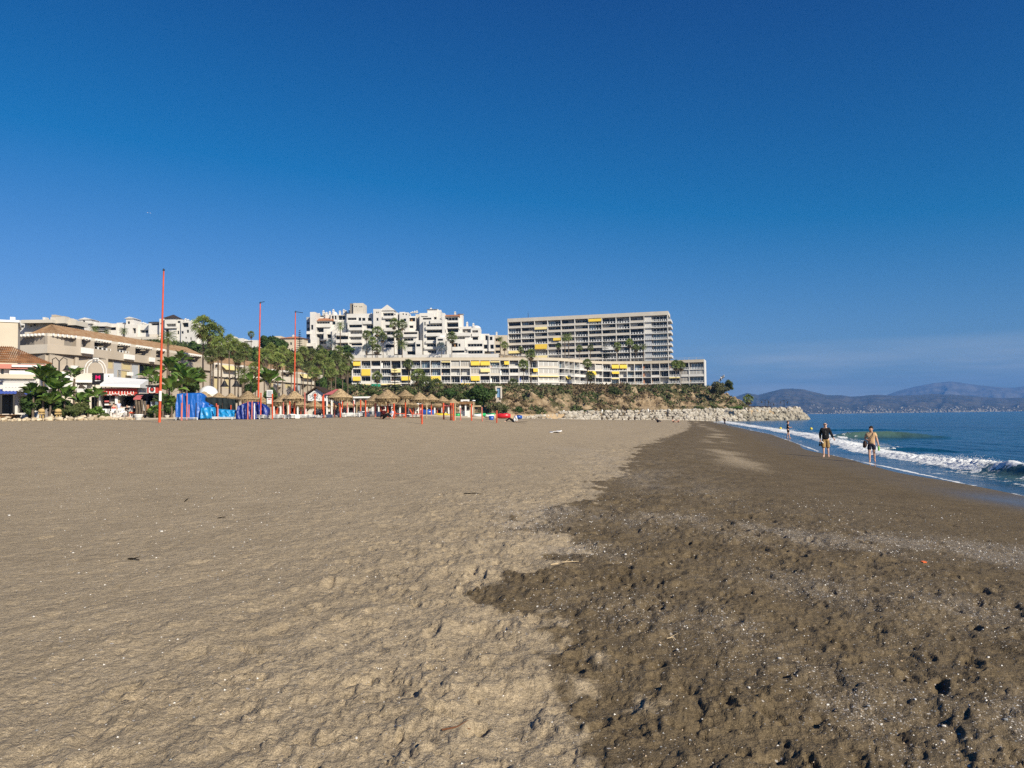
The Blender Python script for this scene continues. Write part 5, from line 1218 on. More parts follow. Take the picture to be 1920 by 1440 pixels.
# ---- trees, shrubs
leafy_tree(499, 641, 17, 14, 262, 'leaf_dark', 'dark round tree behind the middle orange pole', 2600, size=.5)
leafy_tree(525, 648, 15, 16, 255, 'leaf_dark', 'dark round tree with a pale trunk between two orange poles', 2600, size=.5)
leafy_tree(545, 669, 14, 13, 250, 'leaf_brown', 'brownish thin tree left of the thin right orange pole', 1800, size=.45)
leafy_tree(577, 670, 17, 13, 262, 'leaf_olive', 'wide brown green tree under the left wing of the white complex', 2600, size=.5)
leafy_tree(651, 656, 14, 7, 335, 'leaf_dark', 'flat topped dark pine before the left wing of the white complex', 1600, size=.5)
leafy_tree(622, 663, 12, 7, 330, 'leaf_dark', 'dark clump of trees at the foot of the white complex', 1400, size=.5)
leafy_tree(364, 650, 12, 10, 230, 'leaf_dark', 'dark tree left of the two tallest palms', 1600, size=.4)
leafy_tree(345, 654, 14, 6, 235, 'leaf_dark', 'low dark hedge tree right of the white tower', 1400, size=.4)
leafy_tree(425, 668, 12, 12, 215, 'leaf_dark', 'dark tree behind the right palms of the tall group', 1600, size=.4)
leafy_tree(478, 664, 10, 14, 220, 'leaf_dark', 'dark tree left behind the middle orange pole', 1600, size=.4)
leafy_tree(605, 722, 16, 13, 228, 'leaf_dark', 'deep green tree mass behind the gabled kiosk', 3000, size=.45)
leafy_tree(638, 722, 16, 12, 236, 'leaf_dark', 'deep green tree mass behind the largest left parasol', 3000, size=.45)
leafy_tree(650, 688, 12, 18, 245, 'leaf_mid', 'ivy covered tree against the left end of the block with yellow awnings', 2200, size=.4)
leafy_tree(901, 741, 30, 20, 165, 'leaf_dark', 'big dense dark tree behind the white lifeguard frame', 5200, size=.34, clumps=26)
leafy_tree(868, 741, 12, 11, 205, 'leaf_mid', 'bright green bush left of the big dense dark tree', 1400, size=.3)
leafy_tree(935, 764, 12, 13, 225, 'leaf_olive', 'olive bush hiding the foot of the blue lift tower', 1600, size=.3, name='shrub', trunk=False)
leafy_tree(845, 737, 15, 11, 230, 'leaf_dark', 'dark tree behind the right parasols', 1800, size=.35)
leafy_tree(826, 741, 12, 9, 230, 'leaf_mid', 'green bush behind the right parasols', 1400, size=.35)
leafy_tree(700, 738, 20, 7, 222, 'leaf_mid', 'long green hedge bush under the left end of the block with yellow awnings', 2200, size=.3)
leafy_tree(770, 735, 12, 8, 240, 'leaf_mid', 'green bush at the foot of the dark pine before the yellow awnings', 1200, size=.3)
leafy_tree(80, 752, 24, 22, 81.5, 'leaf_dark', 'dense dark shrubbery under the banana plants at the left', 3000, size=.16, name='shrub', trunk=False)
leafy_tree(50, 757, 13, 17, 79.6, 'leaf_dark', 'dark spiky shrub beside the dark restaurant front', 2000, size=.16, name='shrub', trunk=False)
leafy_tree(132, 772, 20, 11, 81, 'leaf_mid', 'grey green shrub behind the rocks between the stone ornament and the bright bush', 2600, size=.12, name='shrub', trunk=False)
leafy_tree(112, 762, 22, 16, 82, 'leaf_dark', 'dark shrubbery between the two stone ornaments', 3000, size=.15, name='shrub', trunk=False)
leafy_tree(150, 764, 14, 12, 83, 'leaf_mid', 'green shrub below the wooden sign', 2000, size=.13, name='shrub', trunk=False)
leafy_tree(176, 771, 17, 9, 80.5, 'leaf_bright', 'bright yellow green bush behind the rock edging', 2000, size=.11, name='shrub', trunk=False)
leafy_tree(196, 780, 12, 5, 79.5, 'leaf_mid', 'low green shrub in front of the terrace people', 1200, size=.1, name='shrub', trunk=False)
leafy_tree(318, 762, 14, 18, 90, 'leaf_dark', 'dark shrub filling the gap left of the tall blue tarp', 2400, size=.15, name='shrub', trunk=False)
leafy_tree(288, 775, 14, 9, 82, 'leaf_mid', 'green shrub by the big white plant pot', 1500, size=.12, name='shrub', trunk=False)
leafy_tree(352, 722, 26, 16, 112, 'leaf_dark', 'dark foliage behind the banana plants left of the white dome', 3000, size=.22, name='shrub', trunk=False)
leafy_tree(508, 738, 14, 20, 112, 'leaf_dark', 'dark foliage behind the white notice board', 2400, size=.2, name='shrub', trunk=False)
leafy_tree(470, 728, 14, 12, 112, 'leaf_dark', 'dark foliage behind the bell lamp', 1800, size=.2, name='shrub', trunk=False)
leafy_tree(1348, 728, 22, 15, 300, 'leaf_olive', 'rounded olive shrub crowning the headland beside the flags', 3200, size=.35, name='shrub', trunk=False)
leafy_tree(1368, 722, 9, 10, 300, 'leaf_mid', 'tall thin bush at the seaward edge of the headland top', 1200, size=.35, name='shrub', trunk=False)
leafy_tree(1382, 764, 14, 4, 282, 'leaf_bright', 'green hedge at the foot of the lone squat palm', 1100, size=.2, name='shrub', trunk=False)
leafy_tree(1312, 764, 12, 4, 281, 'leaf_mid', 'green bush at the cliff foot right of the cave', 900, size=.2, name='shrub', trunk=False)
leafy_tree(1152, 738, 16, 14, 292, 'leaf_mid', 'rounded green shrub in the middle of the cliff', 2200, size=.3, name='shrub', trunk=False)
leafy_tree(1008, 767, 16, 6, 262, 'leaf_mid', 'green bush at the cliff foot near the beginning of the boulders', 1200, size=.25, name='shrub', trunk=False)
leafy_tree(1103, 770, 13, 3, 262, 'leaf_dark', 'low dark hedge at the cliff foot above the boulders', 800, size=.2, name='shrub', trunk=False)
leafy_tree(972, 768, 9, 8, 235, 'leaf_dark', 'dark bush right of the large agave', 1100, size=.25, name='shrub', trunk=False)
norfolk(740, 684, 733, 17, 262, 'open branched norfolk pine before the left half of the yellow awnings')
norfolk(1134, 636, 672, 13, 362, 'dark norfolk pine before the middle of the tall slab')
norfolk(562, 618, 664, 9, 330, 'norfolk pine beside the left end of the white complex')
def agave(px, yb, rpx, Y, label, kind='agave'):
    c = at(px, yb, Y); g = ground(c.x, Y); R = rpx*Y/F_PX; root = thing('agave', label, 'plant', (c.x, Y, g)); r = random.Random(int(px)); b = MB()
    for k in range(46):
        az = k*2.399; el = math.radians(2+86*(k/46)**.9); p = Vector((c.x, Y, g+.1)); S = Vector((-math.sin(az), math.cos(az), 0)); e = el; rows = []
        for j in range(4):
            w = R*.055*(1-j/3)**.6+.004; rows.append((p-S*w, p+S*w)); p = p+Vector((math.cos(az)*math.cos(e), math.sin(az)*math.cos(e), math.sin(e)))*R/3*r.uniform(.85, 1.1); e -= .14
        for a, d in zip(rows, rows[1:]): b.add([a[0], a[1], d[1], d[0]], [(0, 1, 2, 3)])
    b.build('leaves', M['leaf_mid'], root)
agave(57, 781, 22, 80.5, 'large dark agave rosette behind the rock edging at the left')
agave(118, 781, 12, 80.2, 'small agave beside the right yellow stone ornament')
agave(947, 786, 20, 150, 'large grey green agave or palm tuft beside the red kayak')
# ---- ground cover on the cliff and the slopes
def undergrowth():
    g = np.random.default_rng(77); N = 46000
    X = g.uniform(-150, 112, N); Y = g.uniform(120, 345, N); d = _seg_d(X, Y)
    n1 = fbm(X*.05+3, Y*.05, 4); n2 = fbm(X*.22, Y*.22, 3); crestb = sstep(7, 15, d)
    leftz = sstep(-52, -62, X)
    pr = np.where(d > 1.0, np.clip(.5 + crestb * 1.15 + n1 * 1.1 + n2 * .7, 0, 1), 0)*(1-leftz)+leftz*(d > 2)*.9
    pr *= (d < 34)*(1-leftz) + leftz*(d < 95)
    keep = g.random(N) < pr; X, Y, d = X[keep], Y[keep], d[keep]; Z = hill_z(X, Y); m = len(X); K = 13
    rad = g.uniform(.65, 1.5, m)*(1+.6*(X < -55)); P = np.stack([X, Y, Z], 1).repeat(K, 0); rr = rad.repeat(K)
    D = g.normal(size=(m*K, 3)); D[:, 2] = np.abs(D[:, 2])*.8; D /= np.linalg.norm(D, axis=1)[:, None]
    P = P + D*(rr*g.uniform(.5, 1, m*K))[:, None]; t = g.normal(size=(m*K, 3)); t[:, 2] += .4; t /= np.linalg.norm(t, axis=1)[:, None]; u = np.cross(t, D); u /= np.linalg.norm(u, axis=1)[:, None]+1e-6
    s = (g.uniform(.22, .5, m*K))[:, None]*(.7+.4*rr[:, None]); V = np.stack([P-t*s, P+u*s*.5, P+t*s, P-u*s*.5], 1).reshape(-1, 3)
    mi = np.where(g.random(m) < .52+.5*(X < -55)*.4, 0, np.where(g.random(m) < .72, 1, 2)); mi = np.where(fbm(X*.07+9, Y*.07, 2) > .26, 2, mi); mi = np.where((X < -50) & (g.random(m) < .3), 3, mi).repeat(K)
    o = tri_soup('undergrowth', V, np.arange(m*K*4).reshape(-1, 4), [M['leaf_mid'], M['leaf_olive'], M['leaf_brown'], M['leaf_dark']], None, mi)
    tag(o, 'mixed scrub and dry bushes covering the cliff and the slopes', 'undergrowth', kind='stuff')
    print('undergrowth quads', m*K)
undergrowth()
# ================================================================== promenade: tiled beige blocks, restaurants, signs
def sub(fr, u0, u1, d=0.0):
    a = fr.P(u0, d, 0); b = fr.P(u1, d, 0); return Frame(a.xy, b.xy)
def box_px(mb, fr, x0, y0, x1, y1, d0, d1, m=0):
    """box on a wall frame from photo-pixel corners, from depth d1 (outer) back to d0"""
    ua, za = fr.px(x0, y1, d1); ub, zb = fr.px(x1, y0, d1); mb.box(min(ua, ub), d0, min(za, zb), max(ua, ub), d1, max(za, zb), m, fr)
def terrace_row(root, facets, top_holes, eave, bandt, bandb, zbase, low, r2, roofm='roof_ochre', sl=True):
    """upper pergola storey + solid lower wall along several facets. facets: (px0, Y0, px1, Y1)"""
    ends = []; J = []
    for (p0, Y0, p1, Y1) in facets: a = at(p0, 700, Y0); b = at(p1, 700, Y1); ends.append(Frame((a.x, a.y), (b.x, b.y)))
    def miter(i, side, dist):
        f_ = ends[i]; k = i-1 if side == 0 else i+1; n_ = f_.n
        if 0 <= k < len(ends): n_ = (f_.n+ends[k].n).normalized(); n_ = n_/max(.3, n_.dot(f_.n))
        return f_.P(0 if side == 0 else f_.L, 0, 0)+n_*dist
    for fi, (p0, Y0, p1, Y1) in enumerate(facets):
        a = at(p0, 700, Y0); b = at(p1, 700, Y1); fr = Frame((a.x, a.y), (b.x, b.y)); W = fr.L; m = (p0+p1)/2
        ze, zt, zb = eave, bandt, bandb
        mb = MB()
        hs = []
        for h in low:
            if p0 <= (h[0]+h[2])/2 < p1:
                ua, za = fr.px(h[0], h[3]); ub, z_ = fr.px(h[2], h[1]); hs.append((max(.1, ua), min(W-.1, ub), max(zbase, za), min(zb-.3, z_), {'g': 1.2, 'y': .3, 'b': .25, 'd': 2.5}[h[4]], h[4]))
        wall_holes(mb, fr, 0, W, zbase, zb, [h[:5] for h in hs], -.5, 0, 1, 1.2, True, 12)
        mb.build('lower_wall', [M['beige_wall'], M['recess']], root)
        q = MB(); q.box(0, -.5, zb, W, 0, zt, 0, fr); q.box(0, -12, zb-.3, W, -.5, zb, 0, fr); q.build('parapet', M['pale_wall' if fi == 0 else 'beige_wall'], root)
        q = MB(); q.box(0, -7, zb, W, -3.2, ze+.15, 0, fr); q.build('terrace_wall', M['recess'], root)  # back wall coloured dark to paint the shade under the roof
        q = MB(); q.box(0, -.45, ze-.45, W, -.05, ze, 0, fr); q.build('pergola_beam', M['pale_wall'], root)
        # pillars between openings, slats over the terrace
        ops = []
        for h in top_holes:
            if p0 <= (h[0]+h[1])/2 < p1:
                ua = max(.1, fr.px(h[0], 650)[0]); ub = min(W-.1, fr.px(h[1], 650)[0]); ops.append((ua, ub))
        u = 0
        for (ua, ub) in ops+[(W, W)]:
            if ua-u > .15: q = MB(); q.box(u, -3.2, zt, ua, -.02, ze-.45, 0, fr); q.build('pillar', M['beige_wall'], root)
            u = ub
        for (ua, ub) in ops:
            for sl_ in np.arange(ua+.3, ub, .75):
                q = MB(); q.box(sl_, -3.2, ze-.34, sl_+.20, .28, ze+.0, 0, fr); q.build('pergola_slat', M['white_paint'], root)
            window(root, fr, ua+.2, ub-.2, zb+.05, ze-.55, -3.1, 'glass!', max(2, int((ub-ua)/1.1)))
            if r2.random() < .35: railing(root, fr, ua, ub, zt, zt+.4, -.1, 4)
        for h in hs:
            if h[5] in 'gd': window(root, fr, h[0]+.05, h[1]-.05, h[2]+.05, h[3]-.05, -.5-h[4]+.1, 'glass!', max(2, int((h[1]-h[0])/1.2)))
            else:
                q = MB(); q.box(h[0]+.03, -.76, h[2]+.03, h[1]-.03, -.62, h[3]-.03, 0, fr); q.build('blind' if h[5] == 'y' else 'wall_panel', M['yellow_blind' if h[5] == 'y' else 'blue_grey_wall'], root)
        if roofm:
            t = MB(); n = max(2, int(W/.55)); 
            for i in range(n):   # tile courses: half-round ribs up the slope
                u0, u1 = W*i/n, W*(i+1)/n; um = (u0+u1)/2
                Z_ = Vector((0, 0, ze+.05)); e0, e1, b0, b1 = miter(fi, 0, -1.5), miter(fi, 1, -1.5), miter(fi, 0, -6), miter(fi, 1, -6); q_ = lambda a_, b_, u_: a_.lerp(b_, u_/W)+Z_; up_ = Vector((0, 0, 2.1)); rb = Vector((0, 0, .12))
                A = [q_(e0, e1, u0), q_(e0, e1, um)+rb, q_(e0, e1, u1), q_(b0, b1, u1)+up_, q_(b0, b1, um)+up_+rb, q_(b0, b1, u0)+up_]
                t.add(A, [(0, 1, 4, 5), (1, 2, 3, 4)])
            dn = Vector((0, 0, -.08)); t.add([e0+Z_+dn, e1+Z_+dn, b1+Z_+dn, b0+Z_+dn, b0+Z_+up_, b1+Z_+up_], [(3, 2, 1, 0), (3, 4, 5, 2)])
            t.build('tiled_roof', M[roofm], root)
r6 = random.Random(61)
r_ = thing('apartment_building', 'beige terraced block with ochre tiles and white pergolas along the promenade at the left', 'building', (-72, 122, 2.9))
terrace_row(r_, [(33, 122, 88, 120.5), (88, 120.5, 150, 125.5), (150, 125.5, 398, 169)],
    [(34, 84), (94, 143), (153, 170), (177, 209), (220, 243), (254, 283), (293, 310), (330, 350), (353, 377)], 16.5, 14.75, 13.35, 2.7,
    [(99, 668, 145, 683, 'g'), (153, 671, 170, 686, 'g'), (200, 677, 217, 690, 'y'), (218, 679, 233, 722, 'b'), (234, 680, 250, 692, 'y'), (252, 684, 265, 722, 'b'), (266, 685, 300, 700, 'g'), (226, 696, 248, 716, 'y'), (305, 692, 318, 704, 'g'), (325, 695, 340, 706, 'g'), (350, 698, 365, 708, 'g')], r6)
def balcony_boxes(root, fr, lst, mt='white_paint'):
    for (x0, y0, x1, y1) in lst:
        q = MB(); box_px(q, fr, x0, y0, x1, y1, .02, .45); q.build('air_conditioner', M[mt], root)
_a = at(150, 700, 125.5); _b = at(398, 700, 169); _fr3 = Frame(_a.xy, _b.xy)
balcony_boxes(r_, _fr3, [(156, 654, 176, 662), (236, 666, 253, 673), (283, 671, 291, 678), (242, 698, 250, 704), (137, 686, 147, 694)])
r_ = thing('apartment_building', 'beige terraced block with an ochre roof and yellow awning behind the palms and bell lamp', 'building', (-72, 195, 2.9))
terrace_row(r_, [(400, 183, 498, 204)], [(404, 411), (440, 455), (468, 486)], 16.3, 14.6, 13.0, 2.7, [(405, 708, 412, 730, 'y'), (425, 706, 434, 728, 'y'), (452, 712, 470, 726, 'd')], r6)
_a = at(400, 700, 183); _b = at(498, 700, 204); _f = Frame(_a.xy, _b.xy); _u0 = _f.px(415, 690)[0]; _u1 = _f.px(438, 690)[0]
awning(r_, _f, _u0, _u1, 15.9, 1.0, 1.2, .05, 'awning_pale')
r_ = thing('apartment_building', 'far end of the beige promenade blocks with pale blinds, behind the gabled kiosk', 'building', (-66, 225, 2.9))
terrace_row(r_, [(500, 206, 605, 240)], [(506, 518), (528, 548), (563, 580), (584, 596)], 16.3, 14.6, 13.0, 2.7, [(508, 713, 515, 726, 'y'), (520, 714, 530, 722, 'b'), (538, 715, 549, 727, 'y'), (523, 726, 531, 736, 'd'), (556, 722, 566, 732, 'b'), (568, 722, 578, 730, 'g')], r6, roofm='roof_ochre')
_a = at(500, 700, 206); _b = at(605, 700, 240); _f = Frame(_a.xy, _b.xy); _u0 = _f.px(562, 690)[0]; _u1 = _f.px(583, 690)[0]
awning(r_, _f, _u0, _u1, 15.9, 1.1, 1.1, .05, 'awning_pale')
# cream windowless block at the left edge of the picture
def slanted(px0, px1, Y, ang):
    b = at(px1, 700, Y); u = Vector((math.cos(ang), math.sin(ang))); a0 = at(px0, 700, Y)
    # left end on the same wall line
    r = ray(px0, 700); k = r.x/r.y; t = (b.x-k*b.y)/(u.x-k*u.y); return Frame((b.x-u.x*t, b.y-u.y*t), (b.x, b.y))
r_ = thing('building', 'windowless cream walled building at the far left behind the tiled restaurant', 'building', (-66, 104, 2.9))
fr = slanted(-60, 32.5, 104, math.radians(31)); mb = MB(); ut, zt = fr.px(16, 604)
mb.box(0, -9, 2.5, fr.L, 0, zt, 0, fr); mb.build('wall', M['cream_wall'], r_)
mb = MB(); mb.box(0, -9, zt, fr.L+.15, .15, zt+.28, 0, fr); mb.build('coping', M['white_paint'], r_)
mb = MB(); ul = fr.px(26, 604)[0]; mb.box(ul-.5, -2, zt+.28, ul+.1, -1.5, zt+.9, 0, fr); mb.build('chimney', M['white_paint'], r_)
# tiled restaurant at the left edge
r_ = thing('restaurant', 'low white restaurant with weathered orange tiled roof at the far left', 'restaurant', (-54, 86, 2.9))
fr = slanted(-70, 74, 87, math.radians(26)); W = fr.L
def zz(px, py, d=0.0): return fr.px(px, py, d)[1]
def uu(px, d=0.0): return fr.px(px, 700, d)[0]
z_e = zz(40, 683); mb = MB()
hol = [(uu(2), uu(7), zz(5, 705), zz(5, 688), .3), (uu(20), uu(33), zz(25, 703), zz(25, 688), .3), (uu(55), uu(66), zz(60, 702), zz(60, 690), .4), (uu(-60), uu(27, ), zz(10, 776), zz(10, 739), 4.0), (uu(34), uu(66), zz(50, 774), zz(50, 742), 3.5)]
wall_holes(mb, fr, 0, W, 2.7, z_e, hol, 0, 0, 1, .4, True, 10); mb.build('wall', [M['white_wall'], M['dark_wood']], r_)
for i, h in enumerate(hol): window(r_, fr, h[0]+.05, h[1]-.05, h[2]+.05, h[3]-.05, -h[4]+.08, 'glass!' if i > 2 else 'glass_sky', 2 if i < 3 else 5)
t = MB(); n = 44; top_l = zz(0, 655, -4)
for i in range(n):
    u0, u1 = (W+1.2)*i/n-.2, (W+1.2)*(i+1)/n-.2; um = (u0+u1)/2
    def ht(u): # ridge falls to the eave at the right end
        return z_e+.3+max(0, (top_l-z_e))*min(1, max(0, (W+.9-u)/(W+.9-uu(22, -4))))
    for j in range(7):
        f0, f1 = j/7, (j+1)/7; e = .9-5.2*f0; e2 = .9-5.2*f1; z0_, z1_ = z_e+(ht(um)-z_e)*f0, z_e+(ht(um)-z_e)*f1; o_ = .07
        t.add([fr.P(u0, e, z0_+.0+o_), fr.P(um, e, z0_+.16+o_), fr.P(u1, e, z0_+o_), fr.P(u1, e2, z1_), fr.P(um, e2, z1_+.16), fr.P(u0, e2, z1_)], [(0, 1, 4, 5), (1, 2, 3, 4), (0, 2, 1)])
t.build('tiled_roof', M['roof_tile'], r_)
q = MB(); q.box(-.2, -.1, z_e-.55, W+.9, .75, z_e-.05, 0, fr); q.build('eave', M['pink_eave'], r_)
q = MB(); q.box(uu(24), .75, z_e-.35, W+.5, .95, z_e-.12, 0, fr); q.box(uu(19), .1, z_e-1.25, W+.2, .6, z_e-.75, 0, fr); q.build('gutter', M['white_paint'], r_)
q = MB(); box_px(q, fr, -60, 702, 66, 709, .0, 1.0); q.build('balcony_front', M['cream_wall'], r_)
for (x0, y0, x1, y1, mt, o) in ((-60, 712, 66, 715, 'awning_white', .6), (5, 718, 66, 727, 'awning_white', 2.2), (5, 727, 45, 734, 'awning_white', 2.4), (-60, 734, 31, 739, 'cloth_blue', 2.6), (46, 735, 60, 740, 'cloth_blue', 2.4)):
    ua, za = fr.px(x0, y1, o); ub, zb_ = fr.px(x1, y0, o); q = MB(); nn = max(2, int((ub-ua)/.3))
    q.add([fr.P(ua, .1, zb_+.35), fr.P(ub, .1, zb_+.35), fr.P(ub, o, zb_), fr.P(ua, o, zb_)], [(0, 3, 2, 1)], 0)
    for i in range(nn):
        a0, a1 = ua+(ub-ua)*i/nn, ua+(ub-ua)*(i+1)/nn; q.add([fr.P(a0, o, zb_), fr.P(a1, o, zb_), fr.P(a1, o, za+.08), fr.P((a0+a1)/2, o, za+.02), fr.P(a0, o, za+.08)], [(0, 4, 3, 2, 1)], 0)
    q.build('awning', M[mt], r_)
q = MB(); box_px(q, fr, -70, 777, 33, 779, -1, 3.0); box_px(q, fr, -70, 780.5, 28, 783, -1, 3.4); q.build('deck', M['wood'], r_)
for px in (-20, 3, 27):
    q = MB(); u = uu(px, 2.4); q.box(u-.08, 2.3, 2.7, u+.08, 2.46, zz(10, 737, 2.4), 0, fr); q.build('post', M['frame_dark'], r_)
# white shop row with canopies under the beige block, with arch
r_ = thing('restaurant', 'white canopied restaurant row with slanted awnings behind the banana plants', 'restaurant', (-58, 100, 2.9))
fr = slanted(66, 190, 104, math.radians(27)); W = fr.L
mb = MB(); hol = [(uu(70), uu(96), 3.2, zz(80, 742), 2.5), (uu(101), uu(112), 3.2, zz(105, 745), 2.5), (uu(143), uu(168), 3.0, zz(155, 742), 3.0), (uu(172), uu(188), 3.0, zz(180, 744), 3.0)]
wall_holes(mb, fr, 0, W, 2.7, zz(150, 728), hol, 0, 0, 1, 2, True, 6); mb.build('wall', [M['pale_wall'], M['dark_wood']], r_)
for h in hol: window(r_, fr, h[0]+.05, h[1]-.05, h[2], h[3]-.05, -h[4]+.1, 'glass!', 3)
for (x0, y0, x1, y1) in ((88, 697, 128, 700), (112, 704, 132, 708), (112, 712, 134, 716), (138, 713, 175, 717)):
    q = MB(); box_px(q, fr, x0, y0, x1, y1, -2, .8); q.build('canopy', M['white_paint'], r_)
q = MB(); box_px(q, fr, 66, 700, 190, 728, -4, -.4); q.build('upper_wall', M['pale_wall'], r_)
for (x0, y0, x1, y1, mt, o) in ((112, 718, 136, 727, 'awning_white', 1.6), (70, 720, 110, 729, 'awning_white', 1.8), (144, 731, 162, 737, 'awning_white', 2.0)):
    ua, za = fr.px(x0, y1, o); ub, zb_ = fr.px(x1, y0, o); q = MB(); q.add([fr.P(ua, 0, zb_+.8), fr.P(ub, 0, zb_+.8), fr.P(ub, o, zb_), fr.P(ua, o, zb_), fr.P(ub, o, za), fr.P(ua, o, za)], [(0, 3, 2, 1), (3, 5, 4, 2)], 0); q.build('awning', M[mt], r_)
q = MB(); ua, za = fr.px(144, 732, 1.5); ub, _z = fr.px(170, 732, 1.5); zt_ = fr.px(144, 719, 1.5)[1]
q.add([fr.P(ua, 1.5, za), fr.P(ub, 1.5, za-.1), fr.P(ua+.4, 1.5, zt_), fr.P(ua, -1.5, za), fr.P(ub, -1.5, za), fr.P(ua+.4, -1.5, zt_)], [(0, 1, 2), (1, 4, 5, 2), (0, 2, 5, 3)]); q.build('tent_roof', M['dark_tile'], r_)
q = MB(); box_px(q, fr, 138, 716, 144, 757, -.1, .5); q.build('column', M['white_paint'], r_)
q = MB(); box_px(q, fr, 138, 754, 158, 762, .8, 1.1, 0); q.build('wooden_sign', M['pale_wood'], r_)
# white arch
fa = slanted(155, 203, 108, math.radians(27)); r_ = thing('arch', 'tall white double arch standing over the restaurant roofs left of the M sign', 'arch', fa.P(fa.L/2, 0, 9)[:])
q = MB()
for rr_, (xa, xb, yt) in enumerate(((158, 199, 674), (163, 194, 678))):
    pts = []
    for i in range(15):
        t = math.pi*i/14; px = (xa+xb)/2-(xb-xa)/2*math.cos(t); py = 699-(699-yt)*math.sin(t)**.8
        u, z = fa.px(px, py); pts.append(fa.P(u, -.25*rr_, z))
    pts = [Vector((pts[0].x, pts[0].y, 7.5))]+pts+[Vector((pts[-1].x, pts[-1].y, 7.5))]
    q.tube(pts, .10, 6)
q.build('ribs', M['white_wall'], r_); q = MB(); box_px(q, fa, 174, 671, 185, 677, -.3, .15); q.build('keystone', M['white_paint'], r_)
q = MB()
for px in (176.5, 182): u, z = fa.px(px, 673.7, .2); q.lathe(fa.P(u, .17, z-.12), [(.16, 0), (.16, .22)], 8)
q.build('studs', M['shutter'], r_)
# M restaurant: canopy, red fascia, counter
r_ = thing('restaurant', 'beach restaurant with red white-lettered fascia under a pale canopy', 'restaurant', (-47, 92, 2.9))
fr = slanted(186, 262, 93, math.radians(14)); W = fr.L
mb = MB(); hol = [(uu(189), uu(206), 3.2, zz(200, 741), 1.4), (uu(221.5), uu(253), zz(240, 763), zz(240, 741.5), 4.0)]
wall_holes(mb, fr, 0, W, 2.7, zz(225, 727), hol, 0, 0, 1, 2, True, 5); mb.build('wall', [M['white_wall'], M['dark_wood']], r_)
window(r_, fr, hol[0][0]+.1, hol[0][1]-.1, 3.3, hol[0][3]-.1, -1.3, 'glass!', 3); window(r_, fr, hol[1][0]+.1, hol[1][1]-.1, hol[1][2], hol[1][3], -3.9, 'glass!', 3)
q = MB(); ua, ub = uu(188, 1.5), uu(263, 1.5); z1_, z0_ = zz(190, 721.5, 1.5), zz(262, 727, 1.5)
q.add([fr.P(ua, 1.6, z1_-.2), fr.P(ub, 1.6, z0_), fr.P(ub, 1.6, z0_+.32), fr.P(ua, 1.6, z1_+.1), fr.P(ua, -3, z1_-.1), fr.P(ub, -3, z0_+.1), fr.P(ub, -3, z0_+1.2), fr.P(ua, -3, z1_+1.2)], [(0, 1, 2, 3), (3, 2, 6, 7), (0, 4, 5, 1), (1, 5, 6, 2), (0, 3, 7, 4)]); q.build('canopy', M['white_paint'], r_)
q = MB(); box_px(q, fr, 190, 728.5, 257, 741, .6, .9); q.build('fascia', M['sign_red'], r_)
# white brush script on the fascia (letters are not readable in the photograph): looping strokes
q = MB(); g_ = random.Random(2); u = uu(196, .95); zc = zz(225, 735.5, .95)
while u < uu(254, .95)-.4:
    hh = g_.choice([.16, .18, .30, .36]); wd_ = g_.uniform(.22, .36); tp = [fr.P(u+wd_*.5+wd_*.55*math.cos(t), .94, zc-.05+hh*math.sin(t)) for t in [2.6+i*.7 for i in range(7)]]
    q.tube(tp, .045, 4, cap=False, smooth=False); u += wd_*1.05
q.build('lettering', M['white_paint'], r_)
for (x0, y0, x1, y1) in ((215.5, 741, 221, 757), (252.5, 741, 256, 776)): q = MB(); box_px(q, fr, x0, y0, x1, y1, 0, .3); q.build('column', M['white_paint'], r_)
q = MB(); u0, zA = fr.px(228, 775, .9); u1, zB = fr.px(239, 761.5, .9); u2, _z = fr.px(255, 761.5, .9); q.add([fr.P(u0, .9, zA), fr.P(u2, .9, zA), fr.P(u2, .9, zB), fr.P(u1, .9, zB), fr.P(u0, .4, zA), fr.P(u2, .4, zA), fr.P(u2, .4, zB), fr.P(u1, .4, zB)], [(0, 1, 2, 3), (3, 2, 6, 7), (0, 3, 7, 4)]); q.build('counter', M['pale_wall'], r_)
for (x0, y0, x1, y1, mt) in ((196, 751, 204, 754, 'cloth_pink'), (196, 757, 204, 760, 'cloth_white'), (207, 741, 214.5, 751, 'black_metal'), (207, 753, 214, 760, 'shutter')):
    q = MB(); box_px(q, fr, x0, y0, x1, y1, .1, .3); q.build('menu_board', M[mt], r_)
# signs
def text_on(fr, s, px, py, h_px, d, mt, parent, name='lettering', bold=0.0, sc_x=1.0):
    cu = bpy.data.curves.new('text', 'FONT'); cu.body = s; cu.align_x = 'CENTER'; cu.align_y = 'CENTER'; cu.extrude = .03; cu.offset = bold
    o = bpy.data.objects.new('text', cu); link(o); bpy.context.view_layer.update()
    me = bpy.data.meshes.new_from_object(o.evaluated_get(bpy.context.evaluated_depsgraph_get())); bpy.data.objects.remove(o)
    me.materials.clear(); me.materials.append(M[mt]); u, z = fr.px(px, py, d); Y = fr.P(u, d, z).y; s_ = h_px*Y/F_PX/.72
    t = meshobj(name, me, parent, fr.P(u, d, z), 0, (s_*sc_x, s_, s_)); t.rotation_euler = (math.radians(90), 0, fr.rz); return t
fs = slanted(174, 214, 97, math.radians(12))
r_ = thing('sign', 'scalloped black sign with a pink letter M beside a white panel', 'sign', fs.P(1, 0, 2.9)[:])
q = MB(); box_px(q, fs, 175, 701.5, 193, 719.5, -.1, .15)
for i in range(6):
    for (x, y) in ((175+i*3.6, 701.2), (175+i*3.6, 719.8), (174.8, 702+i*3.5), (193.2, 702+i*3.5)):
        u, z = fs.px(x, y, .02); q.tube([fs.P(u, -.1, z), fs.P(u, .14, z)], .13, 7)
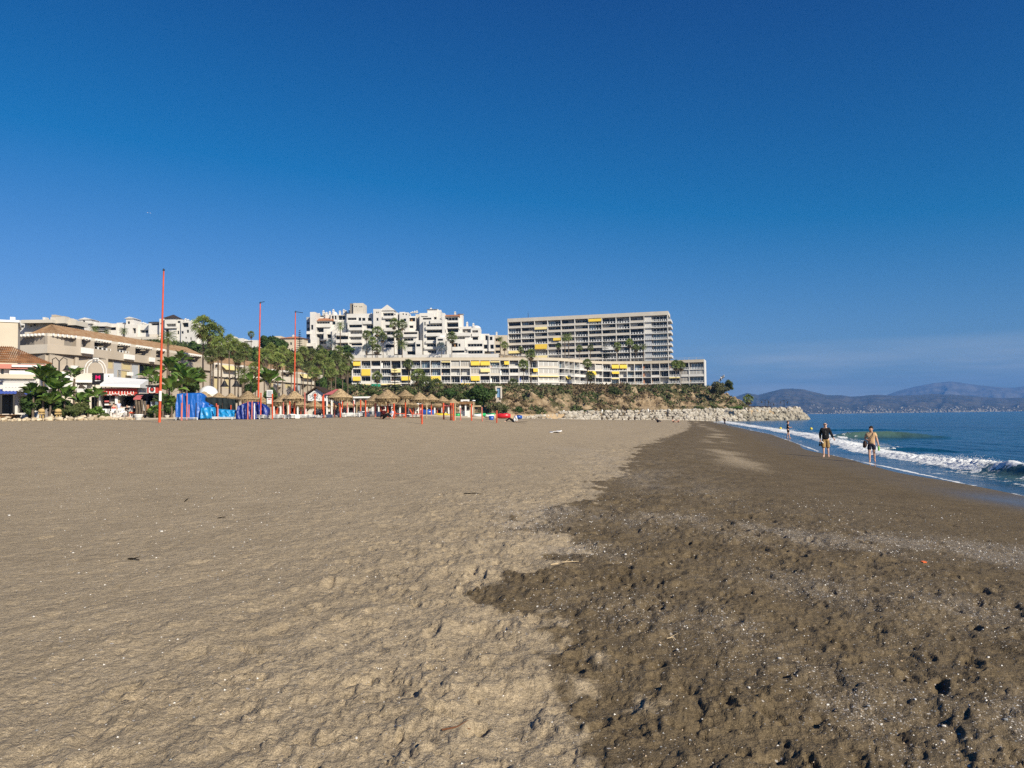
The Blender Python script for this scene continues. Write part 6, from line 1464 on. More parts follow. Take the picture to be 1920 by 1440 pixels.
q.build('panel', M['sign_black'], r_); text_on(fs, 'M', 183.5, 708, 7.2, .18, 'sign_pink', r_, 'letter', .03, 1.15)
q = MB(); box_px(q, fs, 178, 713, 182, 714.6, .16, .19); box_px(q, fs, 182, 713.4, 188, 714.2, .16, .19); q.build('small_lettering', M['white_paint'], r_)
q = MB(); box_px(q, fs, 194.5, 700.5, 213, 720, -.15, .1); q.build('white_panel', M['plastic_white'], r_); q = MB(); box_px(q, fs, 203, 704, 204.6, 706.5, .1, .13); q.build('logo', M['black_metal'], r_)
for px in (178, 190, 198, 209): q = MB(); u = fs.px(px, 715)[0]; q.box(u-.05, -.05, 2.7, u+.05, .03, fs.px(px, 719)[1], 0, fs); q.build('post', M['black_metal'], r_)
fs = slanted(254, 267, 98, math.radians(12))
r_ = thing('sign', 'second black sign with pink M, half hidden by banana leaves', 'sign', fs.P(1, 0, 2.9)[:])
q = MB(); box_px(q, fs, 255, 708.5, 273, 721.5, -.1, .15); q.build('panel', M['sign_black'], r_); text_on(fs, 'M', 262.5, 714, 5.2, .18, 'sign_pink', r_, 'letter', .03, 1.15)
q = MB(); box_px(q, fs, 258, 718.6, 264, 720.2, .16, .19); q.build('small_lettering', M['white_paint'], r_)
for px in (262, 268): q = MB(); u = fs.px(px, 715)[0]; q.box(u-.1, -.1, 2.7, u+.1, .03, fs.px(px, 721)[1], 0, fs); q.build('post', M['black_metal'], r_)
fs = slanted(275, 298, 90, math.radians(8))
r_ = thing('sign', 'red and white box sign with a round emblem beside the orange pole', 'sign', fs.P(1, 0, 2.9)[:])
q = MB(); box_px(q, fs, 276, 725.3, 297, 737, -.9, .0); q.build('box', M['sign_red'], r_); q = MB(); box_px(q, fs, 279, 725.5, 291, 736.3, .0, .04); q.build('panel', M['plastic_white'], r_)
q = MB(); u, z = fs.px(285, 730, .06)
for k, (rr_, mt) in enumerate(((.27, 'sign_black'), (.17, 'sign_red'))): 
    e = MB(); e.add([fs.P(u+rr_*1.0*math.cos(t*.524), .05+.01*k, z+rr_*math.sin(t*.524)) for t in range(12)], [tuple(range(12))]); e.build('emblem', M[mt], r_)
q = MB(); box_px(q, fs, 282, 733.4, 288, 734.6, .05, .06); q.build('small_lettering', M['sign_black'], r_)
q = MB(); box_px(q, fs, 273, 722, 299, 724.5, -1.2, .2); u = fs.px(287, 730)[0]; q.box(u-.08, -.5, 2.7, u+.08, -.34, fs.px(287, 737)[1], 0, fs); q.build('post', M['black_metal'], r_)
fs = slanted(254, 300, 92, math.radians(8)); r_ = thing('kiosk', 'dark open drinks kiosk with a salmon awning behind the rough tree trunks', 'kiosk', fs.P(2, 0, 2.9)[:])
mb = MB(); fr = fs; W = fs.L; wall_holes(mb, fs, 0, W, 2.7, zz(280, 738), [(uu(262), uu(275), 3.6, zz(270, 748), 1.5), (uu(278), uu(296), 3.3, zz(285, 742), 1.8)], 0, 0, 0, 1.5, True, 3); mb.build('wall', [M['sign_black'], M['black_metal']], r_)
q = MB(); q.add([fs.P(uu(257), 0, zz(264, 741)), fs.P(uu(271), 0, zz(264, 741)), fs.P(uu(271), 1.2, zz(264, 747)), fs.P(uu(257), 1.2, zz(264, 747)), fs.P(uu(271), 1.2, zz(264, 750)), fs.P(uu(257), 1.2, zz(264, 750))], [(0, 3, 2, 1), (3, 5, 4, 2)]); q.build('awning', M['cloth_pink'], r_)
for (x0, y0, x1, y1, mt) in ((275, 759, 280.5, 771, 'terracotta'), (282, 752, 285, 762, 'white_paint'), (287, 751, 290, 761, 'white_paint'), (291, 750, 296, 763, 'glass_sky'), (268, 752, 274, 770, 'white_paint')):
    q = MB(); box_px(q, fs, x0, y0, x1, y1, .1, .35); q.build('display_panel', M[mt], r_)
fr = None
# white lone notice board
fs = slanted(500, 511.5, 86, 0); r_ = thing('notice_board', 'tall white notice board on a dark frame left of the parasols with orange posts', 'sign', fs.P(.3, 0, 2.8)[:])
q = MB(); box_px(q, fs, 500, 731, 511, 744, -.05, .05); q.build('upper_board', M['plastic_white'], r_); q = MB(); box_px(q, fs, 501.8, 733, 509.3, 742, .05, .07); q.build('notice', M['blue_grey_wall'], r_)
q = MB(); box_px(q, fs, 500, 746, 510, 757, -.05, .05); q.build('lower_board', M['plastic_white'], r_); q = MB(); box_px(q, fs, 499, 744, 500, 787, -.1, .1); box_px(q, fs, 510.8, 744, 511.5, 787, -.1, .1); box_px(q, fs, 499, 744, 511, 745.6, -.1, .1); q.build('frame', M['sign_black'], r_)
q = MB(); box_px(q, fs, 502.5, 747.5, 507.5, 749, .05, .07); q.build('lettering', M['cloth_red'], r_)
# white dome
c = at(391, 733, 100); R_ = 17*100/F_PX; r_ = thing('dome', 'white dome roof rising behind the blue tarp and thatched parasols', 'dome', (c.x, 100, 2.8))
q = MB(); q.lathe((c.x, 100, c.z-R_*.35), [(R_*math.cos(t*.1745), R_*math.sin(t*.1745)*.92) for t in range(9)]+[(.02, R_*.92)], 22); q.build('shell', M['plastic_white'], r_)
q = MB(); q.lathe((c.x, 100, 2.7), [(R_*.98, 0), (R_*.98, c.z-R_*.35-2.7)], 22); q.build('wall', M['white_wall'], r_)
# gabled white kiosk with round emblem
fs = slanted(575, 614, 118, 0); r_ = thing('kiosk', 'white gabled beach bar with a round orange emblem on its front', 'kiosk', fs.P(1, 0, 2.8)[:]); fr = fs
ua, ub = uu(577), uu(611); zs_, zp = zz(594, 740), zz(594, 728.5); zb_ = zz(594, 752)
q = MB(); q.add([fs.P(ua, 0, zb_), fs.P(ub, 0, zb_), fs.P(ub, 0, zs_), fs.P((ua+ub)/2, 0, zp), fs.P(ua, 0, zs_), fs.P(ua, -5, zb_), fs.P(ub, -5, zb_), fs.P(ub, -5, zs_), fs.P((ua+ub)/2, -5, zp), fs.P(ua, -5, zs_)], [(0, 1, 2, 3, 4), (1, 6, 7, 2), (5, 0, 4, 9), (9, 8, 7, 6, 5), (0, 5, 6, 1)]); q.build('gable', M['plastic_white'], r_)
q = MB(); m_ = (ua+ub)/2
q.add([fs.P(ua-.5, .5, zs_-.25), fs.P(m_, .5, zp+.1), fs.P(ub+.5, .5, zs_-.25), fs.P(ua-.5, .5, zs_-.05), fs.P(m_, .5, zp+.35), fs.P(ub+.5, .5, zs_-.05), fs.P(ua-.5, -5.3, zs_-.05), fs.P(m_, -5.3, zp+.35), fs.P(ub+.5, -5.3, zs_-.05)], [(0, 1, 4, 3), (1, 2, 5, 4), (3, 4, 7, 6), (4, 5, 8, 7)]); q.build('roof', M['dark_wood'], r_)
for (rr_, mt, dd) in ((.46, 'sign_black', .03), (.38, 'plastic_white', .05), (.27, 'sign_red', .07)):
    e = MB(); u, z = fs.px(591, 741, .0); e.add([fs.P(u+rr_*math.cos(t*.393), dd, z+rr_*math.sin(t*.393)) for t in range(16)], [tuple(range(16))]); e.build('emblem', M[mt], r_)
q = MB(); box_px(q, fs, 586, 746.2, 596, 747, .0, .04)
for (x, y) in ((580, 741), (583, 742), (602, 742), (605, 744), (581, 744), (583, 748.5), (598, 747.5)): box_px(q, fs, x, y, x+1.6, y+1, .0, .04)
q.build('lettering', M['sign_black'], r_)
q = MB(); q.box(ua+.1, -4.5, 2.7, ub-.1, -4.2, zb_, 0, fs); q.build('rear_wall', M['white_wall'], r_)
for px in (575, 586, 600, 612): q = MB(); u = uu(px); q.box(u-.14, -.2, 2.7, u+.14, .1, zb_, 0, fs); q.build('post', M['dark_wood'], r_)
for (x0, y0, x1, y1, mt) in ((577, 758, 586, 775, 'plastic_white'), (588, 766, 592, 777, 'cream_wall'), (595, 764, 604, 776, 'plastic_white'), (607, 764, 612, 778, 'plastic_white'), (577, 774, 625, 776, 'black_metal'), (580, 764, 628, 765.2, 'black_metal')):
    q = MB(); box_px(q, fs, x0, y0, x1, y1, .1, .3); q.build('terrace_panel', M[mt], r_)
fr = None
# reddish tent roof, and white pavilion terrace behind the parasols
def lowbar(px0, px1, Y, label, y_roof, y_eave, posts, panels, roofm, name='pavilion', cat='pavilion', hip=True):
    fs = slanted(px0, px1, Y, 0); r_ = thing(name, label, cat, fs.P(fs.L/2, 0, 2.8)[:]); W = fs.L; ze = fs.px(px0, y_eave)[1]; zr = fs.px(px0, y_roof)[1]; g = ground((fs.P(W/2, 0, 0)).x, Y)
    q = MB()
    if hip: q.add([fs.P(-.3, .3, ze), fs.P(W+.3, .3, ze), fs.P(W+.3, -5, ze), fs.P(-.3, -5, ze), fs.P(W*.4, -2.4, zr), fs.P(W*.6, -2.4, zr)], [(0, 1, 5, 4), (1, 2, 5), (2, 3, 4, 5), (3, 0, 4), (3, 2, 1, 0)])
    else: q.box(-.2, -5, ze, W+.2, .3, zr, 0, fs)
    q.build('roof', M[roofm], r_)
    for px in posts: q = MB(); u = fs.px(px, 760)[0]; q.box(u-.1, -.2, g-.2, u+.1, .02, ze, 0, fs); q.build('post', M['white_paint'], r_)
    q = MB(); q.box(0, -5.2, g-.2, W, -5, ze, 0, fs); q.build('rear_wall', M['white_wall'], r_)
    for (x0, y0, x1, y1, mt) in panels: q = MB(); box_px(q, fs, x0, y0, x1, y1, -1.6, -1.35); q.build('terrace_panel', M[mt], r_)
    return r_
rp = random.Random(12)
def rpan(x0, x1, n):
    out = []
    for i in range(n):
        x = rp.uniform(x0, x1-4); y = rp.uniform(755, 772); out.append((x, y, x+rp.uniform(2, 7), y+rp.uniform(4, 10), rp.choice(['plastic_white', 'plastic_dark', 'dark_wood', 'plastic_dark', 'wood', 'leaf_mid', 'blue_grey_wall', 'cream_wall'])))
    return out
lowbar(611, 640, 112, 'bar with a faded red tent roof right of the gabled kiosk', 728.5, 740, (613, 622, 638), rpan(611, 640, 8), 'cloth_pink')
lowbar(640, 700, 112, 'white terrace bar with dark slatted wall behind the parasols left of centre', 744, 747, (641, 652, 664, 676, 688, 699), rpan(640, 700, 16)+[(655, 762, 668, 780, 'plastic_dark')], 'white_paint', hip=False)
lowbar(702, 786, 114, 'long white terrace pavilion behind the middle parasols', 757, 760.5, (703, 710, 722, 735, 750, 766, 779, 785), rpan(702, 786, 22), 'white_paint', hip=False)
lowbar(788, 842, 118, 'bar with a low reddish canvas roof behind the right parasols', 757, 762, (789, 801, 815, 829, 841), rpan(788, 842, 12)+[(806, 768, 825, 784, 'plastic_white')], 'cloth_pink')
lowbar(862, 884, 105, 'small white panelled hut with a lettered board under its thatch', 753, 758, (863, 873, 883), [(864, 749, 880, 757, 'plastic_white'), (868, 752, 877, 753, 'plastic_dark'), (863, 770, 883, 784, 'plastic_white'), (865, 763, 871, 768, 'plastic_dark'), (874, 763, 881, 768, 'plastic_dark')], 'wood', hip=False)
lowbar(512, 574, 112, 'shaded white terrace with hanging boards left of the gabled kiosk', 752, 755, (513, 526, 541, 558, 573), rpan(512, 574, 18)+[(546, 756, 551, 771, 'plastic_white'), (558, 757, 571, 771, 'cream_wall')], 'dark_wood', hip=False)
# blue framed lift shaft on the slope
fs = slanted(929, 941, 238, 0); r_ = thing('lift_shaft', 'cream framed blue lift tower on the slope left of the big agave', 'tower', fs.P(.8, 0, 4)[:])
q = MB(); box_px(q, fs, 929, 724, 931.5, 747, -2, 0); box_px(q, fs, 938.5, 724, 941, 747, -2, 0); box_px(q, fs, 929, 724, 941, 727, -2, .02); q.build('frame', M['pale_wall'], r_)
q = MB(); box_px(q, fs, 931.5, 727, 938.5, 745, -1.6, -.4); q.build('pane', mat('blue_glass', (.16, .30, .48), .15, .6), r_)
q = MB(); box_px(q, fs, 930.5, 745, 939.5, 775, -1.8, -.6); q.build('base', M['beige_wall'], r_)

# bell street lamps
def bell_lamp(px, Y, ytop, bells, label):
    c = at(px, ytop, Y); g = ground(c.x, Y); r_ = thing('street_lamp', label, 'street lamp', (c.x, Y, g), 'black bell street lamps')
    q = MB(); q.tube([(c.x, Y, g-.2), (c.x, Y, c.z)], [.11, .07], 8); q.build('post', M['black_metal'], r_)
    for (bx, by0, by1) in bells:
        b = at(bx, by0, Y); b2 = at(bx, by1, Y); h = b.z-b2.z; q = MB(); w_ = h*.62
        q.tube([(c.x, Y, c.z-.1), ((c.x+b.x)/2, Y, c.z+.35), (b.x, Y, c.z+.15), (b.x, Y, b.z)], .05, 6); q.build('arm', M['black_metal'], r_)
        q = MB(); q.lathe((b.x, Y, b2.z), [(w_, 0), (w_*.92, h*.08), (w_*.62, h*.3), (w_*.42, h*.55), (w_*.32, h*.75), (w_*.1, h*.85), (.03, h)], 14); q.build('bell_shade', M['black_metal'], r_)
bell_lamp(111, 90, 676, ((98, 683, 695), (125.5, 683, 695)), 'double bell street lamp with black shades in front of the beige block')
bell_lamp(431, 96, 712, ((421, 712, 725), (443, 712, 725)), 'double bell street lamp between the white dome and the feather palm')
def pole(px0, y0, px1, y1, Y, r0, label, cap=True, stub=None):
    t = at(px0, y0, Y); b = at(px1, y1, Y); g = min(ground(b.x, Y), b.z); r_ = thing('orange_pole', label, 'pole', (b.x, Y, g), 'tall orange poles')
    q = MB(); q.tube([(b.x, Y, g-.2), tuple(Vector((b.x, Y, g)).lerp(t, .5)), tuple(t)], [r0, r0*.8, r0*.55], 10); q.build('shaft', M['orange'], r_)
    q = MB(); q.lathe((t.x, Y, t.z), [(r0*.8, 0), (r0*.8, .12), (r0*.2, .2)], 8)
    if stub: s = at(stub[0], stub[1], Y); q.tube([tuple(t+Vector((0, 0, .1))), (s.x, Y, s.z)], .035, 5)
    q.build('cap', M['black_metal'], r_); return r_
P1 = pole(307, 508, 299, 789, 62, .105, 'tallest orange pole, leftmost, rising from the edge of the sand')
q = MB(); a_ = at(300.8, 733, 62); b_ = at(300.5, 752, 62)
q.tube([(a_.x, 61.98, a_.z), (b_.x, 61.98, b_.z)], .108, 10); q.build('white_band', M['white_paint'], P1)
pole(488, 569, 483.5, 742, 84, .115, 'middle orange pole with an arm at its top, left of the notice board', stub=(496, 565.5))
pole(554, 586, 551.5, 735, 84, .095, 'thin right orange pole with a wire arm, left of the white complex', stub=(568, 586.5))

# ================================================================== thatched parasols and orange posts
_TH = {}
def thatch_mesh(v):
    if v in _TH: return _TH[v]
    r = random.Random(200+v); b = MB(); n = 26; ja = [1+r.uniform(-.04, .04) for _ in range(n)]
    prof = [(.02, .62), (.10, .60), (.32, .45), (.62, .24), (1.0, .04), (1.06, -.03)]
    vs = []
    for (rr_, z) in prof:
        for j in range(n): a = 6.2832*j/n; vs.append((rr_*ja[j]*math.cos(a), rr_*ja[j]*math.sin(a), z+r.uniform(-.012, .012)))
    b.add(vs, [(i*n+j, (i+1)*n+j, (i+1)*n+(j+1) % n, i*n+(j+1) % n) for i in range(len(prof)-1) for j in range(n)], 0, False)
    # layered straw tufts on the slope
    for k in range(150):
        a = r.uniform(0, 6.28); rr_ = r.uniform(.15, .98); z = float(np.interp(rr_, [.02, .1, .32, .62, 1.0], [.62, .6, .45, .24, .04])); D = Vector((math.cos(a), math.sin(a), 0)); S = Vector((-D.y, D.x, 0)); p = D*rr_+Vector((0, 0, z+.015))
        b.add([p-S*.05, p+S*.05, p+D*.13+Vector((0, 0, -.075+r.uniform(0, .03)))], [(0, 1, 2)], 0)
    f = MB()
    for k in range(120):
        a = 6.2832*k/120+r.uniform(-.02, .02); D = Vector((math.cos(a), math.sin(a), 0)); S = Vector((-D.y, D.x, 0)); p = D*r.uniform(.93, 1.05)+Vector((0, 0, -.0)); l = r.uniform(.16, .34)
        f.add([p-S*.035, p+S*.035, p+S*.02-Vector((0, 0, l)), p-S*.015-Vector((0, 0, l*1.05))], [(0, 1, 2, 3)], 0)
    fr_ = MB(); fr_.lathe((0, 0, -.02), [(1.02, -.05), (1.02, .0), (.97, .0)], 16)
    for j in range(8): a = j*.785; fr_.tube([(0, 0, .5), (math.cos(a)*1.0, math.sin(a)*1.0, -.01)], .018, 4)
    _TH[v] = (b.mesh('thatch', M['thatch']), f.mesh('fringe', M['thatch_fringe']), fr_.mesh('ribs', M['dark_wood'])); return _TH[v]
def parasol(px, ya, wpx, label, pm='orange', yb=787.0, Y=None):
    H = 2.75
    if Y is None: Y = H*F_PX/(yb-ya)
    top = at(px, ya, Y); g = gz(top.x, Y) if Y < 88 else ground(top.x, Y)
    R = wpx/2*Y/F_PX; root = thing('thatched_parasol', label, 'parasol', (top.x, Y, g), 'thatched beach parasols'); v = rnd.randrange(4); th, fg, rb = thatch_mesh(v)
    zs = R*1.12; base = top.z-.62*zs
    for nm, me in (('thatch', th), ('fringe', fg), ('frame', rb)): meshobj(nm, me, root, (top.x, Y, base), 0.0, (R, R, zs))
    q = MB(); q.tube([(top.x, Y, g-.3), (top.x, Y, g+(base-g)*.72)], .065, 8); q.build('post', M[pm], root)
    q = MB(); q.tube([(top.x, Y, g+(base-g)*.70), (top.x, Y, base+.5*zs)], .05, 8); q.build('upper_post', M['dark_wood'], root)
PS = [(383, 734, 41, 'leftmost thatched parasol, overlapping the tall blue tarp'), (410, 736, 26, 'second thatched parasol from the left, over the grey shade netting'), (433, 737, 24, 'third thatched parasol from the left, ending the grey netting'),
 (465, 733, 44, 'thatched parasol over the navy tarp, under the feather palm'), (492, 744, 28, 'low thatched parasol just right of the navy tarp top'), (532, 739, 42, 'thatched parasol partly behind the one at the thin orange pole'),
 (552, 733, 42, 'wide thatched parasol below the foot of the thin orange pole'), (564, 749, 30, 'low rear parasol under the right edge of the wide one at the thin orange pole'), (590, 750, 34, 'low parasol across the bottom of the white gabled bar'),
 (620, 752, 30, 'low rear parasol right of the gabled bar'), (638, 729, 46, 'large pale parasol beside the faded red tent roof'), (651, 750, 28, 'low rear parasol right of the large pale one'),
 (676, 750, 26, 'small low parasol before the slatted terrace bar'), (703, 739, 38, 'thatched parasol left of the tallest central one'), (727, 730.5, 47, 'tallest dark central parasol above the crouching person'),
 (714, 746, 30, 'low rear parasol under the left side of the tallest central one'), (738, 750, 20, 'small rear parasol right under the tallest central one'), (760, 731, 34, 'thatched parasol immediately right of the tallest central one'),
 (760, 746, 36, 'lower front parasol under the one right of the tallest'), (787, 736, 38, 'thatched parasol with rounded top, third right of the tallest central one'), (800, 750, 28, 'low rear parasol behind the right row'),
 (808.5, 739, 30, 'thatched parasol fourth right of the tallest central one'), (830, 743, 26, 'small thatched parasol fifth right of the tallest central one'), (849, 747, 26, 'second thatched parasol from the right end'), (575, 752, 26, 'low rear parasol left of the gabled bar'), (608, 753, 26, 'low rear parasol right before the corner of the gabled bar'), (690, 751, 24, 'low rear parasol left of the tallest central one'), (775, 752, 24, 'low rear parasol left behind the most forward post'), (820, 752, 24, 'low rear parasol before the reddish canvas roof'), (518, 749, 26, 'low rear parasol right beside the notice board'), (869.5, 751, 22, 'rightmost thatched parasol above the lettered hut')]
for (px, ya, wp, lb) in PS: parasol(px, ya, wp, lb, 'orange' if px > 500 else 'orange_faded')
def post(px, yt, label, mt='orange', yb=787.5, r=.075, Y=None, base=None):
    Y = Y or rnd.uniform(69, 73); t = at(px, yt, Y); g = gz(t.x, Y); root = thing('beach_post', label, 'post', (t.x, Y, g), 'short orange posts in the sand')
    q = MB(); ln = rnd.uniform(-.04, .04); r *= .8; q.tube([(t.x, Y, g-.3), (t.x+ln, Y, t.z)], [r, r*.92], 8); q.build('shaft', M[mt], root)
    q = MB(); q.lathe((t.x+ln, Y, t.z), [(r*.95, 0), (r*1.15, .01), (r*1.1, .05), (r*.3, .08)], 8); q.build('cap', M[mt], root)
PO = [(340.5, 757, 'orange_faded', .12, 'thick leaning orange post before the tall blue tarp'), (341.5, 741, 'orange_faded', .045, 'thin pole rising above the thick post at the tall blue tarp'), (350.5, 739, 'orange_faded', .08, 'pinkish pole reaching the top edge of the tall blue tarp'), (354, 760, 'orange_faded', .075, 'pinkish post right beside the pole reaching the tarp top'),
 (367, 757, 'dark_wood', .05, 'dark thin post at the right end of the tall blue tarp'), (382, 758, 'orange_faded', .085, 'post under the leftmost thatched parasol'), (393.6, 758, 'dark_wood', .055, 'dark post between the first two parasols'), (406, 758, 'orange', .07, 'short upper stub post by the second parasol'),
 (408.5, 761, 'orange_faded', .09, 'stout post under the second parasol'), (417, 757, 'dark_wood', .05, 'dark post right of the second parasol'), (432.7, 761, 'orange', .075, 'post under the third parasol'), (456.5, 757, 'orange_faded', .075, 'first post left before the navy tarp'), (464.5, 754, 'orange_faded', .075, 'second post before the navy tarp'),
 (472, 753, 'orange_faded', .075, 'third post before the navy tarp'), (477, 758, 'plastic_white', .075, 'only white post, before the navy tarp'), (488.5, 738, 'orange', .08, 'tall post at the right side of the navy tarp'), (483, 757, 'orange', .06, 'short post touching the tall one right of the white post'),
 (510.8, 740, 'orange', .085, 'tall post right of the white notice board'), (520, 766, 'orange', .06, 'short post second right of the notice board'), (531, 756, 'orange_faded', .075, 'post third right of the notice board'), (543.5, 754, 'orange', .075, 'post between two parasols left of the thin pole foot'), (508, 765, 'pale_wood', .07, 'bare wooden post beside the tall post by the notice board'),
 (539, 757, 'pale_wood', .075, 'bare wooden post under the wide parasol'), (571.5, 737, 'orange_faded', .08, 'tall post at the left corner of the gabled bar'), (590.5, 739, 'orange', .085, 'tall thick post before the centre of the gabled bar'), (607.2, 741, 'orange', .09, 'tall thick post at the right corner of the gabled bar'), (605.2, 744, 'orange', .06, 'second post touching the one at the right corner of the gabled bar'),
 (627.5, 757, 'orange_faded', .08, 'post left of the large pale parasol stem'), (636.5, 758, 'orange', .08, 'leaning post under the large pale parasol'), (641.5, 753, 'orange', .085, 'thick post right of the leaning one'), (634.5, 760, 'pale_wood', .065, 'bare wooden post under the large pale parasol'), (650.5, 757, 'orange_faded', .07, 'post before the dark slatted wall'), (662.5, 753, 'orange_faded', .07, 'thin post right of the dark slatted wall'),
 (668.5, 755, 'pale_wood', .065, 'bare wooden post left of the small low parasol'), (675.6, 751, 'orange', .085, 'tall post under the small low parasol'), (685.3, 752, 'orange', .085, 'post right of the small low parasol'), (703.5, 757, 'orange_faded', .09, 'thick pinkish post left of the crouching person'), (738, 758, 'orange', .095, 'front post right of the tallest central parasol'), (790.8, 760, 'orange', .09, 'post standing farthest forward on the sand'),
 (799.5, 757, 'pale_wood', .075, 'bare wooden post right of the most forward post'), (832, 757, 'orange', .09, 'thick post left of the red canvas edge'), (845.5, 757, 'orange', .11, 'left one of two thick joined posts'), (850, 757, 'orange', .11, 'right one of two thick joined posts'), (852.8, 758, 'pale_wood', .07, 'bare wooden post right of the joined posts'), (884, 759, 'orange', .085, 'post at the right side of the lettered hut'), (863.5, 766, 'orange_faded', .06, 'thin post before the lettered hut'),
 (904, 765, 'orange_faded', .07, 'post at the right end of the pale beam'), (931, 771, 'orange', .08, 'lone post by the red kayak with a blue bucket')]
for (px, yt, mt, r, lb) in PO: post(px, yt, lb, mt, r=r, Y={738: 66, 790.8: 60}.get(px, None))
# tarps
def tarp(pxs, Y, mt, name, label, folds=.09, depth=1.6, seed=0, topz=None, cat='tarp'):
    """draped cloth: list of (px, ytop, ybottom)"""
    r = random.Random(seed); n = 60; xs = np.linspace(pxs[0][0], pxs[-1][0], n); yt = np.interp(xs, [p[0] for p in pxs], [p[1] for p in pxs]); yb = np.interp(xs, [p[0] for p in pxs], [p[2] for p in pxs])
    rows = 16; V = []; F_ = []
    for j in range(rows+6):
        for i in range(n):
            if j < rows:
                t = j/(rows-1); p0 = at(xs[i], yb[i], Y); p1 = at(xs[i], yt[i], Y); p = p0.lerp(p1, t)
                off = folds*(fbm(np.array([xs[i]*.16+seed+t*1.5]), np.array([t*2.2+seed]), 4)[0]*1.6+.5*math.sin(xs[i]*.6+t*3+seed))
                V.append((p.x, Y+off+(.25*t), p.z))
            else:
                t = (j-rows+1)/6; p1 = at(xs[i], yt[i], Y); V.append((p1.x, Y+.25+depth*t, p1.z+.12*math.sin(t*3.1)-.25*t*t))
    for j in range(rows+5):
        for i in range(n-1): F_.append((j*n+i, j*n+i+1, (j+1)*n+i+1, (j+1)*n+i))
    me = bpy.data.meshes.new(name); me.from_pydata(V, [], F_); me.materials.append(M[mt]); me.polygons.foreach_set('use_smooth', [True]*len(F_))
    o = link(bpy.data.objects.new(name, me)); so_ = o.modifiers.new('thick', 'SOLIDIFY'); so_.thickness = .03; return tag(o, label, cat)
tarp([(328.5, 739, 786), (345, 738, 786), (370, 737.5, 786), (374, 739, 786), (375, 752, 786), (394, 762, 785)], 71.5, 'tarp_blue', 'tarp', 'tall bright blue tarp sheet at the left of the parasols', seed=2)
tarp([(375, 765, 785), (394, 764, 785), (396, 767, 784), (440, 770.5, 783)], 71.0, 'tarp_cyan', 'tarp', 'low light blue tarp over stacked loungers below the grey netting', seed=5)
tarp([(369, 746, 766), (400, 746, 768), (441, 750, 771)], 72.5, 'shade_net', 'shade_net', 'dark grey shade netting hanging under the three left parasols', folds=.08, depth=.3, seed=9, cat='netting')
tarp([(441, 781, 786), (443, 762, 786), (452, 758, 786), (462, 755, 786), (478, 755, 786), (492, 760, 786), (500, 768, 785), (501, 779, 784)], 70.5, 'tarp_navy', 'tarp', 'rounded navy blue tarp over a heap right of the grey netting', folds=.12, seed=14)
# lounger stacks and boxes at the foot of the parasols
def lounger_stack(px, Y, n, label, rz=0.0):
    c = at(px, 787, Y); g = gz(c.x, Y); root = thing('lounger_stack', label, 'lounger stack', (c.x, Y, g), 'low stacks of white plastic loungers'); rz = rnd.uniform(-1.4, 1.4)
    for k in range(n):
        q = MB(); z = g+.06+k*.11; q.cbox((c.x, Y, z+.05), (1.9, .6, .05), 0, rz); q.cbox((c.x-.75, Y, z+.1), (.5, .6, .04), 0, rz)
        for s_ in (-.8, .8): q.cbox((c.x+s_, Y, z), (.06, .56, .09), 0, rz)
        q.build('lounger', M['plastic_white'], root)
for (px, Y, n, lb) in [(350, 70, 2, 'white lounger stack at the foot of the tall blue tarp'), (420, 69.5, 2, 'white lounger stack under the light blue tarp'), (506, 70, 3, 'white lounger stack right of the navy tarp'), (522, 72, 3, 'white lounger stack behind the short post by the notice board'), (540, 70, 3, 'white lounger stack under the wide parasol'),
                       (562, 71, 3, 'white lounger stack left of the gabled bar'), (583, 72, 2, 'white lounger stack before the left half of the gabled bar'), (601, 70, 2, 'white lounger stack before the right half of the gabled bar'), (632, 71, 2, 'white lounger stack under the large pale parasol'), (655, 70, 3, 'white lounger stack before the dark slatted wall'), (672, 71, 3, 'white lounger stack under the small low parasol'), (694, 72, 4, 'white lounger stack left of the crouching person'),
                       (748, 72, 2, 'white lounger stack right of the crouching person'), (774, 72, 2, 'white lounger stack left of the most forward post')]: lounger_stack(px, Y, n, lb)
def orange_lounger(px, Y, label):
    c = at(px, 786, Y); g = gz(c.x, Y); root = thing('beach_chair', label, 'chair', (c.x, Y, g)); q = MB(); q.cbox((c.x, Y, g+.35), (.9, .5, .06)); q.build('seat', M['orange'], root)
    q = MB(); q.cbox((c.x-.5, Y, g+.6), (.06, .5, .55), 0, 0, ('Y', -.5)); q.build('backrest', M['orange'], root)
    for s_ in (-.35, .35):
        for t_ in (-.2, .2): q = MB(); q.tube([(c.x+s_, Y+t_, g-.05), (c.x+s_, Y+t_, g+.34)], .02, 5); q.build('leg', M['orange'], root)
orange_lounger(750, 70, 'orange beach chair under the parasol right of the tallest'); orange_lounger(781, 71, 'orange red beach chair near the most forward post')
# kayaks, pedal boats
def kayak(px, yb, Y, wpx_, mt, label, rz=0.0, hgt=.38, name='kayak', cat='kayak', deck=None):
    L_ = wpx_*Y/F_PX; c = at(px, yb, Y); g = max(ground(c.x, Y), c.z-.1); root = thing(name, label, cat, (c.x, Y, g), None, rz); n = 12; rows = []; q = MB(); m = 9; vs = []
    for i in range(n+1):
        t = i/n*2-1; w_ = .40*(1-abs(t)**2.4)+.01; z = .12*abs(t)**2.5; h = hgt*(1-.35*abs(t)**2)
        for j in range(m): a = math.pi*2*j/m; vs.append((t*L_/2, w_*math.cos(a), z+h/2+h/2*math.sin(a)))
    q.add(vs, [(i*m+j, (i+1)*m+j, (i+1)*m+(j+1) % m, i*m+(j+1) % m) for i in range(n) for j in range(m)], 0, True); q.build('hull', M[mt], root, world=False)
    q = MB(); q.lathe((0, 0, hgt*.93), [(.3, 0), (.3, .06), (.24, .06)], 12); q.build('cockpit', M[deck or 'plastic_dark'], root, world=False)
    return root
